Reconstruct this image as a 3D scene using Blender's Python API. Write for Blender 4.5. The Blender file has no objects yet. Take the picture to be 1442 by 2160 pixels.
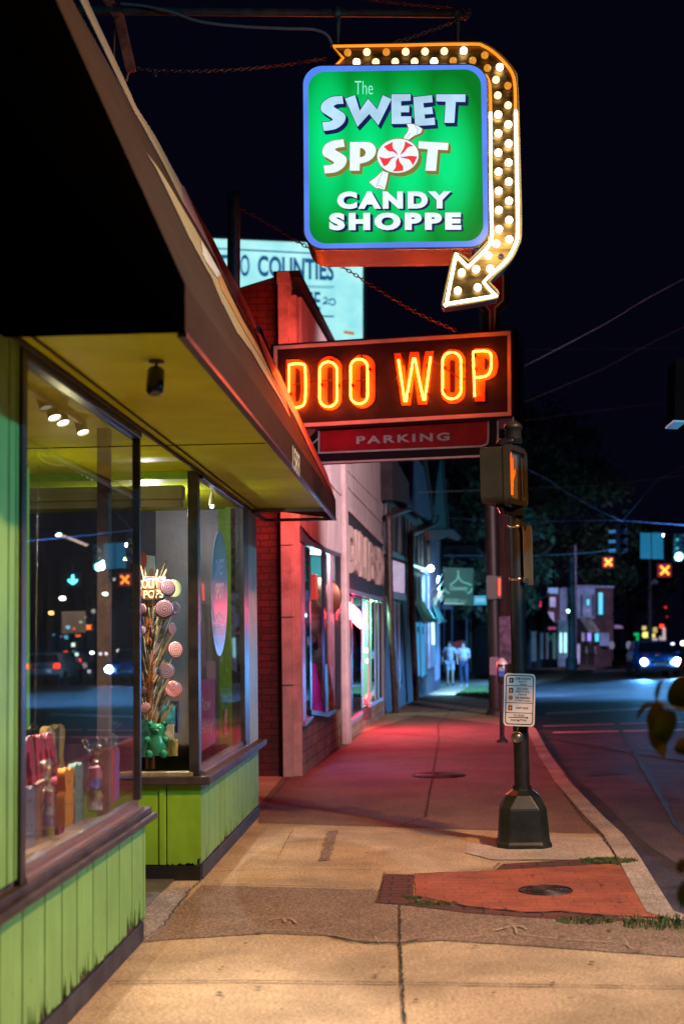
import bpy, bmesh, math, random
import numpy as np
from mathutils import Vector, Matrix
random.seed(7)
S = bpy.context.scene
COL = S.collection
# ------------------------------------------------------------------ camera
F_, W_, H_ = 3000., 1442., 2160.
VPX, VPY, ROLL, EYE = 890., 1340., .015, 1.53
def _cam():
    dx, dy = VPX - W_/2, VPY - H_/2
    c, s = math.cos(ROLL), math.sin(ROLL)
    ux, uy = dx*c - dy*s, dx*s + dy*c
    d = np.array([ux, -uy, -F_]); d /= np.linalg.norm(d)
    z = np.array([0, F_, -uy]); z /= np.linalg.norm(z)
    x = np.cross(d, z)
    M = np.stack([x, d, z], 1)
    return (np.array([[c, -s, 0], [s, c, 0], [0, 0, 1]]) @ M).T
RC = _cam()
CP = np.array([0, 0, EYE])
cam = bpy.data.cameras.new('camera'); cam_o = bpy.data.objects.new('camera', cam); COL.objects.link(cam_o)
m4 = Matrix([list(RC[0])+[0], list(RC[1])+[0], list(RC[2])+[EYE], [0, 0, 0, 1]])
cam_o.matrix_world = m4
cam.sensor_fit = 'VERTICAL'; cam.sensor_height = 36; cam.lens = 50
cam.clip_start = .05; cam.clip_end = 1500
cam.dof.use_dof = True; cam.dof.focus_distance = 10.2; cam.dof.aperture_fstop = 2.0; cam.dof.aperture_blades = 9
S.camera = cam_o
S.view_settings.view_transform = 'Standard'; S.view_settings.look = 'None'
S.view_settings.exposure = 0; S.view_settings.gamma = 1
S.cycles.use_denoising = True
S.cycles.max_bounces = 8; S.cycles.transparent_max_bounces = 24; S.cycles.diffuse_bounces = 3
S.cycles.sample_clamp_indirect = 4; S.cycles.caustics_reflective = False; S.cycles.caustics_refractive = False
# ------------------------------------------------------------------ night sky
w = bpy.data.worlds.new('World'); S.world = w; w.use_nodes = True
nt = w.node_tree; bg = nt.nodes['Background']
sky = nt.nodes.new('ShaderNodeTexSky'); sky.sky_type = 'NISHITA'; sky.sun_disc = False
sky.sun_elevation = math.radians(-7); sky.sun_rotation = math.radians(160)
mx = nt.nodes.new('ShaderNodeMix'); mx.data_type = 'RGBA'; mx.blend_type = 'ADD'; mx.inputs[0].default_value = 1
mx.inputs[7].default_value = (.013, .012, .048, 1)
nt.links.new(sky.outputs[0], mx.inputs[6]); nt.links.new(mx.outputs[2], bg.inputs[0])
bg.inputs[1].default_value = .1
# ------------------------------------------------------------------ street lamps and signals that light the place from beyond the frame
def lamp(name, loc, power, col, kind='POINT', size=.15, aim=None, angle=60, blend=.5):
    l = bpy.data.lights.new(name, kind); l.energy = power; l.color = col
    l.shadow_soft_size = size
    o = bpy.data.objects.new(name, l); COL.objects.link(o); o.location = loc
    if aim is not None:
        o.rotation_euler = (Vector(aim)-Vector(loc)).to_track_quat('-Z', 'Y').to_euler()
    if kind == 'SPOT':
        l.spot_size = math.radians(angle); l.spot_blend = blend
    return o
lamp('street_lamp_light', (4.6, 4.9, 8.0), 4700, (1, .49, .155), 'SPOT', .16, (.2, 6.5, 0), 92, .8)
lamp('traffic_signal_light', (4.5, 5.3, 4.8), 1300, (.12, .62, 1), 'SPOT', .10, (-1.45, 8.5, 1.4), 84, .6)
# ------------------------------------------------------------------ helpers
def ray(x, y):
    return RC @ np.array([x - W_/2, -(y - H_/2), -F_])
def P(x, y, X=None, Y=None, Z=None, plane=None):
    d = ray(x, y)
    if plane is not None:
        n, p0 = plane; t = np.dot(np.array(n), np.array(p0)-CP)/np.dot(np.array(n), d)
    elif X is not None: t = (X-CP[0])/d[0]
    elif Y is not None: t = (Y-CP[1])/d[1]
    else: t = (Z-CP[2])/d[2]
    return tuple(float(v) for v in CP + t*d)
def gz(Y): return -.008*max(0., Y-16)
def G(x, y, dz=0):                      # pixel -> point on the pavement
    Y = 10.
    for _ in range(60):
        p = P(x, y, Z=gz(Y)+dz); Y = .5*Y+.5*min(p[1], 400) if p[1] > 0 else Y+5
    return p
def link_mesh(name, me, mat=None, parent=None, smooth=False):
    o = bpy.data.objects.new(name, me); COL.objects.link(o)
    if mat is not None:
        for m in (mat if isinstance(mat, (list, tuple)) else [mat]): me.materials.append(m)
    if smooth:
        for p in me.polygons: p.use_smooth = True
    if parent is not None:
        o.parent = parent; o.matrix_parent_inverse = Matrix.Translation(parent.location).inverted()
    return o
class MB:
    """collects geometry in world coordinates and links it as one mesh"""
    def __init__(s): s.v = []; s.f = []; s.sm = []; s.mi = []
    def add(s, vs, fs, smooth=False, mi=0):
        n = len(s.v); s.v += [tuple(v) for v in vs]
        for f in fs: s.f.append([n+i for i in f]); s.sm.append(smooth); s.mi.append(mi)
        return s
    def box(s, a, b, mi=0):
        x0, y0, z0 = [min(a[i], b[i]) for i in range(3)]; x1, y1, z1 = [max(a[i], b[i]) for i in range(3)]
        vs = [(x0,y0,z0),(x1,y0,z0),(x1,y1,z0),(x0,y1,z0),(x0,y0,z1),(x1,y0,z1),(x1,y1,z1),(x0,y1,z1)]
        return s.add(vs, [(0,3,2,1),(4,5,6,7),(0,1,5,4),(1,2,6,5),(2,3,7,6),(3,0,4,7)], mi=mi)
    def obox(s, c, ux, uy, uz, mi=0):       # oriented box, half vectors
        c, ux, uy, uz = map(np.array, (c, ux, uy, uz)); vs = []
        for k in (-1, 1):
            for i, j in ((-1,-1),(1,-1),(1,1),(-1,1)): vs.append(tuple(c+i*ux+j*uy+k*uz))
        return s.add(vs, [(0,3,2,1),(4,5,6,7),(0,1,5,4),(1,2,6,5),(2,3,7,6),(3,0,4,7)], mi=mi)
    def quad(s, a, b, c, d, mi=0): return s.add([a, b, c, d], [(0,1,2,3)], mi=mi)
    def poly(s, pts, mi=0): return s.add(pts, [tuple(range(len(pts)))], mi=mi)
    def tube(s, pts, r, n=8, cap=True, mi=0, closed=False):
        pts = [np.array(p, float) for p in pts]; m = len(pts)
        rs = r if isinstance(r, (list, tuple)) else [r]*m
        ring = []; up = None
        for i, p in enumerate(pts):
            a = pts[(i-1) % m] if (i > 0 or closed) else p; b = pts[(i+1) % m] if (i < m-1 or closed) else p
            t = b-a; t = t/(np.linalg.norm(t)+1e-12)
            if up is None: up = np.array([0,0,1.]) if abs(t[2]) < .9 else np.array([1.,0,0])
            u = np.cross(t, up); u /= (np.linalg.norm(u)+1e-12); v = np.cross(u, t); up = v
            ring.append([p + rs[i]*(math.cos(2*math.pi*k/n)*u + math.sin(2*math.pi*k/n)*v) for k in range(n)])
        vs = [tuple(q) for rr in ring for q in rr]; fs = []
        for i in range(m if closed else m-1):
            for k in range(n):
                j = (i+1) % m
                fs.append((i*n+k, i*n+(k+1) % n, j*n+(k+1) % n, j*n+k))
        s.add(vs, fs, True, mi)
        if cap and not closed:
            s.add([tuple(q) for q in ring[0]], [tuple(range(n))], mi=mi); s.add([tuple(q) for q in ring[-1]], [tuple(range(n))[::-1]], mi=mi)
        return s
    def lathe(s, c, prof, n=20, axis=(0,0,1), mi=0):
        ax = np.array(axis, float); ax /= np.linalg.norm(ax)
        t = np.array([1.,0,0]) if abs(ax[0]) < .9 else np.array([0,1.,0])
        u = np.cross(ax, t); u /= np.linalg.norm(u); v = np.cross(ax, u); c = np.array(c, float)
        vs = []; fs = []
        for (r, h) in prof:
            for k in range(n):
                a = 2*math.pi*k/n; vs.append(tuple(c+ax*h+r*(math.cos(a)*u+math.sin(a)*v)))
        for i in range(len(prof)-1):
            for k in range(n): fs.append((i*n+k, i*n+(k+1) % n, (i+1)*n+(k+1) % n, (i+1)*n+k))
        return s.add(vs, fs, True, mi)
    def ball(s, c, r, n=10, m=7, sc=(1,1,1), mi=0):
        vs = []; fs = []
        for i in range(m+1):
            th = math.pi*i/m
            for k in range(n):
                a = 2*math.pi*k/n
                vs.append((c[0]+r*sc[0]*math.sin(th)*math.cos(a), c[1]+r*sc[1]*math.sin(th)*math.sin(a), c[2]+r*sc[2]*math.cos(th)))
        for i in range(m):
            for k in range(n): fs.append((i*n+k, (i+1)*n+k, (i+1)*n+(k+1) % n, i*n+(k+1) % n))
        return s.add(vs, fs, True, mi)
    def build(s, name, mat, parent=None, bevel=0):
        me = bpy.data.meshes.new(name); me.from_pydata(s.v, [], s.f)
        for p, q, mi in zip(me.polygons, s.sm, s.mi): p.use_smooth = q; p.material_index = mi
        bm = bmesh.new(); bm.from_mesh(me)
        if bevel:
            bmesh.ops.remove_doubles(bm, verts=bm.verts, dist=1e-5)
            es = [e for e in bm.edges if len(e.link_faces) == 2 and e.calc_face_angle(0) > .6]
            bmesh.ops.bevel(bm, geom=es, offset=bevel, segments=2, affect='EDGES', profile=.5)
        bmesh.ops.recalc_face_normals(bm, faces=bm.faces)
        bm.to_mesh(me); bm.free()
        return link_mesh(name, me, mat, parent)
def thing(name, label, cat, loc=(0,0,0), group=None):
    o = bpy.data.objects.new(name, None); COL.objects.link(o); o.location = loc; o.empty_display_size = .2
    o['label'] = label; o['category'] = cat
    if group: o['group'] = group
    return o
def tag(o, label, cat, group=None):
    o['label'] = label; o['category'] = cat
    if group: o['group'] = group
    return o
def struct(o): o['kind'] = 'structure'; return o
def stuff(o): o['kind'] = 'stuff'; return o
def dup(root, off, label=None, group=None):
    r = root.copy(); COL.objects.link(r); r.location = Vector(root.location)+Vector(off)
    if label: r['label'] = label
    if group: r['group'] = group
    def rec(src, dst):
        for ch in list(src.children):
            c = ch.copy(); COL.objects.link(c); c.parent = dst; rec(ch, c)
    rec(root, r)
    return r
# smooth outlines: points (x, y) are corners, (x, y, 1) are smooth
def sm(pts, closed=True, k=6):
    n = len(pts); out = []
    def tan(i):
        if len(pts[i]) < 3 or not pts[i][2]: return (0, 0)
        if not closed and i in (0, n-1): return (0, 0)
        a, b = pts[(i-1) % n], pts[(i+1) % n]
        return ((b[0]-a[0])/2, (b[1]-a[1])/2)
    for i in range(n if closed else n-1):
        p, q = pts[i], pts[(i+1) % n]; a, b = tan(i), tan((i+1) % n)
        if a == (0, 0) and b == (0, 0): out.append((p[0], p[1])); continue
        for j in range(k):
            t = j/k; h1 = 2*t**3-3*t*t+1; h2 = -2*t**3+3*t*t; h3 = t**3-2*t*t+t; h4 = t**3-t*t
            out.append((h1*p[0]+h2*q[0]+h3*a[0]+h4*b[0], h1*p[1]+h2*q[1]+h3*a[1]+h4*b[1]))
    if not closed: out.append((pts[-1][0], pts[-1][1]))
    return out
def rrect(x0, y0, x1, y1, r, k=6):
    o = []
    for cx, cy, a0 in ((x1-r, y0+r, -90), (x1-r, y1-r, 0), (x0+r, y1-r, 90), (x0+r, y0+r, 180)):
        for j in range(k+1):
            a = math.radians(a0+90*j/k); o.append((cx+r*math.cos(a), cy+r*math.sin(a)))
    return o
def fill(outlines):
    """triangulate 2D outlines (even-odd holes) -> verts2d, faces"""
    cu = bpy.data.curves.new('t', 'CURVE'); cu.dimensions = '2D'; cu.fill_mode = 'BOTH'
    for ol in outlines:
        sp = cu.splines.new('POLY'); sp.points.add(len(ol)-1)
        for p, q in zip(sp.points, ol): p.co = (q[0], q[1], 0, 1)
        sp.use_cyclic_u = True
    o = bpy.data.objects.new('t', cu); COL.objects.link(o)
    me = bpy.data.meshes.new_from_object(o.evaluated_get(bpy.context.evaluated_depsgraph_get()))
    vs = [tuple(v.co) for v in me.vertices]; fs = [tuple(p.vertices) for p in me.polygons]
    bpy.data.objects.remove(o); bpy.data.curves.remove(cu); bpy.data.meshes.remove(me)
    return vs, fs
def extrude2d(mb, outlines, fmap, nrm, th, mi=0):
    """outlines in some 2D space; fmap(x, y) -> world point of the front; th thickness along -nrm"""
    vs, fs = fill(outlines); n = np.array(nrm, float); n /= np.linalg.norm(n)
    fr = [np.array(fmap(v[0], v[1])) for v in vs]
    mb.add([tuple(p) for p in fr], fs, mi=mi)
    if th:
        mb.add([tuple(p-n*th) for p in fr], [f[::-1] for f in fs], mi=mi)
        for ol in outlines:
            a = [np.array(fmap(q[0], q[1])) for q in ol]; m = len(a)
            mb.add([tuple(p) for p in a]+[tuple(p-n*th) for p in a], [(i, (i+1) % m, m+(i+1) % m, m+i) for i in range(m)], mi=mi)
    return mb
FONTCACHE = {}
def text2d(s, bold=0., spacing=1.):
    """built-in font, returns verts, faces, bounds in 2D"""
    key = (s, bold, spacing)
    if key in FONTCACHE: return FONTCACHE[key]
    cu = bpy.data.curves.new('t', 'FONT'); cu.body = s; cu.offset = bold; cu.space_character = spacing; cu.resolution_u = 4
    o = bpy.data.objects.new('t', cu); COL.objects.link(o)
    me = bpy.data.meshes.new_from_object(o.evaluated_get(bpy.context.evaluated_depsgraph_get()))
    vs = [(v.co.x, v.co.y) for v in me.vertices]; fs = [tuple(p.vertices) for p in me.polygons]
    bpy.data.objects.remove(o); bpy.data.curves.remove(cu); bpy.data.meshes.remove(me)
    xs = [v[0] for v in vs]; ys = [v[1] for v in vs]
    FONTCACHE[key] = (vs, fs, (min(xs), min(ys), max(xs), max(ys)))
    return FONTCACHE[key]
def text_quad(mb, s, c00, c10, c01, bold=0., spacing=1., lift=(0,0,0), shear=0, mi=0):
    """fit the text box onto origin c00, x-edge to c10, y-edge to c01 (3D points)"""
    vs, fs, (x0, y0, x1, y1) = text2d(s, bold, spacing)
    a, b, c, l = map(np.array, (c00, c10, c01, lift))
    pts = [tuple(a+(b-a)*((v[0]-x0)/(x1-x0)+shear*(v[1]-y0)/(y1-y0))+(c-a)*((v[1]-y0)/(y1-y0))+l) for v in vs]
    return mb.add(pts, fs, mi=mi)
def text_px(mb, s, x0, y0, x1, y1, X=None, Y=None, plane=None, lift=(0,0,0), bold=0, spacing=1., dy=0, mi=0):
    """text filling the pixel box x0..x1, y0 (top)..y1 (bottom) on the given plane; dy = rise of the baseline in px over the box"""
    q = lambda x, y: P(x, y, X=X, Y=Y, plane=plane)
    return text_quad(mb, s, q(x0, y1), q(x1, y1-dy), q(x0, y0), bold, spacing, lift, mi=mi)
# ------------------------------------------------------------------ materials
def lk(t, a, b): t.links.new(a, b)
def newmat(name):
    m = bpy.data.materials.new(name); m.use_nodes = True; t = m.node_tree
    return m, t, t.nodes['Principled BSDF']
def coords(t, scale=(1,1,1), gen='Object'):
    tc = t.nodes.new('ShaderNodeTexCoord'); mp = t.nodes.new('ShaderNodeMapping'); mp.inputs['Scale'].default_value = scale
    lk(t, tc.outputs[gen], mp.inputs[0]); return mp.outputs[0]
def noise(t, vec, scale, detail=4, rough=.55, dist=0):
    n = t.nodes.new('ShaderNodeTexNoise'); n.inputs['Scale'].default_value = scale; n.inputs['Detail'].default_value = detail
    n.inputs['Roughness'].default_value = rough; n.inputs['Distortion'].default_value = dist
    lk(t, vec, n.inputs['Vector']); return n.outputs['Fac']
def ramp(t, fac, stops, interp='LINEAR'):
    r = t.nodes.new('ShaderNodeValToRGB'); e = r.color_ramp.elements; r.color_ramp.interpolation = interp
    while len(e) < len(stops): e.new(.5)
    for el, (p, c) in zip(e, stops):
        el.position = p; el.color = tuple(c)+(1,) if len(c) == 3 else c
    lk(t, fac, r.inputs[0]); return r.outputs[0]
def mixc(t, fac, a, b, mode='MIX'):
    m = t.nodes.new('ShaderNodeMix'); m.data_type = 'RGBA'; m.blend_type = mode
    for i, v in ((0, fac), (6, a), (7, b)):
        if hasattr(v, 'links'): lk(t, v, m.inputs[i])
        else: m.inputs[i].default_value = v if i == 0 else (tuple(v)+(1,) if len(v) == 3 else v)
    return m.outputs[2]
def bump(t, b, h, strength=.3, dist=.01):
    n = t.nodes.new('ShaderNodeBump'); n.inputs['Strength'].default_value = strength; n.inputs['Distance'].default_value = dist
    lk(t, h, n.inputs['Height']); lk(t, n.outputs[0], b.inputs['Normal']); return n
def sc3(c, k): return tuple(max(0, min(1, v*k)) for v in c)
MC = {}
def pm(name, c, rough=.6, var=.15, scale=6, metal=0, bmp=.15, stretch=(1,1,1), spec=.5, dirt=0, dirtc=(.03,.025,.02), coat=0):
    if name in MC: return MC[name]
    m, t, b = newmat(name); v = coords(t, stretch)
    n = noise(t, v, scale, 6)
    colr = ramp(t, n, [(.4, sc3(c, 1-var)), (.6, sc3(c, 1+var))])
    if dirt:
        n2 = noise(t, v, scale*.45, 8, .7)
        f = ramp(t, n2, [(.5, (0,0,0)), (.72, (dirt,)*3)])
        colr = mixc(t, f, colr, dirtc)
    lk(t, colr, b.inputs['Base Color']); b.inputs['Roughness'].default_value = rough; b.inputs['Metallic'].default_value = metal
    b.inputs['Specular IOR Level'].default_value = spec
    if coat: b.inputs['Coat Weight'].default_value = coat
    if bmp:
        n3 = noise(t, v, scale*9, 5, .6); bump(t, b, n3, bmp, .004)
    MC[name] = m; return m
def em(name, c, s, base=(.02,.02,.02), var=0, scale=4):
    if name in MC: return MC[name]
    m, t, b = newmat(name); b.inputs['Base Color'].default_value = tuple(base)+(1,)
    b.inputs['Emission Color'].default_value = tuple(c)+(1,); b.inputs['Emission Strength'].default_value = s
    if var:
        n = noise(t, coords(t), scale, 3)
        lk(t, ramp(t, n, [(.3, sc3(c, 1-var)), (.7, c)]), b.inputs['Emission Color'])
    b.inputs['Roughness'].default_value = .4
    MC[name] = m; return m
def glass(name, tint=(.92,.95,.95), refl=1.5, dirt=.0):
    if name in MC: return MC[name]
    m = bpy.data.materials.new(name); m.use_nodes = True; t = m.node_tree; t.nodes.remove(t.nodes['Principled BSDF'])
    out = t.nodes['Material Output']; tr = t.nodes.new('ShaderNodeBsdfTransparent'); tr.inputs[0].default_value = tuple(tint)+(1,)
    gl = t.nodes.new('ShaderNodeBsdfGlossy'); gl.inputs['Roughness'].default_value = .004
    fr = t.nodes.new('ShaderNodeFresnel'); fr.inputs[0].default_value = 1.5
    mu = t.nodes.new('ShaderNodeMath'); mu.operation = 'MULTIPLY'; mu.inputs[1].default_value = refl; mu.use_clamp = True
    ge = t.nodes.new('ShaderNodeNewGeometry'); io = t.nodes.new('ShaderNodeMath'); io.operation = 'MULTIPLY_ADD'; io.inputs[1].default_value = 1/1.5-1.5; io.inputs[2].default_value = 1.5
    lk(t, ge.outputs['Backfacing'], io.inputs[0]); lk(t, io.outputs[0], fr.inputs[0])
    lk(t, fr.outputs[0], mu.inputs[0]); mi = t.nodes.new('ShaderNodeMixShader')
    lk(t, mu.outputs[0], mi.inputs[0]); lk(t, tr.outputs[0], mi.inputs[1]); lk(t, gl.outputs[0], mi.inputs[2])
    last = mi.outputs[0]
    if dirt:
        df = t.nodes.new('ShaderNodeBsdfDiffuse'); df.inputs[0].default_value = (.5,.5,.5,1)
        n = noise(t, coords(t, (1, 6, .8)), 3, 6, .6); r = ramp(t, n, [(.45, (0,0,0)), (.8, (dirt,)*3)])
        m2 = t.nodes.new('ShaderNodeMixShader'); lk(t, r, m2.inputs[0]); lk(t, last, m2.inputs[1]); lk(t, df.outputs[0], m2.inputs[2]); last = m2.outputs[0]
    lk(t, last, out.inputs[0]); MC[name] = m; return m
def axis_coord(t, axes):
    """vector (a, b, 0) out of object coordinates; axes like 'YZ'"""
    tc = t.nodes.new('ShaderNodeTexCoord'); sp = t.nodes.new('ShaderNodeSeparateXYZ'); cb = t.nodes.new('ShaderNodeCombineXYZ')
    lk(t, tc.outputs['Object'], sp.inputs[0])
    for i, a in enumerate(axes): lk(t, sp.outputs['XYZ'.index(a)], cb.inputs[i])
    return cb.outputs[0]
def brickmat(name, axes, c1, c2, mortar, bw=.21, bh=.072, rough=.85, ms=.008):
    m, t, b = newmat(name); v = axis_coord(t, axes)
    # a little wobble of the joints
    br = t.nodes.new('ShaderNodeTexBrick'); br.inputs['Scale'].default_value = 1
    br.inputs['Brick Width'].default_value = bw; br.inputs['Row Height'].default_value = bh
    br.inputs['Mortar Size'].default_value = ms; br.inputs['Mortar Smooth'].default_value = .3
    br.inputs['Color1'].default_value = tuple(c1)+(1,); br.inputs['Color2'].default_value = tuple(c2)+(1,); br.inputs['Mortar'].default_value = tuple(mortar)+(1,)
    n = t.nodes.new('ShaderNodeTexNoise'); n.inputs['Scale'].default_value = 3; lk(t, v, n.inputs['Vector'])
    va = t.nodes.new('ShaderNodeVectorMath'); va.operation = 'MULTIPLY_ADD'; va.inputs[1].default_value = (.02, .012, 0)
    lk(t, n.outputs['Color'], va.inputs[0]); lk(t, v, va.inputs[2]); lk(t, va.outputs[0], br.inputs['Vector'])
    n2 = noise(t, v, 2.2, 8, .7); colr = mixc(t, ramp(t, n2, [(.42, (0,0,0)), (.7, (.6,)*3)]), br.outputs['Color'], (.03,.02,.02))
    n3 = noise(t, v, 40, 4); colr = mixc(t, .5, colr, mixc(t, 1., colr, ramp(t, n3, [(.3, (.3,)*3), (.7, (1,)*3)]), 'MULTIPLY'))
    lk(t, colr, b.inputs['Base Color']); b.inputs['Roughness'].default_value = rough
    inv = t.nodes.new('ShaderNodeMath'); inv.operation = 'MULTIPLY_ADD'; inv.inputs[1].default_value = -1; 
    lk(t, br.outputs['Fac'], inv.inputs[0]); lk(t, n3, inv.inputs[2]); bump(t, b, inv.outputs[0], .7, .006)
    return m
def concrete(name, c, var=.25, speck=.5, rough=.8, scale=1., stain=.6):
    m, t, b = newmat(name); v = coords(t)
    a = noise(t, v, 1.3*scale, 8, .65, .3); f = noise(t, v, 55*scale, 5, .7); g = noise(t, v, 260*scale, 2, .8); st = noise(t, v, 6*scale, 3, .5, .6)
    colr = ramp(t, a, [(.38, sc3(c, 1-var)), (.62, sc3(c, 1+var))])
    colr = mixc(t, speck, colr, mixc(t, 1., colr, ramp(t, f, [(.43, (.5,)*3), (.57, (1.35,)*3)]), 'MULTIPLY'))
    colr = mixc(t, speck*.9, colr, mixc(t, 1., colr, ramp(t, g, [(.44, (.25,)*3), (.56, (1.6,)*3)]), 'MULTIPLY'))
    h = noise(t, v, 120*scale, 3, .7); colr = mixc(t, speck*.8, colr, mixc(t, 1., colr, ramp(t, h, [(.44, (.4,)*3), (.57, (1.5,)*3)]), 'MULTIPLY'))
    vo = t.nodes.new('ShaderNodeTexVoronoi'); vo.inputs['Scale'].default_value = 4.2; lk(t, v, vo.inputs['Vector'])
    sp = ramp(t, vo.outputs['Distance'], [(.05, (stain,)*3), (.085, (0,0,0))])
    colr = mixc(t, sp, colr, sc3(c, .25))
    colr = mixc(t, ramp(t, st, [(.55, (0,0,0)), (.75, (.35*stain,)*3)]), colr, sc3(c, .45))
    lk(t, colr, b.inputs['Base Color']); b.inputs['Roughness'].default_value = rough
    ad = t.nodes.new('ShaderNodeMath'); ad.operation = 'ADD'; lk(t, f, ad.inputs[0]); lk(t, g, ad.inputs[1]); bump(t, b, ad.outputs[0], .5, .003)
    return m
def wood_paint(name, c, grain=(30, 30, 1.2), rough=.45, var=.12, peel=.0, peelc=(.05,.035,.03), spec=.22):
    m, t, b = newmat(name); b.inputs['Specular IOR Level'].default_value = spec; v = coords(t, grain)
    g = noise(t, v, 1.6, 6, .7); v2 = coords(t, (1,1,1)); a = noise(t, v2, 3, 5)
    colr = ramp(t, a, [(.3, sc3(c, 1-var)), (.7, sc3(c, 1+var))])
    colr = mixc(t, .35, colr, mixc(t, 1., colr, ramp(t, g, [(.35, (.6,)*3), (.6, (1.1,)*3)]), 'MULTIPLY'))
    n5 = noise(t, v2, 1.1, 8, .75, .4); colr = mixc(t, ramp(t, n5, [(.48, (0,0,0)), (.75, (.45,)*3)]), colr, sc3(c, .45))
    if peel:
        n2 = noise(t, coords(t, (6, 6, 2)), 3, 8, .75)
        colr = mixc(t, ramp(t, n2, [(.66-.1*peel, (0,0,0)), (.68-.1*peel, (1,1,1))]), colr, peelc)
    lk(t, colr, b.inputs['Base Color']); b.inputs['Roughness'].default_value = rough
    bump(t, b, g, .35, .003); return m
# ================================================================== GROUND
M_side = concrete('concrete_pavement', (.46, .33, .20), .25, .55)
M_olddim = concrete('old_dimmed_pavement', (.20, .115, .09), .2, .6)  # own slab tone, darkened and reddened for the falling light
M_aggr = concrete('exposed_aggregate', (.25, .17, .115), .2, .9, stain=.4)
M_lightc = concrete('pale_concrete', (.46, .37, .29), .2, .45)
M_curb = concrete('kerb_concrete', (.38, .31, .25), .3, .6)
M_crack = pm('joint_dirt', (.035, .025, .02), .95, .4, 30, bmp=0)
M_redpaint = brickmat('red_painted_brick', 'XY', (.46, .115, .06), (.43, .105, .055), (.36, .09, .05), .21, .105, ms=.006)
M_asph = concrete('asphalt', (.055, .048, .053), .6, .98, rough=.66, stain=.4, scale=.8)
def strip_mesh(name, lines, mat, zoff):
    """lines: list over Y of (Y, [(x, dz)...])"""
    mb = MB(); vs = []; n = len(lines[0][1])
    for Y, row in lines:
        for x, dz in row: vs.append((x, Y, gz(Y)+zoff+dz))
    fs = [(i*n+k, i*n+k+1, (i+1)*n+k+1, (i+1)*n+k) for i in range(len(lines)-1) for k in range(n-1)]
    mb.add(vs, fs); return mb.build(name, mat)
YS = [-40, -10, 0, 4, 8, 12, 16, 24, 36, 50, 80, 130, 220, 450]
# far ground, road, then pavement
struct(strip_mesh('ground', [(Y, [(-400, 0), (-60, 0), (60, 0), (400, 0)]) for Y in YS], pm('dark_earth', (.03, .035, .02), .95, .4, 1), -.30))
kerb_px = [(1434, 1936), (1378, 1849), (1347, 1799), (1318, 1761), (1287, 1735), (1203, 1649), (1160, 1590), (1128, 1533)]
KE = []
for (x, y) in kerb_px: p = G(x, y); KE.append((p[0], p[1]))
def kerb_x(Y):
    if Y <= KE[0][1]: return KE[0][0]+min(1.6, (KE[0][1]-Y)*1.3)
    for a, b in zip(KE, KE[1:]):
        if a[1] <= Y <= b[1]: return a[0]+(b[0]-a[0])*(Y-a[1])/(b[1]-a[1])
    return KE[-1][0]+max(0, Y-KE[-1][1])*.018
YR = [-40, 0, 2, 3, 4, 5, 5.5, 6, 6.5, 7, 7.5, 7.8, 8, 9, 10, 11, 12, 13, 14, 15, 16, 18, 20, 24, 28, 34, 42, 50]
road = strip_mesh('road', [(Y, [(kerb_x(Y)-.1 if Y <= 50 else -30, 0), (30, 0)]) for Y in YR+[50.5, 70, 100, 150, 260]], M_asph, -.13); struct(road)
# the pavement outside the shop
struct(strip_mesh('pavement', [(Y, [(-6, 0), (-1.0, 0), (.3, 0), (kerb_x(Y)-.17, 0)]) for Y in YR], M_side, 0))
struct(strip_mesh('kerb', [(Y, [(kerb_x(Y)-.17, .012), (kerb_x(Y)-.02, .012), (kerb_x(Y), -.02), (kerb_x(Y)+.01, -.16)]) for Y in YR], M_curb, 0))
def sheet_px(name, pts, mat, dz, jag=0.):
    mb = MB(); out = []
    for i in range(len(pts)):
        a, b = pts[i], pts[(i+1) % len(pts)]
        A, B = G(*a), G(*b); n = max(1, int(math.dist(A, B)/.05)) if jag else 1
        for k in range(n):
            t = k/n; j = jag if k else 0
            out.append((A[0]+(B[0]-A[0])*t+random.uniform(-j, j), A[1]+(B[1]-A[1])*t+random.uniform(-j, j)))
    extrude2d(mb, [out], lambda x, y: (x, y, gz(y)+dz), (0, 0, 1), 0)
    return struct(mb.build(name, mat))
# older slabs beyond the ramp, dimmer and redder light mixed into their colour, exposed-aggregate strip, patches
sheet_px('pavement_slab', [(545, 1737), (830, 1745), (1290, 1760), (1268, 1735), (1142, 1570), (1110, 1535), (880, 1508), (650, 1580), (545, 1700)], M_olddim, .003, .004)
sheet_px('aggregate_strip', [(425, 1868), (815, 1879), (870, 1890), (1100, 1915), (1442, 1945), (1460, 2022), (1140, 1998), (930, 1985), (845, 1990), (770, 1990), (690, 1975), (560, 1970), (335, 1985), (300, 1990)], M_aggr, .004, .004)
sheet_px('pole_footing', [(988, 1763), (1280, 1768), (1310, 1815), (1040, 1815), (980, 1800)], M_lightc, .006, .003)
sheet_px('aggregate_strip', [(690, 1755), (712, 1752), (695, 1815), (672, 1818)], M_aggr, .006, .012)
# painted ramp, brick edging
sheet_px('ramp', [(872, 1845), (1050, 1838), (1290, 1825), (1318, 1833), (1330, 1860), (1385, 1920), (1390, 1938), (1300, 1935), (1180, 1925), (1110, 1927), (990, 1915), (905, 1905), (876, 1893)], M_redpaint, .009, .006)
M_pbrick = brickmat('paving_brick', 'XY', (.16, .045, .035), (.11, .04, .03), (.03, .022, .018), .21, .1)
sheet_px('brick_edging', [(812, 1846), (872, 1847), (872, 1893), (885, 1905), (862, 1912), (790, 1906)], M_pbrick, .008, .004)
sheet_px('brick_edging', [(1042, 1838), (1060, 1825), (1245, 1813), (1260, 1826), (1180, 1832)], M_pbrick, .008, .004)
sheet_px('brick_edging', [(862, 1912), (885, 1903), (905, 1907), (990, 1917), (1110, 1929), (1180, 1928), (1300, 1937), (1380, 1946), (1210, 1943), (990, 1928)], M_pbrick, .007, .004)
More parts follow.
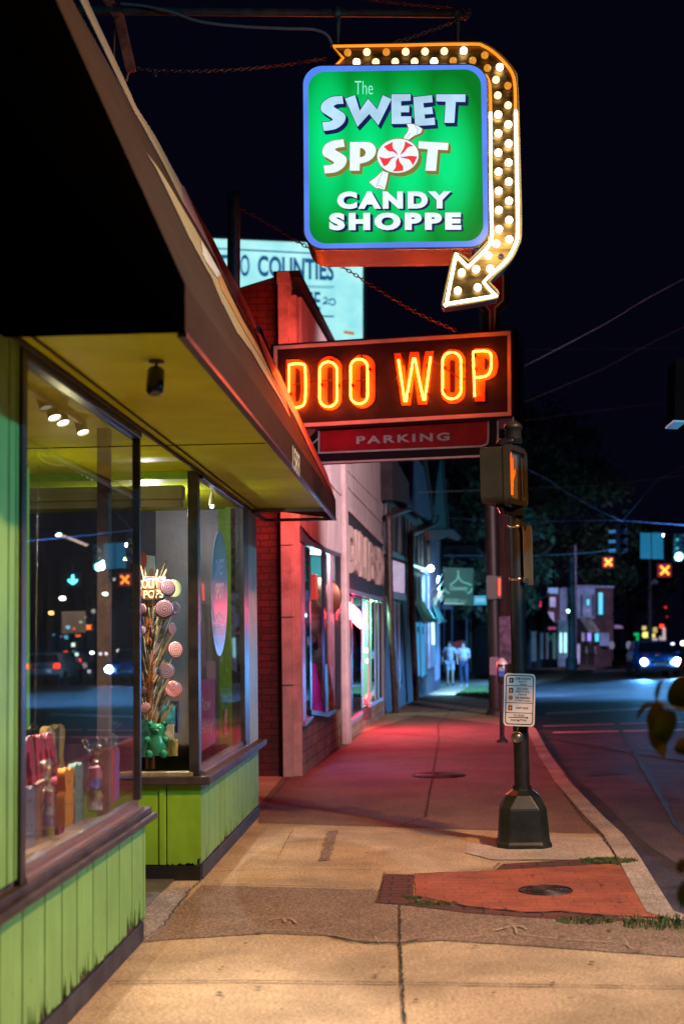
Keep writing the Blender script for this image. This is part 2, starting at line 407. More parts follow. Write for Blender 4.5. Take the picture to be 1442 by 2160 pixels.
def crack(pts, w=.006, jag=.004, dz=.011, name='joint'):
    mb = MB(); P3 = []
    for a, b in zip(pts, pts[1:]):
        A, B = np.array(G(*a)), np.array(G(*b)); n = max(2, int(np.linalg.norm(B-A)/.035))
        for k in range(n): P3.append(A+(B-A)*k/n+np.array([random.uniform(-jag, jag), random.uniform(-jag, jag), 0]))
    P3.append(np.array(G(*pts[-1]))); vs = []
    for i, p in enumerate(P3):
        q = P3[min(i+1, len(P3)-1)]-P3[max(i-1, 0)]; nn = np.array([-q[1], q[0], 0]); nn /= np.linalg.norm(nn)+1e-9
        ww = w*.55*random.uniform(.4, 1.5)
        for s in (-1, 1): v = p+nn*s*ww; vs.append((v[0], v[1], gz(v[1])+dz))
    mb.add(vs, [(2*i, 2*i+1, 2*i+3, 2*i+2) for i in range(len(P3)-1)])
    return struct(mb.build(name, M_crack))
crack([(860, 2300), (852, 2160), (843, 1988), (842, 1912)], .010)
crack([(840, 1745), (860, 1738), (897, 1724), (908, 1660), (925, 1560), (923, 1530), (985, 1465), (1010, 1440)], .012, .01)
crack([(130, 2076), (500, 2073), (900, 2078), (1460, 2087)], .010)
crack([(425, 1868), (620, 1872), (805, 1880)], .007)
crack([(430, 1843), (560, 1836), (808, 1838)], .007)
crack([(545, 1741), (700, 1750), (880, 1762), (985, 1775)], .006, .004)
crack([(585, 1815), (617, 1752)], .004)
crack([(550, 1716), (610, 1640)], .006)
crack([(760, 1730), (690, 1725), (600, 1722)], .003, .01)
crack([(700, 1978), (740, 1988), (800, 1993), (850, 1992), (905, 1982)], .012, .008)
crack([(1090, 1600), (1170, 1630), (1182, 1665), (1230, 1730), (1268, 1765), (1300, 1812), (1318, 1835), (1352, 1895)], .012, .01)
crack([(1205, 1652), (1245, 1705), (1287, 1757)], .014, .012)
crack([(1128, 1536), (1160, 1590), (1203, 1650)], .012, .01)
crack([(812, 1846), (900, 1846), (1040, 1835), (1055, 1822), (1160, 1815)], .007, .006)
crack([(876, 1894), (990, 1916), (1110, 1928), (1180, 1926), (1300, 1936)], .014, .008)
crack([(845, 1843), (810, 1843), (800, 1905)], .006, .004)
crack([(305, 1985), (345, 1955), (378, 1910), (402, 1880), (425, 1860)], .007, .008)
# tree shadows apart, the gap between the shop and its bay: rough mortar
sheet_px('mortar_patch', [(300, 1990), (345, 1955), (402, 1884), (400, 1870), (320, 1880), (318, 1860), (250, 1862), (200, 1990)], concrete('rough_mortar', (.30, .24, .2), .35, .9), .005, .006)
# chewed gum and chalk survey arrows on the pavement
mbg = MB()
for k in range(95):
    x = random.uniform(180, 1400); y = random.uniform(1620, 2150)
    if x < 950-.9*(y-1500)*1.0+0: continue
    p = G(x, y); r = random.uniform(.006, .016)
    mbg.add([(p[0]+r*math.cos(a)*random.uniform(.7, 1.2), p[1]+r*math.sin(a)*random.uniform(.7, 1.2), .013) for a in [i*math.pi/4 for i in range(8)]], [tuple(range(8))])
o = mbg.build('chewing_gum', pm('gum', (.06, .045, .035), .8, .3, 20, bmp=0)); o['kind'] = 'stuff'
M_chalk = pm('faded_paint', (.40, .31, .22), .9, .3, 60, bmp=0)
def paintline(pts, w, name):
    mb = MB(); P3 = [np.array(G(*p)) for p in pts]; vs = []
    for i, p in enumerate(P3):
        q = P3[min(i+1, len(P3)-1)]-P3[max(i-1, 0)]; nn = np.array([-q[1], q[0], 0]); nn /= np.linalg.norm(nn)+1e-9
        for s in (-1, 1): v = p+nn*s*w*random.uniform(.2, 1.0); vs.append((v[0], v[1], gz(v[1])+.0125))
    mb.add(vs, [(2*i, 2*i+1, 2*i+3, 2*i+2) for i in range(len(P3)-1)]); return mb
for nm, ls in (('left', [[(568, 1946), (590, 1941), (612, 1942), (624, 1951)], [(600, 1942), (600, 1949)]]),
               ('mid', [[(1046, 1967), (1075, 1958), (1100, 1959), (1108, 1965)], [(1085, 1959), (1090, 1974)]])):
    mb = MB()
    for l in ls:
        q = paintline(sm([(a, b, 1) for a, b in l], False, 4), .012, ''); mb.add(q.v, q.f)
    struct(mb.build('painted_arrow', M_chalk))
mb = MB()
for l in ([(560, 1967), (600, 1966), (680, 1972), (740, 1985), (830, 1990)], [(790, 1980), (800, 1994)], [(1090, 1975), (1180, 1985), (1290, 1993)], [(1280, 1992), (1315, 1995), (1330, 2005)], [(1318, 1985), (1325, 2002)], [(850, 1995), (940, 1982), (1090, 1976)]):
    q = paintline(l, .006, ''); mb.add(q.v, q.f)
struct(mb.build('painted_line', M_chalk))
# manhole covers
M_iron = pm('cast_iron', (.05, .035, .03), .5, .4, 14, .6, .6)
def manhole(x, y, r, lab, rings):
    c = G(x, y); t = thing('manhole_cover', lab, 'manhole cover', (c[0], c[1], c[2]))
    z = c[2]+.012
    mb = MB(); mb.lathe((c[0], c[1], z), [(r, 0), (r, .006), (r*1.08, .006), (r*1.08, -.01)], 36); mb.build('frame', M_iron, t)
    mb = MB(); mb.lathe((c[0], c[1], z), [(0, .003), (r*.97, .003), (r*.97, -.01)], 36)
    for k in range(rings):
        rr = r*(.2+.7*k/rings); mb.lathe((c[0], c[1], z), [(rr, .003), (rr+.004, .008), (rr+r*.05, .008), (rr+r*.06, .003)], 36)
    mb.build('lid', M_iron, t)
manhole(1150, 1882, .148, 'small round iron cover set in the red painted ramp', 4)
manhole(925, 1637, .27, 'wide round iron cover in the pavement near the storefronts', 5)
# road markings
M_road_paint = pm('road_paint', (.55, .55, .52), .6, .25, 20, bmp=0)
def mark(pts, name='road_marking'):
    out = []
    for (x, y) in pts:
        p = G(x, y, -.13); out.append((p[0], p[1]))
    mb = MB(); extrude2d(mb, [out], lambda x, y: (x, y, gz(y)-.126), (0, 0, 1), 0); struct(mb.build(name, M_road_paint))
mark([(1150, 1503), (1442, 1489), (1442, 1493), (1150, 1508)])
mark([(1145, 1531), (1442, 1522), (1442, 1524), (1145, 1533.5)]); mark([(1165, 1544), (1442, 1538), (1442, 1541), (1165, 1547)])
def tar(pts, mat, dz, name='road_patch'):
    out = []
    for i in range(len(pts)):
        A, B = G(*pts[i], -.13), G(*pts[(i+1) % len(pts)], -.13); n = max(1, int(math.dist(A, B)/.15))
        for k in range(n): t = k/n; out.append((A[0]+(B[0]-A[0])*t+random.uniform(-.02, .02), A[1]+(B[1]-A[1])*t+random.uniform(-.02, .02)))
    mb = MB(); extrude2d(mb, [out], lambda x, y: (x, y, gz(y)-.13+dz), (0, 0, 1), 0); struct(mb.build(name, mat))
M_tar = concrete('dark_tar', (.022, .018, .02), .4, .9, rough=.6, stain=.2); M_asph2 = concrete('worn_asphalt', (.085, .07, .075), .4, .95, rough=.75, stain=.3)
tar([(1345, 1572), (1442, 1570), (1442, 1580), (1345, 1582)], M_tar, .003); tar([(1240, 1626), (1330, 1622), (1335, 1632), (1245, 1636)], M_tar, .003)
tar([(1215, 1640), (1300, 1640), (1442, 1690), (1600, 1800), (1600, 1900), (1442, 1830), (1370, 1790)], M_asph2, .003, 'gutter_strip')
tar([(1180, 1562), (1442, 1600), (1700, 1640), (1700, 1646), (1442, 1605), (1180, 1565)], M_tar, .006, 'tar_seam'); tar([(1290, 1520), (1300, 1520), (1442, 1760), (1430, 1760)], M_tar, .006, 'tar_seam')
# far pavement across the side street
mb = MB(); pts = [(1040, 1440), (1125, 1437), (1185, 1428), (1235, 1413), (1330, 1402), (1442, 1398), (1442, 1388), (1040, 1395)]
o2 = [];
for (x, y) in pts:
    Y = 3000*1.53/(y-1330) if False else None
    p = G(x, y, -.0); o2.append((p[0], p[1]))
extrude2d(mb, [o2], lambda x, y: (x, y, gz(y)), (0, 0, 1), .14); struct(mb.build('far_pavement', M_olddim))
# far lit pavement and lawn ahead of the walkers
M_grass = pm('lawn', (.05, .10, .02), .95, .5, 9, bmp=.8)
# weeds
def tuft(x, y, n, h, spread, lab):
    n *= 3; h *= .62
    c = G(x, y); mb = MB()
    for k in range(n):
        a = random.uniform(0, 6.28); r = spread*math.sqrt(random.random()); bx, by = c[0]+r*math.cos(a)*1.8, c[1]+r*math.sin(a)
        hh = h*random.uniform(.4, 1); dx, dy = random.uniform(-1, 1)*hh*.8, random.uniform(-1, 1)*hh*.8; w_ = .0015+.0025*random.random()
        mb.add([(bx-w_, by, c[2]), (bx+w_, by, c[2]), (bx+dx*.5+w_, by+dy*.5, c[2]+hh*.75), (bx+dx, by+dy, c[2]+hh), (bx+dx*.5-w_, by+dy*.5, c[2]+hh*.75)], [(0, 1, 2, 3, 4)])
    o = mb.build('weeds', pm('weed_green', (.07, .10, .02), .7, .5, 30, bmp=0)); stuff(o); o['label'] = lab
tuft(1280, 1820, 330, .05, .11, 'low weeds where the ramp meets the kerb'); tuft(1235, 1945, 160, .03, .09, 'low weeds below the ramp')
tuft(915, 1908, 140, .03, .08, 'thin weeds along the ramp edge'); tuft(1395, 1955, 60, .11, .12, 'straggly grass stems by the kerb'); tuft(870, 1897, 60, .03, .03, 'weeds at the brick corner')
# ================================================================== CANDY SHOP
XF = -1.45
SHOP = thing('candy_shop', 'lime green wooden candy shop with bay windows under a long brown awning', 'shop', (-3, 8, 0))
M_green = wood_paint('lime_painted_board', (.23, .46, .13), peel=.0)
M_greenp = wood_paint('lime_painted_board_worn', (.23, .46, .13), peel=.12)
M_greenflat = wood_paint('lime_flat_board', (.27, .50, .035), grain=(30, 30, 3))
M_greenside = wood_paint('lime_side_warm_lit', (.27, .50, .035), grain=(4, 4, 1), peel=.0)  # same lime paint, warm light put into the colour by dropping blue
M_brown = pm('dark_brown_trim', (.045, .03, .028), .45, .4, 9, dirt=.5, dirtc=(.12, .09, .07))
M_kick = pm('blue_black_kickboard', (.025, .027, .045), .5, .5, 7, dirt=.5, dirtc=(.07, .07, .09))
M_metal = pm('window_aluminium', (.75, .73, .78), .16, .15, 18, .9, .25, stretch=(1, 8, 1))
M_darkframe = pm('dark_window_frame', (.035, .03, .03), .35, .3, 8)
M_soffit = pm('yellow_green_soffit', (.56, .64, .018), .5, .12, 1.4, bmp=.12, spec=.08)
M_rotwood = pm('bare_dark_wood', (.10, .055, .04), .9, .5, 20)
def boards(name, y0, y1, zlo, zhi, x, grooves, mat, jag=None, face=1):
    """vertical boards with real grooves; jag(y) raises the worn lower edge"""
    mb = MB(); ys = [y0]+[g for g in grooves if y0 < g < y1]+[y1]
    for a, b in zip(ys, ys[1:]):
        a2, b2 = a+.008, b-.008; n = max(2, int((b2-a2)/.008)); out = []
        for k in range(n+1):
            yy = a2+(b2-a2)*k/n; out.append((yy, zlo+(jag(yy) if jag else 0)))
        out += [(b2, zhi), (a2, zhi)]
        extrude2d(mb, [out], lambda u, v: (x, u, v), (1, 0, 0), .012)
    return mb.build(name, mat, SHOP)
rs = random.Random(3); JN = [rs.random() for _ in range(4000)]
def jagf(y):
    i = int(abs(y)*125); v = JN[i % 4000]; w = JN[(i//7+900) % 4000]
    return .006+.02*v*v+(.10*v*w if w > .74 else 0)
gr1 = [P(x, 2000, X=XF)[1] for x in (0, 48, 95, 131, 163, 197, 226, 252, 279, 303)]
gr1 = sorted([gr1[0]-.28*k for k in range(1, 20)]+gr1)
boards('wall_panel', 1.0, 7.42, .10, .60, XF, gr1, M_greenp, jagf)
mb = MB().box((XF-.13, 1.0, .0), (XF-.013, 7.42, .62)); mb.build('backing_board', M_rotwood, SHOP)
mb = MB().box((XF-.012, .99, 0), (XF+.006, 7.34, .098)); mb.build('kickboard', M_kick, SHOP, .003)
# full height boards left of the first window
boards('wall_panel', 1.0, 5.07, .69, 2.618, XF, [4.22, 4.48, 4.78, 4.94, 5.03], M_green)
mb = MB().box((XF-.1, 1.0, .66), (XF-.013, 5.07, 2.62)); mb.build('backing_board', M_rotwood, SHOP)
mb = MB().box((XF-.06, 5.07, .665), (XF+.012, 5.135, 2.62)); mb.build('window_post', M_darkframe, SHOP, .003)
# sill of the first bay
mb = MB().box((XF-.12, 1.0, .602), (XF+.055, 7.46, .632)); mb.box((XF-.12, 1.0, .632), (XF+.03, 7.44, .664)); mb.build('sill', M_brown, SHOP, .004)
# first window
def window(y0, y1, z0, z1, x, fr=.035, head=.05, refl=1.7):
    f = MB().box((x-.04, y0, z0), (x+.02, y1, z0+.022)).box((x-.05, y0, z0+.022), (x-.01, y1, z0+.055)); w = f.build('window_frame', M_metal, SHOP, .003)
    g = MB().box((x-.04, y0, z1-head), (x+.012, y1, z1)); g.build('frame_head', pm('blue_grey_channel', (.05, .045, .09), .3, .3, 9, .5), w, .004)
    g = MB().box((x-.035, y1-fr, z0+.055), (x+.006, y1, z1-head)); g.build('jamb', M_darkframe, w, .003)
    g = MB().quad((x-.012, y0, z0+.05), (x-.012, y1-fr, z0+.05), (x-.012, y1-fr, z1-head), (x-.012, y0, z1-head)); g.build('pane', glass('shop_window_glass_%d' % (refl*10), refl=refl, dirt=.02), w)
    return w
window(5.135, 7.29, .664, 2.62, XF)
# glass return of the first bay and its timber post
ret = MB().quad((XF-.02, 7.28, .67), (-3.2, 7.28, .67), (-3.2, 7.28, 2.6), (XF-.02, 7.28, 2.6)).build('pane', glass('return_glass', refl=.5), SHOP)
mb = MB().box((-1.62, 7.05, .665), (-1.56, 7.12, 2.6)); mb.build('window_post', pm('pink_brown_timber', (.20, .13, .10), .6, .2, 8), SHOP, .003)
mb = MB().box((-3.2, 7.30, 0), (XF-.02, 7.41, .60)); mb.build('return_wall', M_greenside, SHOP)
# display deck, back wall, floor, ceiling
mb = MB().box((-2.55, 1.0, .60), (XF-.13, 7.26, .63)); mb.build('display_deck', pm('deck_boards', (.16, .09, .07), .5, .25, 5), SHOP)
mb = MB().box((-4.3, 1.0, 0), (-4.2, 13, 2.7)).box((-4.2, .9, 0), (-1.5, 1.0, 2.7)); mb.build('inner_wall', pm('dark_blue_wall', (.035, .035, .055), .6, .2, 2), SHOP)
mb = MB().box((-4.2, 1.0, .0), (-1.6, 12.3, .012)); mb.build('floor', pm('shop_floor', (.10, .08, .07), .5, .2, 3), SHOP)
mb = MB().box((-4.3, .9, 2.622), (-1.51, 11.95, 2.66)).box((-1.509, 4.89, 2.622), (-.82, 11.95, 2.66)); mb.build('soffit', M_soffit, SHOP)
mb = MB().box((-4.3, 11.95, 2.63), (-1.47, 12.42, 2.66)); mb.build('soffit', M_soffit, SHOP)
mb = MB().box((XF+.075, 4.9, 2.612), (XF+.083, 11.94, 2.6215)).box((XF+.013, 4.9, 2.604), (XF+.03, 11.9, 2.6215)); mb.box((-4.0, 7.9, 2.617), (-.86, 7.906, 2.6215)); mb.build('soffit_joint', pm('soffit_joint', (.04, .04, .02), .8, .2, 3), SHOP)
mb = MB().box((-4.3, .9, 2.66), (-1.47, 12.42, 2.76)).box((-4.3, .9, 2.76), (-1.6, 12.42, 4.3)); mb.build('upper_wall', pm('black_roof', (.012, .012, .012), .9, .2, 3), SHOP)
# second bay
Y2, Y2b = 9.14, 12.36
gr2 = [P(x, 1700, X=XF)[1] for x in (434, 446, 458, 468, 478, 487, 496, 505, 514, 524, 533)]
boards('wall_panel', Y2+.005, Y2b, .095, .60, XF+.02, gr2, M_greenp, jagf)
mb = MB().box((XF-.1, Y2+.02, 0), (XF+.007, Y2b-.005, .62)); mb.build('backing_board', M_rotwood, SHOP)
mb = MB().box((XF-.11, Y2+.03, 0), (XF+.026, Y2b-.02, .095)); mb.build('kickboard', M_kick, SHOP, .003)
pl = MB(); x3 = P(352, 1740, Y=Y2)[0]
extrude2d(pl, [[(-3.2, .10), (x3-.004, .10), (x3-.004, .60), (-3.2, .60)]], lambda u, v: (u, Y2, v), (0, -1, 0), .012)
ol = [(x3+.004, .10)]+[(x3+.004+(XF+.02-x3-.004)*k/30, .095+.02*JN[k*3]**2+(.05*JN[k] if k > 26 else 0)) for k in range(1, 31)]+[(XF+.02, .60), (x3+.004, .60)]
extrude2d(pl, [ol], lambda u, v: (u, Y2, v), (0, -1, 0), .012)
pl.box((x3-.045, Y2-.008, .10), (x3-.012, Y2, .60)); pl.build('side_panel', M_greenside, SHOP)
mb = MB().box((-3.2, Y2+.013, 0), (XF-.101, Y2+.06, .62)); mb.build('backing_board', M_rotwood, SHOP)
mb = MB().box((-3.2, Y2-.012, 0), (XF+.018, Y2+.012, .092)); mb.build('kickboard', pm('black_kickboard', (.012, .012, .013), .35, .4, 5, dirt=.4, dirtc=(.03, .028, .025)), SHOP, .004)
mb = MB().box((-3.2, Y2-.04, .602), (XF+.085, Y2b+.07, .655)); mb.build('sill', M_brown, SHOP, .006)
mb = MB().box((-3.2, Y2-.02, .655), (XF-.03, Y2+.10, .68)); mb.build('sill_board', pm('sill_pale_board', (.32, .26, .15), .5, .25, 12), SHOP, .003)
mb = MB().box((XF-.055, Y2+.0, .656), (XF+.01, Y2+.05, 2.62)); cp = mb.build('corner_post', M_darkframe, SHOP, .004)
mb = MB().box((XF-.015, Y2+.05, .68), (XF+.008, Y2+.12, 2.62)); mb.build('jamb', pm('brown_jamb', (.13, .09, .08), .4, .2, 8, .3), cp, .003)
mb = MB().box((-3.2, Y2, 2.57), (XF-.055, Y2+.03, 2.62)); mb.build('frame_head', M_greenside, SHOP)
mb = MB().quad((-3.2, Y2+.02, .68), (XF-.055, Y2+.02, .68), (XF-.055, Y2+.02, 2.57), (-3.2, Y2+.02, 2.57)); mb.build('pane', glass('side_glass', refl=.8, dirt=.02), SHOP)
window(Y2+.12, 11.45, .656, 2.62, XF+.02, .04, .04, .8)
mb = MB().box((XF-.05, 11.45, .656), (XF+.026, 11.72, 2.62)); mb.build('window_post', M_darkframe, SHOP, .003)
boards('wall_panel', 11.72, Y2b, .656, 2.60, XF+.02, [11.85, 11.98, 12.1, 12.22], wood_paint('blue_lit_board', (.42, .50, .42), peel=.1))  # pale blue tone puts the cyan light on these boards into the colour
mb = MB().box((XF-.12, 11.72, .65), (XF+.007, Y2b-.002, 2.61)); mb.build('backing_board', M_rotwood, SHOP)
mb = MB().box((-4.2, 12.37, 0), (XF-.0, 12.42, 4.3)); mb.build('end_wall', pm('end_wall_render', (.05, .04, .04), .9, .3, 4), SHOP)
# inside of the second bay: painted back walls
mb = MB().box((-4.2, 12.0, .0), (-2.24, 12.05, 2.62)); mb.build('inner_wall', pm('dark_blue_wall', (.035, .035, .055), .6, .2, 2), SHOP)
mb = MB().box((-2.24, 11.95, .0), (-1.70, 12.05, 2.62)); mb.build('inner_wall', pm('grey_painted_board', (.20, .19, .21), .35, .1, 3, bmp=.4), SHOP)
mb = MB().box((-1.70, 11.9, .0), (-1.62, 12.04, 2.62)).box((-1.62, 11.75, 0), (XF-.052, 11.8, 2.62)); mb.build('inner_wall', M_greenflat, SHOP)
mb = MB().box((-3.2, Y2+.05, .62), (XF-.06, 11.7, .655)); mb.build('display_deck', pm('pale_deck', (.35, .36, .25), .5, .2, 5), SHOP)
mb = MB().box((-3.1, Y2+.1, 2.45), (P(388, 1000, Y=9.3)[0], Y2+.22, 2.54)).box((-3.1, Y2+.12, 2.40), (P(388, 1000, Y=9.3)[0]-.01, Y2+.2, 2.45)); mb.build('blind_box', pm('cream_box', (.32, .29, .2), .6, .1, 4), SHOP, .008)
# ------------------------------------------------------------------ awning
xa = lambda Y: -.808+.0054*(Y-4.88)
Ya, Yb, ZS, ZF, ZT = 4.88, 12.92, 2.60, 2.775, 4.41
def slope(Y, z): return (xa(Y)-(z-ZF)*.438, Y, z)
M_vinyl = wood_paint('brown_awning_vinyl', (.036, .022, .016), grain=(2, 2, 9), rough=.7, spec=.04)
M_vinyl2 = pm('maroon_awning_vinyl', (.21, .045, .04), .4, .15, 5, stretch=(1, .3, 1))
AW = MB()
AW.quad((xa(Ya), Ya, ZS), (xa(Yb), Yb, ZS), (xa(Yb), Yb, ZF), (xa(Ya), Ya, ZF))
n = 10
for k in range(n):
    z0 = ZF+(ZT-ZF)*k/n; z1 = ZF+(ZT-ZF)*(k+1)/n
    AW.quad(slope(Ya, z0), slope(Yb, z0), slope(Yb, z1), slope(Ya, z1))
AW.quad(slope(Ya, ZT), slope(Yb, ZT), (-1.62, Yb, ZT+.02), (-1.62, Ya, ZT+.02))
aw = AW.build('awning', M_vinyl, SHOP)
mb = MB(); mb.poly([(-1.9, Ya, ZS-.0), (xa(Ya), Ya, ZS), (xa(Ya), Ya, ZF), slope(Ya, ZT), (-1.9, Ya, ZT), (-4.2, Ya, ZT), (-4.2, Ya, 2.6)]); mb.build('end_panel', pm('black_unlit_end', (.0004, .0004, .0005), 1, .1, 3, bmp=0, spec=0), aw)  # near-black colour stands for the unlit hollow end of the awning
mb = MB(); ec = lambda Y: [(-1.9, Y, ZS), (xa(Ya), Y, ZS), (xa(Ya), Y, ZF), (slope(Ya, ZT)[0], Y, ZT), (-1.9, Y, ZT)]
mb.add(ec(.8)+ec(Ya-.004), [(0, 1, 6, 5), (1, 2, 7, 6), (2, 3, 8, 7), (3, 4, 9, 8), (0, 1, 2, 3, 4)]); mb.build('shade_cover', MC['black_unlit_end'], aw)  # added black cover, there to shade the boards left of the window
mb = MB(); mb.poly([(-1.44, Yb, 2.70), (xa(Yb), Yb, ZS), (xa(Yb), Yb, ZF), slope(Yb, ZT), (-1.44, Yb, ZT)]); mb.build('end_panel', M_vinyl2, aw)
mb = MB().box((xa(8)-.05, Ya+.01, ZS-.012), (xa(8)+.03, 11.95, ZS+.01)); mb = MB()
mb.obox(((xa(Ya)+xa(Yb))/2-.012, (Ya+Yb)/2, ZS-.006), (.016, 0, 0), ((xa(Yb)-xa(Ya))/2, (Yb-Ya)/2, 0), (0, 0, .009)); mb.build('edge_trim', pm('dark_purple_trim', (.03, .02, .035), .4, .2, 6), aw)
mb = MB().box((-1.42, 12.86, 2.585), (-.79, 12.91, 2.61)).box((-1.42, 11.96, 2.585), (-1.395, 12.86, 2.61)).box((-1.42, 11.96, 2.59), (-.8, 11.985, 2.72)).box((-1.42, 12.5, 2.72), (-.8, 12.9, 2.74)); mb.build('end_frame', pm('olive_frame', (.09, .08, .035), .5, .2, 6), aw)
# torn vinyl: peeled strips lying just proud of the slope
npl = np.cross(np.array(slope(Yb, 3))-np.array(slope(Ya, 3)), np.array(slope(Ya, 4))-np.array(slope(Ya, 3))); npl = npl/np.linalg.norm(npl)
if npl[0] < 0: npl = -npl
def peel(pts, mat, off, name):
    pl_ = (tuple(npl), tuple(np.array(slope(8, 3.2))+npl*off)); base = [np.array(P(x, y, plane=pl_)) for x, y in pts]
    # triangulate in (Y, z)
    mb = MB(); Xp = lambda u, v: (lambda c: (c[0]+npl[0]*off, u, c[2]+npl[2]*off))(slope(u, v-npl[2]*off))
    extrude2d(mb, [[(p[1], p[2]) for p in base]], Xp, npl, .004); return mb.build(name, mat, aw)
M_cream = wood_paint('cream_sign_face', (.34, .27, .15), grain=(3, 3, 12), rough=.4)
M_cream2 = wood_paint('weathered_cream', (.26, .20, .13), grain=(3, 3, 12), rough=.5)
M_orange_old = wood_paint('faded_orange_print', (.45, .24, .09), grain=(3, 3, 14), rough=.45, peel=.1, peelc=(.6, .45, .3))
# cream cap along the top, reddening to the far end
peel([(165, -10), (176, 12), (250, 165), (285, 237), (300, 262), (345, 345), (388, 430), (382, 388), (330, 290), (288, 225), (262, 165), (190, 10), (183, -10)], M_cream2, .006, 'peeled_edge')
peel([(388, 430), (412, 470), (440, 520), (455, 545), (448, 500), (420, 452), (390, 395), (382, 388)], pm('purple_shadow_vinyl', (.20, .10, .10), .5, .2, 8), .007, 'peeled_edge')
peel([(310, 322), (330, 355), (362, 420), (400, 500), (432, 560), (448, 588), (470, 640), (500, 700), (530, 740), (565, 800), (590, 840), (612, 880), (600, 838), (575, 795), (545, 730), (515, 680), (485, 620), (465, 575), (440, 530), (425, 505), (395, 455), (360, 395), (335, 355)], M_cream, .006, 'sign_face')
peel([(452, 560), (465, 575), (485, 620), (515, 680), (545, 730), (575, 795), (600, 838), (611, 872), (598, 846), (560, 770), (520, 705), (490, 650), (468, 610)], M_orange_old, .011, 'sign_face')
peel([(425, 508), (440, 532), (466, 578), (458, 585), (436, 552), (428, 535)], pm('white_tear', (.5, .5, .48), .5, .3, 14), .012, 'sign_face')
peel([(541, 700), (552, 706), (610, 830), (650, 915), (690, 1000), (706, 1050), (690, 1020), (655, 950), (625, 885), (600, 840), (575, 790), (556, 745)], M_vinyl2, .009, 'maroon_flap')
peel([(448, 500), (470, 545), (500, 600), (530, 660), (541, 690), (533, 695), (500, 640), (470, 580), (455, 545)], M_vinyl2, .009, 'maroon_flap')
mb = MB(); text_px(mb, '1583', 617, 938, 632, 988, X=None, plane=((1, -.0054, 0), (xa(12)+.004, 12, 0)), bold=.02, dy=-20); mb.build('house_number', pm('number_white', (.75, .70, .55), .5, .05, 5, bmp=0), aw)
for (x, y) in ((524, 768), (611, 902)):
    c = P(x, y, plane=(tuple(npl), tuple(np.array(slope(8, 3.2))+npl*.004)));
# hanging speaker under the awning
c = P(330, 728, X=-1.02); cy = c[1]
HS = thing('camera_housing', 'dark rounded camera housing hanging under the green soffit', 'camera', (c[0], c[1], 2.62))
mb = MB().tube([(c[0], cy, 2.62), (c[0], cy, 2.575)], .006); mb.lathe((c[0], cy, 2.62), [(.03, 0), (.03, -.008), (0, -.009)], 14); mb.build('bracket', M_brown, HS)
mb = MB().tube([(c[0]-.002, cy+.0, 2.585), (c[0], cy-.01, 2.575), (c[0]+.004, cy-.06, 2.49), (c[0]+.006, cy-.065, 2.478)], [.018, .034, .034, .02], 16); mb.build('body', pm('camera_black', (.015, .012, .012), .2, .2, 8), HS)
# track lights inside the first bay
M_track = pm('cream_track', (.5, .46, .28), .5, .1, 6)
xt = -1.66; TL = thing('track_light', 'cream ceiling track with spotlights inside the first bay window', 'light', (xt, 6.3, 2.62))
mb = MB().box((xt-.012, 5.4, 2.595), (xt+.012, 6.9, 2.621)); mb.build('rail', M_track, TL)
SP = []
for (x, y, dx, lit) in ((98, 862, -.03, 0), (116, 882, .0, 1), (134, 893, .01, 1), (176, 913, .0, 1)):
    p = np.array(P(x, y, X=xt)); base = np.array((xt, p[1]+.01, 2.595)); d = np.array((.35, -.25, -1.)); d /= np.linalg.norm(d)
    top = p-d*.11
    h = MB().tube([tuple(base), tuple(top)], .006, 6); h.tube([tuple(top-d*.01), tuple(top), tuple(top+d*.02), tuple(p)], [.012, .022, .028, .03], 14, cap=False); hh = h.build('spot_head', M_track, TL)
    l = MB().lathe(tuple(p-d*.008), [(0, 0), (.027, 0)], 14, tuple(d)); l.build('lens', em('spot_lens', (1, .86, .8), 14 if lit else 1.2) if lit else em('spot_lens_dim', (1, .8, .6), .35), hh)
    if lit: lamp('spot_lamp', tuple(p+d*.02), 210, (1, .82, .66), 'SPOT', .03, tuple(p+np.array([.02, -.6, -1.5])), 75, .5)
lamp('bay_lamp_and_fill', P(424, 1050, Y=10.4), 150, (.95, .93, 1), 'SPOT', .012, (-1.85, 10.0, .9), 110, .8)
lamp('bay_lamp_and_fill', (-2.0, 10.3, 2.45), 34, (.95, .9, 1), 'POINT', .012)  # unseen fill light added to brighten the grey back wall
lamp('recess_fill', (-2.1, 8.3, 2.1), 9, (1, .82, .38), 'POINT', .012)  # unseen fill light added to lift the soffit and bay side
T2 = thing('track_light', 'two small bright spotlights inside the second bay window', 'light', P(424, 1050, Y=10.4))
for (x, y, r_) in ((416, 1050, .019), (447, 1068, .016)):
    p = np.array(P(x, y, Y=10.4)); h = MB().tube([(p[0], p[1], 2.62), tuple(p+np.array([0, 0, .05])), tuple(p+np.array([0, 0, .01]))], [.006, .02, .026], 12); h.build('spot_head', M_track, T2)
    MB().ball(tuple(p), r_, 12, 8).build('lens', em('spot_lens', (1, .86, .8), 14), T2)
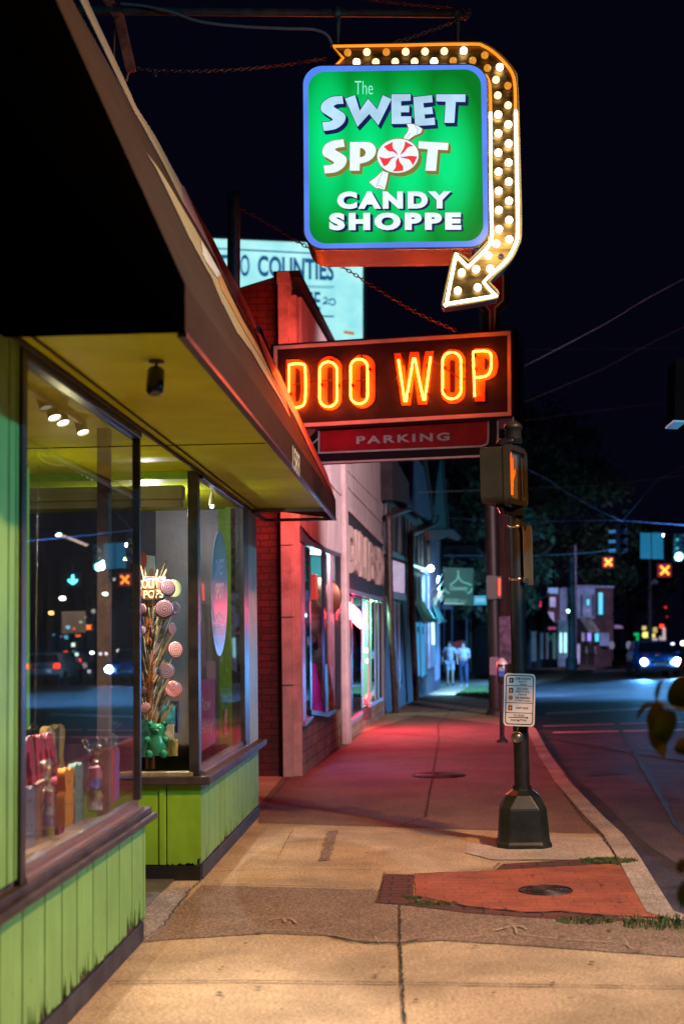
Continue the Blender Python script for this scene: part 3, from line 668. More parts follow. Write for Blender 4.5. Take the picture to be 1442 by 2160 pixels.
# ================================================================== CANDY SHOP SIGN
def grow(pts, d):
    """mitred outward offset of a closed 2D outline"""
    n = len(pts); a = sum(pts[i][0]*pts[(i+1) % n][1]-pts[(i+1) % n][0]*pts[i][1] for i in range(n)); sg = 1 if a > 0 else -1
    out = []
    for i in range(n):
        p0, p, p1 = np.array(pts[i-1][:2], float), np.array(pts[i][:2], float), np.array(pts[(i+1) % n][:2], float)
        t0 = p-p0; t1 = p1-p; l0, l1 = np.linalg.norm(t0), np.linalg.norm(t1)
        if l0 < 1e-9 or l1 < 1e-9: out.append(tuple(p)); continue
        n0 = np.array([t0[1], -t0[0]])/l0*sg; n1 = np.array([t1[1], -t1[0]])/l1*sg
        m = n0+n1; q = np.dot(m, m)
        m = m*(2/max(q, .8)); 
        out.append(tuple(p+m*d*.999))
    return out
YC = 9.3
def zs(x, y): return (660+x/4.241, 160+y/4.241)       # lettering zoom
def za(x, y): return (600+x/2.67, 60+y/2.67)          # whole sign zoom
def on(Y): return lambda x, y: P(x, y, Y=Y)
base = P(835, 150, Y=9.55)
CS = thing('hanging_sign', 'square green illuminated candy shop sign with blue rim hanging over the pavement', 'sign', base)
def qrect(c4, r, k=9):
    """rounded rectangle mapped onto four traced corners (TL, TR, BR, BL)"""
    o = []
    for u, v in rrect(0, 0, 1, 1, r, k):
        a, b, c, d = [np.array(q, float) for q in c4]; o.append(tuple((a*(1-u)+b*u)*(1-v)+(d*(1-u)+c*u)*v))
    return o
face_o = qrect([za(103, 212), za(1137, 204), za(1148, 1232), za(111, 1244)], .105); face_i = qrect([za(133, 245), za(1104, 229), za(1119, 1196), za(141, 1213)], .098)
M_bronze = pm('bronze_sheet', (.09, .06, .04), .25, .5, 7, .9, .25, stretch=(1, 1, 3), dirt=.4)
mb = MB(); extrude2d(mb, [face_o], on(9.32), (0, -1, 0), .47); cab = mb.build('cabinet', M_bronze, CS)
mb = MB(); cr = [(a, b) for a, b in face_o]
pts = [np.array(P(a, b, Y=9.31)) for a, b in face_o]; mb.tube(pts, .011, 6, closed=True); mb.build('retainer', M_bronze, CS)
# lit face: green acrylic, brighter where the tubes stand behind it
m, t, b = newmat('green_lit_acrylic'); v = axis_coord(t, 'XZ')
def blob(cx, cz, rx, rz):
    mp = t.nodes.new('ShaderNodeMapping'); mp.inputs['Location'].default_value = (-cx/rx, -cz/rz, 0); mp.inputs['Scale'].default_value = (1/rx, 1/rz, 1); lk(t, v, mp.inputs[0])
    g = t.nodes.new('ShaderNodeTexGradient'); g.gradient_type = 'SPHERICAL'; lk(t, mp.outputs[0], g.inputs[0]); return g.outputs['Fac']
cfx = P(820, 345, Y=YC); s_ = None
for (bx, by, rx, rz) in ((690, 300, .25, .75), (775, 345, .28, .8), (860, 345, .28, .8), (945, 340, .26, .62)):
    q = P(bx, by, Y=YC); g = blob(q[0], q[2], rx, rz)
    if s_ is None: s_ = g
    else:
        ad = t.nodes.new('ShaderNodeMath'); ad.operation = 'MAXIMUM'; lk(t, s_, ad.inputs[0]); lk(t, g, ad.inputs[1]); s_ = ad.outputs[0]
lk(t, ramp(t, s_, [(.0, (.0, .16, .012)), (.22, (.0, .27, .03)), (.45, (.0, .48, .10)), (.8, (.0, .70, .19))]), b.inputs['Emission Color']); b.inputs['Emission Strength'].default_value = 1.15
b.inputs['Base Color'].default_value = (0, .02, .005, 1); b.inputs['Roughness'].default_value = .5; b.inputs['Specular IOR Level'].default_value = .1
M_face = m
mb = MB(); extrude2d(mb, [face_i], on(9.303), (0, -1, 0), 0); mb.build('lit_face', M_face, CS)
mb = MB(); extrude2d(mb, [face_o, face_i], on(9.300), (0, -1, 0), 0); mb.build('blue_rim', em('blue_rim_glow', (.09, .24, .95), 1.1, var=.25), CS)
SW = dict(
 S=[(262, 178), (272, 250), (215, 253, 1), (185, 275, 1), (230, 305, 1), (280, 340, 1), (290, 380, 1), (265, 430, 1), (200, 475, 1), (95, 493), (82, 415), (150, 408, 1), (175, 388, 1), (130, 355, 1), (80, 320, 1), (70, 280, 1), (90, 235, 1), (160, 190, 1)],
 W=[(285, 203), (375, 172), (417, 312), (492, 205), (573, 300), (623, 172), (700, 208), (583, 442), (502, 340), (397, 455)],
 E=[(700, 165), (872, 162), (872, 222), (787, 226), (787, 268), (860, 265), (858, 325), (785, 325), (785, 362), (877, 362), (877, 428), (700, 430)],
 E2=[(895, 190), (1062, 172), (1068, 235), (985, 243), (990, 285), (1062, 278), (1072, 340), (995, 345), (1000, 383), (1085, 373), (1090, 438), (912, 448)],
 T=[(1100, 165), (1363, 165), (1360, 233), (1275, 233), (1262, 420), (1172, 420), (1185, 230), (1100, 228)])
SP2 = dict(
 S=[(272, 568), (283, 635), (225, 642, 1), (197, 660, 1), (245, 690, 1), (292, 725, 1), (300, 765, 1), (275, 815, 1), (205, 860, 1), (105, 873), (95, 803), (160, 795, 1), (187, 775, 1), (140, 742, 1), (95, 715, 1), (83, 670, 1), (110, 615, 1), (180, 580, 1)],
 P=[(330, 592), (440, 590), (520, 600, 1), (562, 655, 1), (545, 720, 1), (490, 765, 1), (418, 785), (416, 848), (328, 848)],
 T=[(943, 585), (1210, 600), (1203, 665), (1115, 660), (1098, 850), (1003, 848), (1025, 657), (940, 648)])
PH = [(420, 645), (450, 652, 1), (470, 685, 1), (455, 718, 1), (418, 728)]
M_white_l = em('pale_blue_lit', (.50, .78, 1.0), 1.1, var=.3, scale=5)
M_white_w = em('white_lit', (.82, .93, 1.0), 1.1, var=.12, scale=5)
M_navy = em('navy_lit', (.002, .008, .085), 1, (0, 0, 0)); M_olive = em('olive_lit', (.22, .19, .035), 1, (0, 0, 0)); M_redl = em('red_lit', (.85, .03, .035), 1.05)
zz = lambda pts: [zs(a, b) for a, b in pts]
def word(shapes, holes, mface, mshadow, nm, offs, gr):
    a = MB(); s = MB(); d = .0
    for k, (ch, pts) in enumerate(shapes.items()):
        o_ = sm(pts)
        for i, (ox, oy) in enumerate(offs):
            d += .00012
            extrude2d(s, [zz([(x+ox, y+oy) for x, y in grow(o_, gr)])], on(9.3015-d-.0015*i*0), (0, -1, 0), 0)
        ol = [zz(o_)]
        if ch == 'P': ol.append(zz(sm(PH)))
        extrude2d(a, ol, on(9.2975), (0, -1, 0), 0)
    s.build(nm+'_shadow', mshadow, CS); a.build(nm, mface, CS)
word(SW, None, M_white_l, M_navy, 'upper_lettering', [(0, 0), (7, 9), (14, 19), (21, 28)], 6)
word(SP2, None, M_white_w, M_olive, 'lower_lettering', [(0, 0), (7, 9), (14, 18), (20, 28)], 5)
# the wrapped peppermint
el = lambda cx, cy, rx, ry, rot: [(cx+rx*math.cos(a)*math.cos(rot)-ry*math.sin(a)*math.sin(rot), cy+rx*math.cos(a)*math.sin(rot)+ry*math.sin(a)*math.cos(rot)) for a in [i*2*math.pi/48 for i in range(48)]]
wr1 = sm([(838, 432), (905, 435, 1), (975, 475), (960, 510, 1), (905, 535, 1), (855, 570), (808, 560), (820, 535, 1), (845, 500, 1), (852, 465, 1)])
wr2 = sm([(622, 850), (672, 868), (660, 940, 1), (638, 1020), (590, 1005, 1), (560, 1003, 1), (500, 950), (550, 915, 1), (590, 880, 1)])
mb = MB(); d = 0
for pts in (el(760, 716, 193, 160, -.1), el(780, 742, 193, 160, -.1), grow(wr1, 6), [(x+16, y+12) for x, y in grow(wr1, 5)], grow(wr2, 6), [(x+16, y+10) for x, y in grow(wr2, 3)]):
    d += .0002; extrude2d(mb, [zz(pts)], on(9.2972-d), (0, -1, 0), 0)
mb.build('peppermint_outline', M_olive, CS)
mb = MB(); extrude2d(mb, [zz(el(758, 715, 185, 152, -.1))], on(9.2955), (0, -1, 0), 0); extrude2d(mb, [zz(wr1)], on(9.2952), (0, -1, 0), 0); extrude2d(mb, [zz(wr2)], on(9.2952), (0, -1, 0), 0); mb.build('peppermint', M_white_w, CS)
mb = MB()
for pts in ([(713, 590), (632, 632), (672, 672, 1), (720, 680, 1), (755, 712), (745, 680, 1), (712, 640, 1)], [(822, 585), (900, 628), (850, 640, 1), (815, 680, 1), (780, 710), (790, 680, 1), (812, 640, 1)],
            [(932, 722), (893, 803), (860, 750, 1), (815, 738, 1), (770, 725), (820, 722, 1), (870, 715, 1)], [(710, 856), (803, 850), (805, 810, 1), (775, 770, 1), (762, 728), (740, 765, 1), (738, 815, 1)],
            [(590, 722), (632, 810), (668, 790, 1), (700, 745, 1), (745, 722), (710, 725, 1), (650, 738, 1)]):
    extrude2d(mb, [zz(sm(pts))], on(9.294), (0, -1, 0), 0)
mb.build('peppermint_stripes', M_redl, CS)
mb = MB()
for l in ([(622, 860), (600, 905), (575, 965), (565, 1000)], [(838, 560), (850, 540), (870, 510)], [(905, 440), (940, 480), (925, 520)], [(575, 985), (600, 982), (630, 1005)]):
    mb.tube([P(*zs(a, b), Y=9.2945) for a, b in l], .0012, 4)
mb.build('wrapper_creases', M_navy, CS)
def lines_text(s, x0, y0, x1, y1, bold, sp, offs, nm, dy):
    sh = MB()
    for i, (ox, oy) in enumerate(offs): text_px(sh, s, x0+ox, y0+oy, x1+ox, y1+oy, Y=9.2990-.0002*i, bold=bold+.012, spacing=sp, dy=dy)
    sh.build(nm+'_shadow', M_navy, CS); f = MB(); text_px(f, s, x0, y0, x1, y1, Y=9.2975, bold=bold, spacing=sp, dy=dy); f.build(nm, M_white_w, CS)
lines_text('CANDY', 711, 404, 951, 441, .065, 1.3, [(0, 0), (2.5, 2), (5, 4)], 'candy_lettering', 1)
lines_text('SHOPPE', 694, 449, 972, 486, .065, 1.3, [(0, 0), (2.5, 2), (5, 4)], 'shoppe_lettering', 1)
mb = MB(); text_px(mb, 'The', 748, 171, 786, 199, Y=9.297, bold=-.012); mb.build('small_lettering', em('cyan_lit', (.35, 1, .85), 1.0), CS)
# arrow of bulbs round the cabinet
A_out = [(262, 92), (640, 86), (1040, 78, 1), (1130, 92, 1), (1215, 150, 1), (1285, 230, 1), (1308, 310, 1), (1322, 700, 1), (1330, 1130, 1), (1312, 1230, 1), (1262, 1320, 1), (1185, 1392, 1), (1150, 1430), (1198, 1482, 1), (1196, 1508, 1), (1170, 1525, 1), (925, 1568, 1), (893, 1555, 1), (890, 1530, 1), (945, 1285, 1), (962, 1265, 1), (985, 1268, 1), (1035, 1308), (1135, 1205, 1), (1143, 1160, 1), (1135, 700), (1120, 330), (1090, 225), (280, 218), (318, 165)]
A_o = [za(a, b) for a, b in sm(A_out)]
M_chan = pm('brass_channel', (.16, .11, .04), .33, .35, 5, .85, .2, stretch=(1, 1, 6))
mb = MB(); extrude2d(mb, [A_o], on(9.36), (0, -1, 0), .15); arr = mb.build('arrow_channel', M_chan, CS)
mb = MB(); pts = [P(a, b, Y=9.352) for a, b in A_o]; mb.tube(pts, .008, 6, closed=True); mb.build('channel_edge', pm('olive_edge', (.22, .18, .09), .35, .2, 6, .5), arr)
M_neonW = em('warm_white_neon', (1, .80, .50), 7); M_neonA = em('amber_neon', (1, .26, .012), 1.35)
def neon(pts, mat, r=.0105, Y=9.335, nm='neon_tube', closed=False):
    p3 = [P(a, b, Y=Y) for a, b in pts]; return MB().tube(p3, r, 8, closed=closed).build(nm, mat, CS)
to = [(272, 100), (640, 95), (1040, 88, 1), (1120, 100, 1), (1200, 155, 1), (1270, 235, 1), (1295, 310, 1), (1299, 440)]
neon([za(*p) for p in sm([(285, 213), (330, 166), (272, 100), (640, 95), (1040, 88, 1), (1120, 100, 1), (1200, 155, 1), (1270, 235, 1), (1294, 310, 1), (1298, 460)], False, 5)], M_neonA)
neon([za(*p) for p in sm([(1299, 462), (1306, 800), (1311, 1130, 1), (1298, 1215, 1), (1250, 1303, 1), (1172, 1375), (1118, 1428), (1182, 1500), (1170, 1508, 1), (925, 1548, 1), (912, 1540, 1), (962, 1290, 1), (972, 1285, 1), (1030, 1344), (1140, 1235, 1), (1165, 1170, 1), (1166, 1130), (1160, 860)], False, 5)], M_neonW)
neon([za(*p) for p in sm([(1110, 245), (1138, 275, 1), (1155, 330, 1), (1158, 470)], False, 5)], M_neonA)
neon([za(*p) for p in [(1158, 472), (1160, 700)]], M_neonW); neon([za(*p) for p in [(1160, 702), (1160, 858)]], em('amber_neon_soft', (1, .62, .25), 2.5))
BA = [(355, 133), (463, 130), (572, 130), (681, 128), (790, 127), (898, 125), (1007, 122), (1126, 148), (1210, 215), (1256, 320), (1257, 430), (1258, 538), (1260, 645), (1260, 752), (1261, 860), (1262, 968), (1263, 1076), (1264, 1184)]
BB = [(405, 187), (513, 187), (622, 185), (731, 184), (841, 183), (948, 180), (1058, 178), (1141, 220), (1189, 286), (1199, 374), (1201, 482), (1202, 588), (1202, 697), (1203, 804), (1204, 912), (1205, 1020), (1206, 1127), (1191, 1210), (1145, 1276), (1077, 1353), (1156, 1350), (996, 1372), (974, 1474), (1086, 1455)]
dim = {(355, 133), (572, 130), (1126, 148), (1256, 320), (948, 180), (1058, 178), (1141, 220)}
mid = {(463, 130), (681, 128), (790, 127), (622, 185), (513, 187), (898, 125), (731, 184), (1189, 286), (1199, 374), (1257, 430)}
M_b = {0: em('bulb_bright', (1, .80, .48), 9), 1: em('bulb_mid', (1, .66, .30), 2.4), 2: em('bulb_dim', (1, .36, .02), .75)}
sock = MB()
for p in BA+BB:
    c = P(*za(*p), Y=9.32); k = 2 if p in dim else 1 if p in mid else 0
    MB().lathe((c[0], 9.358, c[2]), [(.011, 0), (.018, .014), (.025, .030), (.025, .042), (.019, .055), (.009, .062), (0, .064)], 12, (0, -1, -.08)).build('bulb', M_b[k], CS)
    sock.lathe((c[0], 9.359, c[2]), [(.019, 0), (.019, .012), (.011, .013)], 12, (0, -1, 0))
sock.build('sockets', pm('socket_brass', (.3, .2, .1), .4, .2, 9, .8), CS)
c = P(*za(1218, 1282), Y=9.35); MB().lathe((c[0], 9.358, c[2]), [(.020, 0), (.020, .006), (.013, .006), (.013, 0), (0, 0)], 14, (0, -1, 0)).build('drain_hole', pm('dark_ring', (.02, .02, .015), .5, .1, 5), CS)
lamp('sign_bulb_light', P(1046, 480, Y=9.1), 6, (1, .72, .38), 'POINT', .12)
# mast, hangers, chains
M_pipe = pm('black_pipe', (.07, .05, .045), .45, .3, 9)
YM = 9.6
ms = thing('sign_mast', 'dark horizontal pipe mast holding the candy shop sign', 'mast', P(280, 25, Y=YM))
MB().tube([P(120, 22, Y=YM), P(985, 29, Y=YM)], .03, 12).build('pipe', M_pipe, ms)
h = MB().tube([P(975, 29, Y=YM), P(980, 29, Y=YM), P(996, 28, Y=YM)], [.032, .05, .006], 10); h.build('end_cap', M_pipe, ms)
for x in (712, 964):
    h = MB().tube([P(x, 15, Y=YM), P(x, 50, Y=YM), P(x, 104, Y=YM)], [.022, .022, .008], 8); h.lathe(P(x, 29, Y=YM), [(.045, -.02), (.045, .02), (.0, .02)], 12, (1, 0, 0)); h.build('hanger', M_pipe, ms)
cb = [P(a, b, Y=YM-.06) for a, b in sm([(255, 8, 1), (300, 12, 1), (360, 25, 1), (420, 45, 1), (500, 55, 1), (600, 60, 1), (660, 62, 1), (690, 75, 1), (700, 98, 1)], False, 5)]
tag(MB().tube(cb, .011, 8).build('sign_cable', pm('grey_conduit', (.18, .17, .17), .4, .1, 5)), 'grey cable looping from the pipe mast down to the candy sign', 'cable')
M_redsteel = pm('rusty_red_steel', (.7, .09, .045), .5, .35, 8, dirt=.5)
br = thing('mast_bracket', 'rusty red steel bracket carrying the pipe mast', 'bracket', P(268, 160, Y=YM))
a = MB(); 
for (p, q, wd) in (((215, -20), (252, 38), .035), ((252, 38), (277, 150), .035)):
    A, B = np.array(P(*p, Y=YM)), np.array(P(*q, Y=YM)); dd = (B-A)/2; pn = np.array([dd[2], 0, -dd[0]]); pn = pn/np.linalg.norm(pn)*wd
    a.obox(tuple((A+B)/2), tuple(dd*1.03), tuple(pn), (0, .022, 0))
a.build('angle_iron', M_redsteel, br, .003)
MB().tube([P(243, 30, Y=YM), P(240, 120, Y=YM), P(250, 165, Y=YM)], .009, 6).build('strut', M_redsteel, br); MB().tube([P(272, 148, Y=YM), P(266, 172, Y=YM)], .011, 6).build('strut', M_redsteel, br)
def chain(pts, Y, label, L=.045, r=.0035, mat=None, k=6, Y2=None):
    P3 = [np.array(P(a, b, Y=Y if Y2 is None else Y+(Y2-Y)*i/(len(pts)*k))) for i, (a, b) in enumerate(sm([(a, b, 1) for a, b in pts], False, k))]
    mb = MB(); d = 0; seg = 0; pos = P3[0].copy(); j = 0
    # walk the path
    path = []; acc = [0]
    for a, b in zip(P3, P3[1:]): acc.append(acc[-1]+np.linalg.norm(b-a))
    n = int(acc[-1]/(L*.75))
    for i in range(n):
        s = (i+.5)*L*.75; j = max(q for q in range(len(acc)) if acc[q] <= s); j = min(j, len(P3)-2)
        tt = (s-acc[j])/(acc[j+1]-acc[j]+1e-9); c = P3[j]+(P3[j+1]-P3[j])*tt; t_ = (P3[j+1]-P3[j]); t_ /= np.linalg.norm(t_)
        up = np.array([0, 1., 0]) if i % 2 else np.array([0, 0, 1.]); u = np.cross(t_, up); u /= np.linalg.norm(u)
        ring = [c+t_*math.cos(a)*L*.5+u*math.sin(a)*L*.28 for a in [q*2*math.pi/8 for q in range(8)]]
        mb.tube(ring, r, 5, closed=True)
    return tag(mb.build('chain', mat or pm('rusty_chain', (.20, .10, .05), .45, .4, 20, .7)), label, 'chain')
chain([(284, 143), (330, 148), (420, 150), (520, 145), (610, 135), (695, 122)], 9.75, 'rusty chain from the red bracket to the tail of the lit arrow', .04)
chain([(325, 146), (327, 155), (328, 168)], 9.7, 'short loose end of chain dangling by the red bracket', .035)
chain([(828, 90), (870, 78), (920, 60), (985, 36)], 9.5, 'chain rising from the candy sign to the end of the mast', .04)
chain([(700, -14), (800, 2), (900, 12), (992, 20)], 9.8, 'chain above the pipe mast at the top edge', .04)
chain([(507, 440), (580, 480), (650, 523), (720, 562), (800, 612), (880, 660), (962, 697)], 13.3, 'long chain from the black stack behind the sign down to the neon sign', .055, .005)
# ================================================================== NEON PARKING SIGN
pA = np.array(P(580, 730, Y=13.75)); pB = np.array(P(1080, 695, Y=13.4)); ex = pB-pA; ex[2] = 0; ex /= np.linalg.norm(ex); nf = np.array([ex[1], -ex[0], 0.]);
if nf[1] > 0: nf = -nf
def dp(off=0.): return (tuple(nf), tuple(pA+nf*off))
def zd(x, y): return (570+x/2.622, 680+y/2.622)
def dwf(off): return lambda x, y: P(x, y, plane=dp(off))
def dz(off): return lambda x, y: P(*zd(x, y), plane=dp(off))
NS = thing('neon_sign', 'black box sign with red orange neon letters over a red parking arrow board', 'sign', tuple((pA+pB)/2))
M_black = pm('black_sign_face', (.022, .005, .006), .6, .3, 3)
M_cab = pm('dark_brown_cabinet', (.05, .025, .025), .4, .3, 6, .3)
box_f = [(2, 122), (1342, 35), (1345, 530), (2, 600)]
f4 = [np.array(dz(-.004)(*p)) for p in box_f]; dep = np.array([.14, .66, 0.]); depl = np.array([-.05, .66, 0])
b4 = [f4[0]+depl, f4[1]+dep, f4[2]+dep, f4[3]+depl]
mb = MB(); mb.add([tuple(p) for p in f4+b4], [(0, 1, 2, 3), (4, 5, 6, 7), (0, 1, 5, 4), (1, 2, 6, 5), (2, 3, 7, 6), (3, 0, 4, 7)]); mb.build('cabinet', M_cab, NS)
mb = MB(); extrude2d(mb, [[(14, 127), (1334, 44), (1337, 520), (14, 592)]], dz(0.0), nf, 0); mb.build('face', M_black, NS)
mb = MB(); extrude2d(mb, [[(18, 131), (1328, 47), (1331, 516), (18, 588)], [(38, 149), (1308, 71), (1311, 495), (38, 566)]], dz(.006), nf, .004); mb.build('border', pm('pink_border', (.85, .6, .52), .5, .1, 4), NS)
mb = MB().add([tuple(f4[1]+np.array([.0, -.02, .03])), tuple(f4[1]+dep+np.array([.03, 0, .0])), tuple(f4[1]+dep+np.array([.03, 0, -.05])), tuple(f4[1]+np.array([.02, -.02, -.05]))], [(0, 1, 2, 3)]); mb.build('end_flashing', M_bronze, NS)
st = lambda x0, y0, x1, y1: rrect(x0, y0, x1, y1, (x1-x0)/2-.5, 8)
LT = [
 [sm([(88, 207), (150, 205), (200, 232, 1), (215, 300, 1), (213, 400, 1), (192, 462, 1), (150, 488), (88, 491)]), sm([(138, 250), (160, 262, 1), (166, 300, 1), (164, 420, 1), (138, 440)])],
 [st(262, 188, 395, 487), st(314, 245, 346, 452)], [st(442, 178, 578, 475), st(495, 235, 528, 420)],
 [[(683, 170), (735, 168), (752, 335), (770, 165), (820, 163), (833, 330), (855, 160), (902, 158), (865, 455), (815, 455), (795, 300), (775, 458), (725, 460)]],
 [st(942, 148, 1077, 450), st(990, 206, 1021, 390)],
 [sm([(1128, 145), (1200, 143), (1245, 170, 1), (1258, 230, 1), (1245, 290, 1), (1200, 318), (1185, 320), (1185, 437), (1130, 437)]), sm([(1182, 195), (1205, 210, 1), (1208, 245, 1), (1182, 268)])]]
M_let = pm('orange_letter_face', (.85, .13, .015), .5, .12, 5, bmp=0)
for L_ in LT:
    mb = MB(); extrude2d(mb, L_, dz(.012), nf, .010); mb.build('painted_letter', M_let, NS)
M_neonR = em('red_orange_neon', (1, .105, .007), 66)
def tubep(pts, off=.055, r=.0085, mat=None, closed=False, nm='neon_tube'):
    f = dz(off); return MB().tube([f(a, b) for a, b in pts], r, 8, closed=closed).build(nm, mat or M_neonR, NS)
tubep(sm([(103, 232), (172, 230, 1), (192, 258, 1), (192, 430, 1), (165, 466, 1), (120, 470), (103, 425)], True, 4), closed=True)
tubep(st(272, 218, 368, 467), closed=True); tubep(st(443, 203, 537, 450), closed=True)
tubep([(707, 205), (742, 438), (749, 438), (790, 198), (797, 198), (846, 430), (853, 430), (885, 190)])
tubep(st(951, 165, 1053, 423), closed=True)
tubep(sm([(1128, 410), (1120, 161), (1195, 159, 1), (1218, 182, 1), (1217, 258, 1), (1190, 297, 1), (1125, 304)], False, 4))
M_blk = pm('blacked_out_tube', (.09, .02, .015), .3, .2, 9)
for l in ([(125, 343), (170, 339)], [(215, 330), (268, 322)], [(285, 322), (345, 320)], [(395, 330), (442, 328)], [(475, 323), (540, 318)], [(895, 205), (975, 262), (1055, 315), (1125, 306)], [(1115, 420), (1160, 408)]):
    tubep(l, .045, .007, M_blk, nm='dark_tube')
tubep(sm([(543, 245, 1), (550, 290, 1), (575, 335, 1), (615, 350, 1), (665, 335, 1), (712, 280, 1)], False, 5), .05, .004, M_blk, nm='wire')
tubep([(728, 170), (736, 240)], .04, .014, M_blk, nm='dark_tube')
mb = MB()
for (a, b) in ((195, 290), (195, 372), (110, 395), (285, 345), (375, 350), (338, 213), (505, 192), (455, 350), (548, 260), (790, 238), (870, 238), (730, 358), (870, 400), (962, 252), (1010, 165), (1057, 235), (962, 380), (1132, 185), (1220, 215), (1132, 260), (1020, 425), (760, 400)):
    c = dz(.03)(a, b); mb.obox(c, tuple(ex*.010), (0, 0, .016), tuple(nf*.03))
mb.build('tube_supports', M_blk, NS)
# rear face carries the same tubes
bk = MB()
for x0, x1 in ((.25, .6), (.75, 1.1), (1.6, 1.95)):
    q = lambda u, v: tuple(f4[0]+depl+(f4[1]+dep-f4[0]-depl)*(u/2.5)+np.array([0, .05, v]))
    bk.tube([q(x0, -.2), q(x1, -.2), q(x1, -.7), q(x0, -.7)], .009, 6, closed=True)
bk.build('rear_neon_tube', M_neonR, NS)
# parking board
M_prk = pm('parking_red', (.75, .02, .03), .35, .12, 5)
M_wl = pm('white_sign_line', (.9, .8, .7), .5, .08, 8, bmp=0)
bd = sm([(1262, 545), (1262, 660, 1), (1235, 720, 1), (1165, 745), (262, 788), (150, 700), (262, 590)])
mb = MB(); extrude2d(mb, [bd], dz(-.10), nf, .04); mb.build('arrow_board', M_black, NS)
mb = MB(); extrude2d(mb, [sm([(272, 603), (1203, 548), (1203, 645, 1), (1192, 672, 1), (1160, 684), (272, 718)])], dz(-.09), nf, .006); mb.build('red_panel', M_prk, NS)
def band(pts, wd): # 2D stroke outline
    n = len(pts); L = []; R = []
    for i in range(n):
        a = np.array(pts[max(i-1, 0)], float); b = np.array(pts[min(i+1, n-1)], float); t_ = b-a; t_ /= np.linalg.norm(t_); nn = np.array([-t_[1], t_[0]])*wd/2
        L.append(tuple(np.array(pts[i])+nn)); R.append(tuple(np.array(pts[i])-nn))
    return L+R[::-1]
mb = MB(); extrude2d(mb, [band(sm([(1203, 545), (1203, 645, 1), (1192, 674, 1), (1160, 685), (270, 722)], False, 5), 10)], dz(-.078), nf, .004)
extrude2d(mb, [band([(268, 600), (268, 727)], 10)], dz(-.0785), nf, .004); extrude2d(mb, [band([(222, 682), (266, 640)], 9)], dz(-.0775), nf, .004)
extrude2d(mb, [band(sm([(1256, 545), (1254, 660, 1), (1232, 710, 1), (1160, 739), (255, 778)], False, 5), 11)], dz(-.078), nf, .004); mb.build('white_outline', M_wl, NS)
mb = MB(); text_quad(mb, 'PARKING', dz(-.078)(475, 674), dz(-.078)(990, 653), dz(-.078)(475, 630), .035, 1.32); mb.build('parking_lettering', M_wl, NS)
# red post of the arrow rising behind
def zr(x, y): return (880+x/3.6, 80+y/3.6)
pf = lambda off: (lambda x, y: P(*zr(x, y), plane=dp(off)))
mb = MB(); extrude2d(mb, [[(470, 1800), (690, 1800), (690, 2020), (625, 2085), (620, 2260), (500, 2260), (500, 2080), (460, 2040)]], pf(-.2), nf, .05); mb.build('arrow_post_back', M_black, NS)
mb = MB(); extrude2d(mb, [[(480, 1800), (655, 1800), (655, 1992), (594, 2052), (588, 2250), (541, 2250), (541, 2075), (515, 2040)]], pf(-.19), nf, .006); mb.build('arrow_post_line', M_wl, NS)
mb = MB(); extrude2d(mb, [[(490, 1800), (641, 1800), (641, 1985), (580, 2045), (574, 2250), (556, 2250), (556, 2068), (520, 2025)]], pf(-.182), nf, .006); mb.build('arrow_post_red', M_prk, NS)
def area(name, loc, nrm, sx, sy, power, col):
    l = bpy.data.lights.new(name, 'AREA'); l.shape = 'RECTANGLE'; l.size = sx; l.size_y = sy; l.energy = power; l.color = col
    o = bpy.data.objects.new(name, l); COL.objects.link(o); o.location = loc; o.rotation_euler = Vector(nrm).to_track_quat('-Z', 'Y').to_euler(); return o
cN = (pA+pB)/2
area('neon_light', tuple(np.array(dz(.12)(680, 320))), (nf[0], nf[1], -.5), 1.9, .5, 30, (1, .09, .03))
area('neon_light', tuple(np.array(dz(.12)(680, 320))+np.array([.05, 1.05, 0])), (0, 1, -.38), 1.9, .5, 175, (1, .11, .10))
# black stack pipe behind the awning
c0 = P(490, 690, Y=13.3); sp_ = thing('stack_pipe', 'tall black stack pipe rising behind the awning', 'pipe', (c0[0], 13.3, 2.6))
MB().tube([(P(490, 700, Y=13.3)[0]-.01, 13.3, 2.7), P(493.5, 418, Y=13.3)], .062, 18).build('pipe', M_pipe, sp_)
MB().lathe(P(493.5, 418, Y=13.3), [(.066, -.06), (.068, .05), (.055, .052), (.05, -.02)], 18).build('collar', M_pipe, sp_)
# ================================================================== PEDESTRIAN SIGNAL POLE
M_pole = pm('black_pole_paint', (.012, .009, .008), .5, .3, 12, dirt=.3, dirtc=(.05, .04, .035))
M_housing = pm('olive_black_housing', (.035, .028, .018), .42, .12, 10)
YP = 10.52; xp = G(1103, 1783)[0]
PP_ = thing('signal_pole', 'black pedestrian signal pole on a flared square base', 'pole', (xp, YP, 0))
PP_['label'] = 'black round signal pole on a flared square base at the kerb ramp'
bs = MB(); prof = [(.178, 0), (.180, .03), (.168, .05), (.152, .27), (.148, .285), (.10, .37), (.068, .405), (.066, .43)]
n8 = 16
def sq(r, z, k=.35):
    o = []
    for i in range(4):
        a = math.pi/4+i*math.pi/2
        for da in (-k, k):
            rr = r/math.cos(math.pi/4-abs(da)) if False else r*1.28*math.cos(.0)
            o.append((xp+rr*math.cos(a+da), YP+rr*math.sin(a+da), z))
    return o
rings = [sq(r, z, .22 if r > .11 else .39) if r > .075 else sq(r*.85, z, .39) for r, z in prof]
vs = [p for r in rings for p in r]; fs = [(i*8+k, i*8+(k+1) % 8, (i+1)*8+(k+1) % 8, (i+1)*8+k) for i in range(len(rings)-1) for k in range(8)]
bs.add(vs, fs); bs.build('pedestal', pm('pedestal_paint', (.009, .012, .010), .42, .35, 9, dirt=.5, dirtc=(.05, .05, .045)), PP_, .004)
ztop = P(1087, 902, Y=YP)[2]
MB().tube([(xp, YP, .40), (xp, YP, ztop)], .0555, 24).build('shaft', M_pole, PP_)
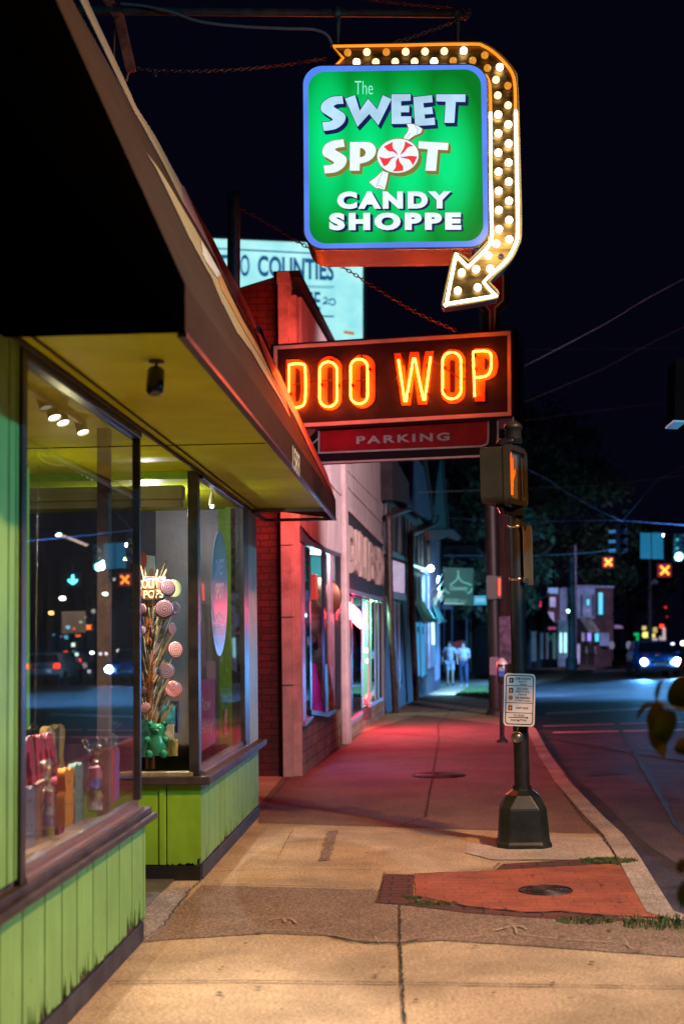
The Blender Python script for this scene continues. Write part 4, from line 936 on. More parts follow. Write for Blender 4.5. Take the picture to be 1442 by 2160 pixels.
MB().lathe((xp, YP, ztop), [(.060, -.13), (.060, -.01), (.067, -.008), (.067, .012), (.055, .03), (.02, .042), (0, .044)], 24).build('cap', M_housing, PP_)
MB().tube([(xp, YP, ztop+.03), (xp+.002, YP, ztop+.08)], .008, 8).build('cap', M_housing, PP_)
for y in (1111, 1222):
    z = P(1095, y, Y=YP)[2]; MB().lathe((xp, YP, z), [(.0575, -.012), (.059, -.012), (.059, .012), (.0575, .012)], 24).build('steel_band', pm('steel_band', (.6, .52, .42), .22, .2, 20, 1), PP_)
# pedestrian signal head
nfr = np.array([.93, -.37, 0.]); nfr /= np.linalg.norm(nfr); sd = np.array([-nfr[1], nfr[0], 0.])   # sd runs away from the camera
H1 = thing('pedestrian_signal', 'pedestrian signal head showing an orange hand at the top of the near pole', 'signal', P(1065, 1000, Y=10.28))
c0 = np.array(P(1066, 998, Y=10.22)); hz = .212; zc = c0[2]
cc = c0-nfr*.10+sd*.21
b_ = MB()
prof2 = rrect(-.205, -.205, .205, .205, .05, 5)
extrude2d(b_, [prof2], lambda u, v: tuple(cc+nfr*.085+sd*u+np.array([0, 0, v])), nfr, .175); b_.build('housing', M_housing, H1, .006)
b_ = MB(); extrude2d(b_, [rrect(-.213, -.213, .213, .213, .05, 5), rrect(-.175, -.175, .175, .175, .035, 5)], lambda u, v: tuple(cc+nfr*.125+sd*u+np.array([0, 0, v])), nfr, .038); b_.build('visor_frame', M_housing, H1, .004)
b_ = MB(); extrude2d(b_, [rrect(-.18, -.18, .18, .18, .03, 5)], lambda u, v: tuple(cc+nfr*.100+sd*u+np.array([0, 0, v])), nfr, 0); b_.build('lens', pm('dusty_lens', (.20, .13, .10), .45, .1, 6, bmp=.3, stretch=(1, 1, 8)), H1)
def hand2d(s=1.):
    h = [(-.40, -.9), (.30, -.9), (.42, -.55), (.50, -.2), (.95, .12), (1.0, .26), (.86, .32), (.48, .12), (.50, .75), (.40, .85), (.28, .78), (.24, .2), (.20, .2), (.18, .95), (.06, 1.05), (-.05, .95), (-.06, .2), (-.10, .2), (-.14, .85), (-.26, .93), (-.36, .84), (-.34, .15), (-.38, .15), (-.46, .62), (-.57, .66), (-.64, .56), (-.6, 0), (-.56, -.4)]
    return [(x*s, y*s) for x, y in h]
m, t, b = newmat('orange_led_hand'); vo = t.nodes.new('ShaderNodeTexVoronoi'); vo.inputs['Scale'].default_value = 95; vo.inputs['Randomness'].default_value = .4; lk(t, coords(t), vo.inputs['Vector'])
lk(t, ramp(t, vo.outputs['Distance'], [(.25, (1, .20, .01)), (.75, (.6, .02, .0))]), b.inputs['Emission Color']); b.inputs['Emission Strength'].default_value = 1.6; b.inputs['Base Color'].default_value = (.02, .005, 0, 1); M_hand = m
b_ = MB(); extrude2d(b_, [[(x, y) for x, y in hand2d(1)]], lambda u, v: tuple(cc+nfr*.103+sd*(-.09+u*.10)+np.array([0, 0, v*.165])), nfr, 0); b_.build('led_hand', M_hand, H1)
for dz_ in (.235, -.235):
    k = MB().tube([tuple(cc+np.array([-.02, -.06, dz_*.9])), tuple(cc+np.array([.0, -.03, dz_*1.05])), (xp-.01, YP-.05, zc+dz_*1.12)], [.03, .034, .03], 12)
    k.obox((xp-.0, YP-.06, zc+dz_*1.12), (.06, 0, 0), (0, .02, 0), (0, 0, .022)); k.build('mount', pm('dark_mount', (.03, .03, .035), .18, .2, 10, .6), H1, .004)
# plate seen from behind
S1 = thing('sign_plate', 'blank back of a rounded metal sign strapped to the near pole', 'sign', P(1115, 1168, Y=10.5))
dd = np.array([.30, .95, 0.]); dd /= np.linalg.norm(dd); zm = P(1112, 1168, Y=10.42)[2]; cs = np.array([xp+.05+.0, 10.44, zm])
b_ = MB(); hh = .222
extrude2d(b_, [rrect(0, -hh, .285, hh, .04, 5)], lambda u, v: tuple(cs+dd*u+np.array([0, 0, v])), (dd[1], -dd[0], 0), .004); b_.build('plate', pm('tan_galvanised', (.36, .27, .17), .35, .15, 4, .6, .05), S1)
for y in (1108, 1225):
    z = P(1112, y, Y=10.45)[2]; MB().obox((xp+.06, 10.47, z), (.022, .01, 0), (.0, .02, 0), (0, 0, .016)).build('bracket', pm('steel_band', (.6, .52, .42), .22, .2, 20, 1), S1)
# crossing instructions
YI = 10.40
I1 = thing('instruction_sign', 'white crossing instruction sign with black border strapped to the near pole', 'sign', P(1095, 1476, Y=YI))
def zi(x, y):
    dx, dy = x-535, y-750; return (1040+(535+dx-.018*dy)/9.818, 1400+(750+dy+.035*dx)/9.818)
iq = lambda Y: (lambda x, y: P(*zi(x, y), Y=Y))
M_signw = pm('sign_white', (.78, .66, .60), .45, .05, 4, bmp=0); M_signk = pm('sign_black', (.01, .01, .012), .5, .1, 4, bmp=0)
mb = MB(); extrude2d(mb, [rrect(213, 205, 860, 1295, 80)], iq(YI), (0, -1, 0), .004); mb.build('plate', M_signw, I1)
mb = MB(); extrude2d(mb, [rrect(247, 238, 826, 1262, 70), rrect(264, 256, 808, 1243, 56)], iq(YI-.0012), (0, -1, 0), 0)
for y in (458, 812, 1018): extrude2d(mb, [[(264, y-6), (808, y-6), (808, y+6), (264, y+6)]], iq(YI-.001), (0, -1, 0), 0)
extrude2d(mb, [[(315, 1107), (690, 1107), (690, 1090), (735, 1115), (690, 1142), (690, 1122), (315, 1122)]], iq(YI-.001), (0, -1, 0), 0)
for (x0, y0, x1, y1) in ((320, 300, 405, 400), (318, 507, 402, 607), (310, 868, 392, 970)): extrude2d(mb, [[(x0, y0), (x1, y0), (x1, y1), (x0, y1)]], iq(YI-.001), (0, -1, 0), 0)
def itx(s, x0, x1, y0, y1, bold=.012, sp=1.02):
    f = iq(YI-.0014); text_quad(mb, s, f(x0, y1), f(x1, y1), f(x0, y0), bold, sp)
for a in (('START CROSSING', 445, 760, 282, 322), ('Watch For', 510, 690, 348, 388), ('Vehicles', 535, 680, 405, 442), ("DON'T START", 478, 718, 492, 535), ('Finish Crossing', 462, 738, 556, 605), ('If Started', 512, 680, 612, 648), ('TIME REMAINING', 445, 755, 684, 726), ('To Finish Crossing', 440, 760, 740, 790), ("DON'T CROSS", 470, 722, 893, 938), ('TO CROSS', 418, 642, 1052, 1092), ('PUSH BUTTON', 370, 690, 1150, 1192), ('START', 322, 380, 838, 850)): itx(*a)
for (x0, x1, y) in ((445, 760, 330), (478, 718, 543), (470, 700, 664)): extrude2d(mb, [[(x0, y-2), (x1, y-2), (x1, y+2), (x0, y+2)]], iq(YI-.0011), (0, -1, 0), 0)
mb.build('lettering', M_signk, I1)
mb = MB()
for (cx, cy) in ((358, 562), (350, 922)):
    extrude2d(mb, [[(cx+x*30, cy-y*38) for x, y in hand2d()]], iq(YI-.0022), (0, -1, 0), 0)
extrude2d(mb, [[(310, 658), (396, 658), (396, 765), (310, 765)]], iq(YI-.001), (0, -1, 0), 0)
mb.build('hand_symbols', em('glowing_orange_print', (.9, .18, .01), .35, (.8, .2, .02)), I1)  # print given a glow that stands for the light it throws back
mb = MB(); f = iq(YI-.0022); text_quad(mb, '08', f(318, 752), f(390, 752), f(318, 672), .02); mb.build('digits', M_signk, I1)
mb = MB(); extrude2d(mb, [[(350, 395), (362, 365), (355, 345), (342, 362), (335, 358), (350, 330), (362, 322), (372, 332), (380, 350), (374, 356), (368, 348), (366, 362), (378, 395), (370, 397), (360, 372), (358, 397)]], iq(YI-.0022), (0, -1, 0), 0)
c = iq(YI-.0022)(362, 312); mb.lathe(c, [(0, 0), (.0011, 0)], 10, (0, -1, 0)); mb.build('walking_symbol', M_signw, I1)
mb = MB()
for (x, y) in ((540, 305), (528, 1178)): c = iq(YI-.003)(x, y); mb.ball(c, .0045, 10, 6, (1, .5, 1))
mb.build('bolts', M_pole, I1)
# push button
B1 = thing('push_button', 'round crossing push button below the instruction sign', 'button', P(1091, 1558, Y=10.4))
c = np.array(P(1091, 1556, Y=10.40)); MB().lathe(tuple(c+np.array([0, .07, 0])), [(.043, 0), (.043, .055), (.038, .066), (.030, .066), (.030, .058)], 24, (-.05, -1, .03)).build('body', pm('button_body', (.15, .12, .09), .35, .2, 12, .6), B1)
MB().lathe(tuple(c+np.array([0, .012, 0])), [(.026, 0), (.026, .008), (.020, .012), (.0, .015)], 20, (-.05, -1, .03)).build('plunger', pm('button_metal', (.4, .32, .25), .3, .2, 12, .9), B1)
MB().tube([tuple(c+np.array([.005, .05, .04])), tuple(c+np.array([.002, .02, .065])), tuple(c+np.array([.012, .03, .085]))], .007, 8).build('conduit', pm('button_metal', (.4, .32, .25), .3, .2, 12, .9), B1)
# ================================================================== THE ROW OF SHOPS BEYOND
class Plane:
    def __init__(s, a, b):           # two ground points (near, far); the normal faces the street
        s.a = np.array([a[0], a[1], 0.]); s.b = np.array([b[0], b[1], 0.]); d = s.b-s.a; s.d = d/np.linalg.norm(d)
        s.n = np.array([s.d[1], -s.d[0], 0.])
    k = .35
    def q(s, off=0.):
        def f(x, y):
            p = np.array(P(x, y, plane=(tuple(s.n), tuple(s.a+s.n*off*s.k))))
            if p[1] < s.a[1]+.06: t_ = (s.a[1]+.06-p[1])/s.d[1]; p = p+s.d*t_; p[2] = EYE+(p[2]-EYE)*(s.a[1]+.06)/(s.a[1]+.06-t_*s.d[1])
            return tuple(float(v) for v in p)
        return f
    def sheet(s, mb, pts, off=0., th=.02, holes=None): return extrude2d(mb, [pts]+(holes or []), s.q(off), s.n, th)
    def atx(s, x, z, off=0.):        # point under pixel column x at height z
        p = P(x, 1340, plane=(tuple(s.n), tuple(s.a+s.n*off))); return np.array([p[0], p[1], z])
R4 = lambda x0, y0, x1, y1, dl=0, dr=0: [(x0, y0), (x1, y0+dl), (x1, y1+dr), (x0, y1)]
A0, A1, A2 = G(637, 1638), G(810, 1508), G(926, 1453)
FA, FB = Plane(A0, A1), Plane(A1, A2)
M_bw = brickmat('dark_red_brick', 'XZ', (.20, .035, .03), (.12, .025, .022), (.055, .025, .02), .21, .075)
M_stucco = pm('pinkish_stucco', (.46, .38, .37), .8, .12, 3, dirt=.35, dirtc=(.20, .13, .12), bmp=.4, stretch=(1, 1, .4))
M_slate = pm('slate_sign_band', (.035, .035, .05), .6, .4, 5, stretch=(4, 4, .3))
M_stone = brickmat('tan_stone_base', 'YZ', (.55, .42, .26), (.42, .32, .2), (.2, .15, .1), .30, .13)
BK = thing('brick_storefront', 'pale stucco storefront with dark red brick side wall and big raised letters', 'storefront', A0)
def wallq(name, pts, mat, off=0, th=.02, parent=BK, pl=FA, holes=None):
    mb = MB(); pl.sheet(mb, pts, off, th, holes); return mb.build(name, mat, parent)
zt = P(590, 578, Y=15.86)[2]; XL = P(500, 600, Y=15.86)[0]-3
mb = MB(); mb.add([(XL, 15.87, -.1), (-1.50, 15.87, -.1), (-1.50, 15.87, zt-.02), (P(507, 600, Y=15.87)[0], 15.87, zt-.16), (XL, 15.87, zt-.5)], [(0, 1, 2, 3, 4)]); mb.build('side_wall', M_bw, BK)
mb = MB(); mb.add([(XL, 15.8, zt-.52), (P(507, 600, Y=15.87)[0], 15.8, zt-.16), (-1.5, 15.8, zt-.02), (-1.5, 16.1, zt+.03), (P(507, 600, Y=15.87)[0], 16.1, zt-.10), (XL, 16.1, zt-.46)], [(0, 1, 4, 5), (1, 2, 3, 4)]); mb.build('coping', M_black, BK)
# pilaster at the corner
xb0, xb1, xb2 = P(598, 1640, Y=15.8)[0], P(619, 1640, Y=15.8)[0], P(637, 1640, Y=15.8)[0]
mb = MB().box((xb0, 15.76, -.02), (xb1, 16.05, zt-.06)).box((xb1, 15.82, -.02), (xb1+.03, 16.05, zt-.1)).box((xb1+.03, 15.84, -.02), (xb2, 16.1, zt-.25)).box((xb0-.01, 15.74, zt-.14), (xb1+.02, 16.06, zt+.0))
mb.build('pilaster', pm('flaking_white_paint', (.55, .40, .34), .75, .15, 4, dirt=.9, dirtc=(.16, .08, .06), bmp=.5), BK, .004)
mb = MB()
for z in (1.0, 1.75, 2.55, 3.4, 4.3): mb.box((xb0-.002, 15.755, z), (xb1+.032, 15.765, z+.008))
mb.build('joint_lines', M_crack, BK)
top = lambda x: 573+(x-605)*1.72
wallq('stucco_wall', [(636, top(636)), (808, top(808)), (809, 1510), (808, 1160), (733, 1085), (731, 1180), (720, 1171), (690, 1158), (660, 1136), (634, 1108)], M_stucco, 0, .1)
wallq('coping', [(606, top(606)-4), (812, top(812)-4), (812, top(812)+3), (606, top(606)+10)], M_black, .10, .3)
wallq('panel_moulding', [(632, 900), (700, 1000), (722, 1042), (722, 1047), (705, 1030), (630, 935)], M_stucco, .06, .05)
wallq('panel_moulding', [(728, 1015), (808, 1102), (808, 1107), (728, 1021)], M_stucco, .06, .05); wallq('panel_moulding', [(730, 985), (802, 1060), (803, 1064), (730, 990)], M_stucco, .04, .04)
wallq('cornice', [(732, 1062), (808, 1138), (808, 1150), (732, 1074)], M_stucco, .12, .1)
# window head valance of the first shop window, second pilaster, sign band
wallq('window_head', sm([(633, 1110), (650, 1135, 1), (680, 1152, 1), (719, 1168), (719, 1176), (690, 1166, 1), (655, 1152, 1), (633, 1140)]), pm('blue_grey_head', (.10, .09, .14), .4, .3, 6), .08, .25)
mb = MB(); c = FA.atx(727, 0, .0); w2 = .13
mb.obox((c[0], c[1], 1.9-.1), tuple(FA.d*.22), tuple(FA.n*.06), (0, 0, 2.3)); mb.build('pilaster', pm('pale_pilaster', (.50, .40, .38), .7, .1, 4, dirt=.3, dirtc=(.25, .15, .12), bmp=.4), BK, .03)
wallq('sign_band', [(733, 1080), (808, 1152), (808, 1270), (733, 1244)], M_slate, .02, .05)
wallq('band_trim', [(733, 1240), (808, 1262), (808, 1270), (733, 1250)], pm('lilac_trim', (.25, .22, .32), .4, .2, 6), .10, .1)
for i, (ch, x0, x1, y0a, y1a) in enumerate((('D', 734, 751, 1107, 1208), ('U', 752, 761, 1117, 1212), ('L', 762, 771, 1126, 1216), ('I', 772, 777, 1133, 1220), ('P', 779, 787, 1142, 1225), ('S', 788, 796, 1148, 1229), ('H', 797, 803, 1154, 1232), ('O', 804, 810, 1160, 1235))):
    q = FA.q(.16); qb = FA.q(.16)
    vs, fs, (bx0, by0, bx1, by1) = text2d(ch, .05)
    a, b_, c_ = np.array(q(x0, y1a)), np.array(q(x1, y1a+2)), np.array(q(x0, y0a)); mb = MB()
    for k in range(7):
        o_ = -FA.n*.022*k; mb.add([tuple(a+(b_-a)*((v[0]-bx0)/(bx1-bx0))+(c_-a)*((v[1]-by0)/(by1-by0))+o_) for v in vs], fs)
    # side walls of the letter
    me_t = {}
    for f in fs:
        for i2 in range(len(f)):
            e = (f[i2], f[(i2+1) % len(f)]); k2 = tuple(sorted(e)); me_t[k2] = me_t.get(k2, 0)+1
    for (u_, v_), n_ in me_t.items():
        if n_ == 1:
            pu = a+(b_-a)*((vs[u_][0]-bx0)/(bx1-bx0))+(c_-a)*((vs[u_][1]-by0)/(by1-by0)); pv = a+(b_-a)*((vs[v_][0]-bx0)/(bx1-bx0))+(c_-a)*((vs[v_][1]-by0)/(by1-by0))
            mb.add([tuple(pu), tuple(pv), tuple(pv-FA.n*.15), tuple(pu-FA.n*.15)], [(0, 1, 2, 3)])
    mb.build('raised_letter', pm('cream_letter', (.60, .47, .40), .6, .08, 4), BK)
# deep window boxes with their own inner walls
def showcase(x0, x1, yt0, yt1, yb0, yb1, depth, mats, nm, parent=BK, pl=FA):
    f, g = pl.q(-.02), pl.q(-.02); n = pl.n*depth
    a, b_, c_, d_ = [np.array(f(x, y)) for x, y in ((x0, yt0), (x1, yt1), (x1, yb1), (x0, yb0))]
    mb = MB().quad(tuple(a-n), tuple(b_-n), tuple(c_-n), tuple(d_-n)); mb.build(nm+'_back', mats[0], parent)
    mb = MB().quad(tuple(b_), tuple(b_-n), tuple(c_-n), tuple(c_)).quad(tuple(a), tuple(a-n), tuple(d_-n), tuple(d_)); mb.build(nm+'_side', mats[1], parent)
    mb = MB().quad(tuple(a), tuple(b_), tuple(b_-n), tuple(a-n)).quad(tuple(d_), tuple(c_), tuple(c_-n), tuple(d_-n)); mb.build(nm+'_deck', mats[2], parent)
    return a, b_, c_, d_
M_teal = em('teal_room_glow', (.05, .26, .30), .7, (.1, .3, .3), var=.5, scale=1.2); M_navyw = pm('navy_frame', (.02, .02, .035), .35, .3, 6)
showcase(637, 717, 1150, 1172, 1520, 1495, .9, (M_teal, M_teal, M_navyw), 'first_window')
wallq('pane', [(641, 1152), (655, 1157), (658, 1508), (644, 1519)], glass('far_glass', refl=1.6), .02, 0)
wallq('pane', [(684, 1168), (712, 1176), (712, 1495), (687, 1500)], glass('far_glass', refl=1.6), -.03, 0)
for pts, mt in (([(633, 1145), (642, 1150), (646, 1521), (637, 1527)], pm('pink_lit_frame', (.45, .25, .42), .4, .1, 5)), ([(651, 1158), (655, 1159), (659, 1512), (655, 1513)], M_navyw), ([(681, 1160), (686, 1162), (693, 1508), (687, 1510)], M_navyw), ([(695, 1168), (703, 1171), (707, 1490), (700, 1492)], pm('pink_lit_frame2', (.50, .30, .38), .4, .1, 5)), ([(706, 1168), (719, 1172), (719, 1495), (708, 1500)], M_navyw)):
    wallq('window_frame', pts, mt, .03, .03)
wallq('window_sill', [(637, 1522), (661, 1508), (661, 1514), (637, 1532)], pm('lilac_sill', (.3, .3, .5), .4, .1, 5), .12, .3); wallq('window_sill', [(657, 1497), (690, 1504), (718, 1488), (718, 1495), (692, 1513), (657, 1507)], M_navyw, .10, .2)
wallq('stone_base', [(637, 1530), (655, 1518), (655, 1508), (718, 1496), (718, 1570), (637, 1640)], M_stone, .0, .1)
# inside: a mannequin in a long coat, red box, round gong
q = FA.q(-.45)
mq = thing('mannequin', 'tall dark robed display figure behind the first storefront window', 'mannequin', q(672, 1500))
pts = [q(674, 1500), q(673, 1440), q(668, 1380), q(664, 1330), q(663, 1290), q(664, 1270), q(664, 1245)]; MB().tube(pts, [.20, .17, .12, .11, .13, .05, .07], 12).build('robe', pm('ochre_robe', (.20, .13, .05), .8, .4, 9), mq)
MB().tube([q(658, 1350), q(670, 1375), q(681, 1405), q(680, 1412)], [.05, .04, .03, .02], 8).build('arm', pm('dark_sleeve', (.02, .02, .02), .6, .1, 5), mq)
MB().tube([q(661, 1500), q(659, 1450), q(658, 1400)], [.14, .10, .05], 10).build('sash', pm('magenta_cloth', (.30, .02, .16), .7, .2, 5), mq)
c = q(676, 1260); tag(MB().lathe(c, [(0, .02), (.27, .02), (.29, 0), (.27, -.02), (0, -.02)], 24, tuple(-np.array(RC[:, 2]))).build('gong', pm('brown_gong', (.16, .06, .03), .4, .2, 4, .5)), 'round brown gong hanging behind the robed figure', 'gong')
c = q(660, 1238); tag(MB().obox(c, tuple(FA.d*.16), tuple(FA.n*.05), (0, 0, .16)).build('red_box', em('red_glow_box', (.8, .03, .01), .7), None, .01), 'small glowing red box high in the first storefront window', 'box')
tag(MB().tube([q(668, 1502), q(676, 1488), q(684, 1500), q(690, 1495)], [.1, .14, .12, .05], 8).build('fabric_heap', pm('purple_heap', (.12, .02, .10), .8, .3, 6)), 'dark purple fabric heap at the foot of the robed figure', 'fabric')
lamp('window_lamp', tuple(np.array(q(668, 1180))), 60, (.35, .9, .85), 'POINT', .1)
lamp('window_lamp', tuple(np.array(FA.q(-.2)(648, 1400))), 40, (.15, .25, 1), 'POINT', .1)
# second shop window: pink then green
M_pinkw = em('magenta_room_glow', (.62, .03, .30), .75, (.5, .1, .3), var=.6, scale=1.5); M_mint = em('mint_room_glow', (.16, .62, .40), .7, (.2, .5, .4), var=.5, scale=1.2)
showcase(735, 764, 1256, 1263, 1528, 1508, .8, (M_pinkw, em('lilac_wall_glow', (.35, .10, .22), .6, (.4, .2, .3), var=.5, scale=1.5), M_navyw), 'pink_window')
showcase(766, 807, 1263, 1272, 1492, 1472, 1.2, (M_mint, M_mint, M_navyw), 'green_window')
lamp('window_lamp', tuple(np.array(FA.q(-.35)(750, 1300))), 60, (1, .12, .62), 'POINT', .1); lamp('window_lamp', tuple(np.array(FA.q(-.5)(788, 1300))), 70, (.35, 1, .62), 'POINT', .1)
wallq('pane', [(735, 1256), (762, 1263), (763, 1508), (735, 1528)], glass('far_glass', refl=1.6), .02, 0); wallq('pane', [(782, 1268), (807, 1273), (807, 1475), (784, 1484)], glass('far_glass', refl=1.6), .02, 0)
for x0, mt in ((740, M_navyw), (761, M_navyw), (777, pm('salmon_post', (.6, .32, .25), .5, .1, 5)), (789, pm('pale_post', (.4, .45, .4), .5, .1, 5)), (796, pm('pale_post', (.4, .45, .4), .5, .1, 5)), (804, M_stucco)):
    wallq('window_post', [(x0, 1258), (x0+3, 1259), (x0+4, 1512-(x0-740)*.55), (x0+1, 1514-(x0-740)*.55)], mt, .03, .02)
wallq('window_sill', [(735, 1526), (766, 1500), (766, 1506), (735, 1535)], pm('lilac_sill', (.3, .3, .5), .4, .1, 5), .12, .3); wallq('window_sill', [(782, 1484), (808, 1470), (808, 1476), (782, 1491)], pm('lilac_sill', (.3, .3, .5), .4, .1, 5), .1, .2)
wallq('stone_base', [(735, 1533), (765, 1505), (783, 1490), (808, 1475), (808, 1510), (735, 1562)], M_stone, .0, .1); wallq('stone_base', [(765, 1492), (783, 1492), (783, 1518), (765, 1519)], brickmat('red_lit_brick', 'YZ', (.30, .12, .08), (.22, .09, .06), (.08, .05, .04), .25, .1), .03, .1)
q = FA.q(-.25)
tag(MB().tube([q(771, 1275), q(773, 1290), q(770, 1305), q(772, 1318)], [.03, .05, .05, .02], 8).build('neon_figure', em('mint_glow', (.45, 1, .7), 2.2)), 'small glowing mint neon figure in the green shop window', 'neon light')
tag(MB().tube([q(768, 1480), q(776, 1470), q(779, 1462)], [.05, .06, .03], 8).build('red_light', em('red_glow', (1, .04, .08), 3)), 'red glowing light on the deck of the green shop window', 'light')
for (x, y) in ((772, 1372), (775, 1394), (739, 1387)): tag(MB().ball(q(x, y), .045, 10, 6).build('lamp_globe', em('globe_glow', (.9, 1, .9), 4)), {772: 'upper oval white globe lamp in the green window', 775: 'lower white globe lamp in the green window', 739: 'tiny white lamp in the pink window'}[x], 'lamp')
area('pavement_red_fill', tuple(np.array(FA.q(.3)(775, 1300))), (.9, -.5, -1.2), .8, .8, 260, (1, .05, .08))  # unseen red fill to redden the pavement before the shops
# ------------------------------------------------------------------ half-timbered houses
TU = thing('timbered_building', 'dark half timbered building with blue and teal gables beyond the lettered storefront', 'building', A1)
M_dark = pm('night_timber', (.02, .018, .02), .8, .4, 6); M_plaster = pm('cool_plaster', (.30, .34, .36), .8, .4, 3, stretch=(5, 5, .3)); M_dkwall = pm('dark_storefront', (.05, .055, .08), .6, .4, 3)
def tq(name, pts, mat, off=0, th=.05): return wallq(name, pts, mat, off, th, TU, FB)
tq('wall', [(812, 1000), (905, 1118), (928, 1140), (928, 1454), (890, 1480), (812, 1509)], M_dkwall, -.02, .2)
tq('plaster_panel', [(814, 1062), (905, 1130), (905, 1205), (814, 1150)], M_plaster, .03, .03)
rr = random.Random(5)
for k in range(13):
    x = 818+k*6.8; d0 = rr.uniform(-3, 3); yt = 1062+(x-814)*.75; yb = 1152+(x-814)*.6
    tq('timber', [(x, yt), (x+rr.uniform(2.5, 4), yt+2), (x+3+d0, yb), (x+d0, yb)], M_dark, .09, .05)
tq('jetty_beam', [(812, 1152), (905, 1205), (905, 1214), (812, 1168)], pm('blue_grey_beam', (.12, .16, .2), .5, .3, 6), .2, .2)
tq('eave', [(812, 950), (868, 1030), (905, 1062), (880, 1078), (850, 1058), (812, 1055)], M_dark, .7, .25)
def gable(pts, mat, off, nm): 
    return tq(nm, pts, mat, off, .12)
gable([(872, 960), (893, 985), (912, 1090), (905, 1098), (868, 1070), (870, 1040)], pm('blue_shingle', (.03, .12, .28), .7, .3, 8), .9, 'blue_gable'); gable([(929, 958), (937, 1005), (943, 1118), (910, 1118), (918, 1040)], pm('teal_shingle', (.02, .16, .15), .7, .3, 8), .6, 'teal_gable')
gable([(893, 960), (899, 960), (917, 1090), (912, 1094)], M_dark, .95, 'gable_edge'); gable([(929, 955), (936, 975), (948, 1122), (943, 1122)], M_dark, .66, 'gable_edge')
gable([(903, 1118), (955, 1117), (972, 1133), (966, 1140), (945, 1131), (905, 1140)], pm('pinkish_eave', (.35, .16, .17), .7, .2, 5), 1.0, 'eave')
tq('corner_wall', [(903, 1140), (925, 1140), (928, 1400), (905, 1410)], pm('mauve_wall', (.25, .17, .22), .8, .3, 4), .05, .05)
# lit posters, dark windows
m, t, b = newmat('lit_poster'); v = coords(t, (2, 2, 4)); n1 = noise(t, v, 3.2, 3)
lk(t, ramp(t, n1, [(.35, (.03, .02, .08)), (.45, (.35, .25, .5)), (.55, (.7, .6, .8)), (.62, (.8, .1, .16))]), b.inputs['Emission Color']); b.inputs['Emission Strength'].default_value = .7
tq('poster', [(823, 1180), (853, 1190), (853, 1252), (824, 1246)], m, .25, .05); tq('poster_frame', [(820, 1172), (858, 1184), (858, 1262), (820, 1258)], M_dark, .22, .1); tq('poster_frame', [(823, 1247), (856, 1254), (856, 1268), (823, 1262)], pm('lilac_trim', (.25, .22, .32), .4, .2, 6), .3, .1)
for x in (832, 841, 872, 880, 889): tq('window_bar', [(x, 1262-(4 if x > 860 else 0)), (x+2, 1262), (x+3, 1455-(x-832)*.4) if x < 860 else (x+2, 1300), (x+1, 1456-(x-832)*.4) if x < 860 else (x, 1300)], pm('blue_grey_bar', (.12, .13, .22), .4, .2, 5), .1, .03)
tq('dark_pane', [(826, 1270), (848, 1272), (849, 1440), (828, 1448)], pm('night_glass', (.01, .012, .03), .12, .1, 4, bmp=0), .05, .02)
for x in (870, 878, 886): tq('window_mullion', [(x, 1215), (x+2.5, 1216), (x+3, 1290), (x+1, 1290)], pm('steel_bar', (.22, .32, .40), .5, .1, 5), .12, .03)
# bright blue storefront
M_bl = em('blue_lit_window', (.05, .40, .85), .75, var=.3, scale=2)
for i, x in enumerate((874, 886)): tq('lit_window', [(x, 1313), (x+9, 1313), (x+11, 1424), (x+3, 1430)], M_bl, .1, .02)
mb = MB(); FB.sheet(mb, [(879, 1322), (883, 1322), (883, 1334), (879, 1334)], .12, 0); FB.sheet(mb, [(890, 1322), (893, 1322), (893, 1338), (890, 1338)], .12, 0); mb.build('window_letters', pm('night_blue', (.0, .03, .1), .5, .1, 4), TU)
tq('lit_window', [(910, 1313), (916, 1313), (917, 1360), (911, 1360)], em('cyan_white', (.55, .95, 1), 1.6), .1, .02); tq('lit_window', [(911, 1332), (917, 1332), (919, 1392), (914, 1400)], M_bl, .08, .02)
tq('stall_riser', [(875, 1434), (903, 1420), (903, 1455), (878, 1466)], pm('blue_grey_riser', (.12, .15, .2), .7, .2, 4), .1, .05); tq('corner_pier', [(918, 1300), (925, 1300), (927, 1430), (920, 1436)], pm('lilac_pier', (.28, .3, .45), .6, .2, 4), .14, .1)
# downpipes
def dpipe(pts, off, r, lab):
    q = FB.q(off); tag(MB().tube([q(a, b) for a, b in sm([(a, b, 1) for a, b in pts], False, 4)], r, 8).build('downpipe', M_pipe), lab, 'downpipe')
dpipe([(880, 1048), (878, 1064), (868, 1072), (840, 1082), (818, 1092), (816, 1110), (818, 1200), (824, 1320), (834, 1502)], .45, .07, 'nearest dark downpipe running down to the pavement')
dpipe([(920, 1090), (917, 1104), (905, 1112), (880, 1122), (866, 1132), (866, 1200), (870, 1320), (878, 1476)], .5, .08, 'middle dark downpipe beside the blue storefront')
dpipe([(950, 1115), (947, 1128), (930, 1134), (905, 1142), (903, 1160), (905, 1200)], .5, .06, 'farthest short downpipe under the pinkish eave')
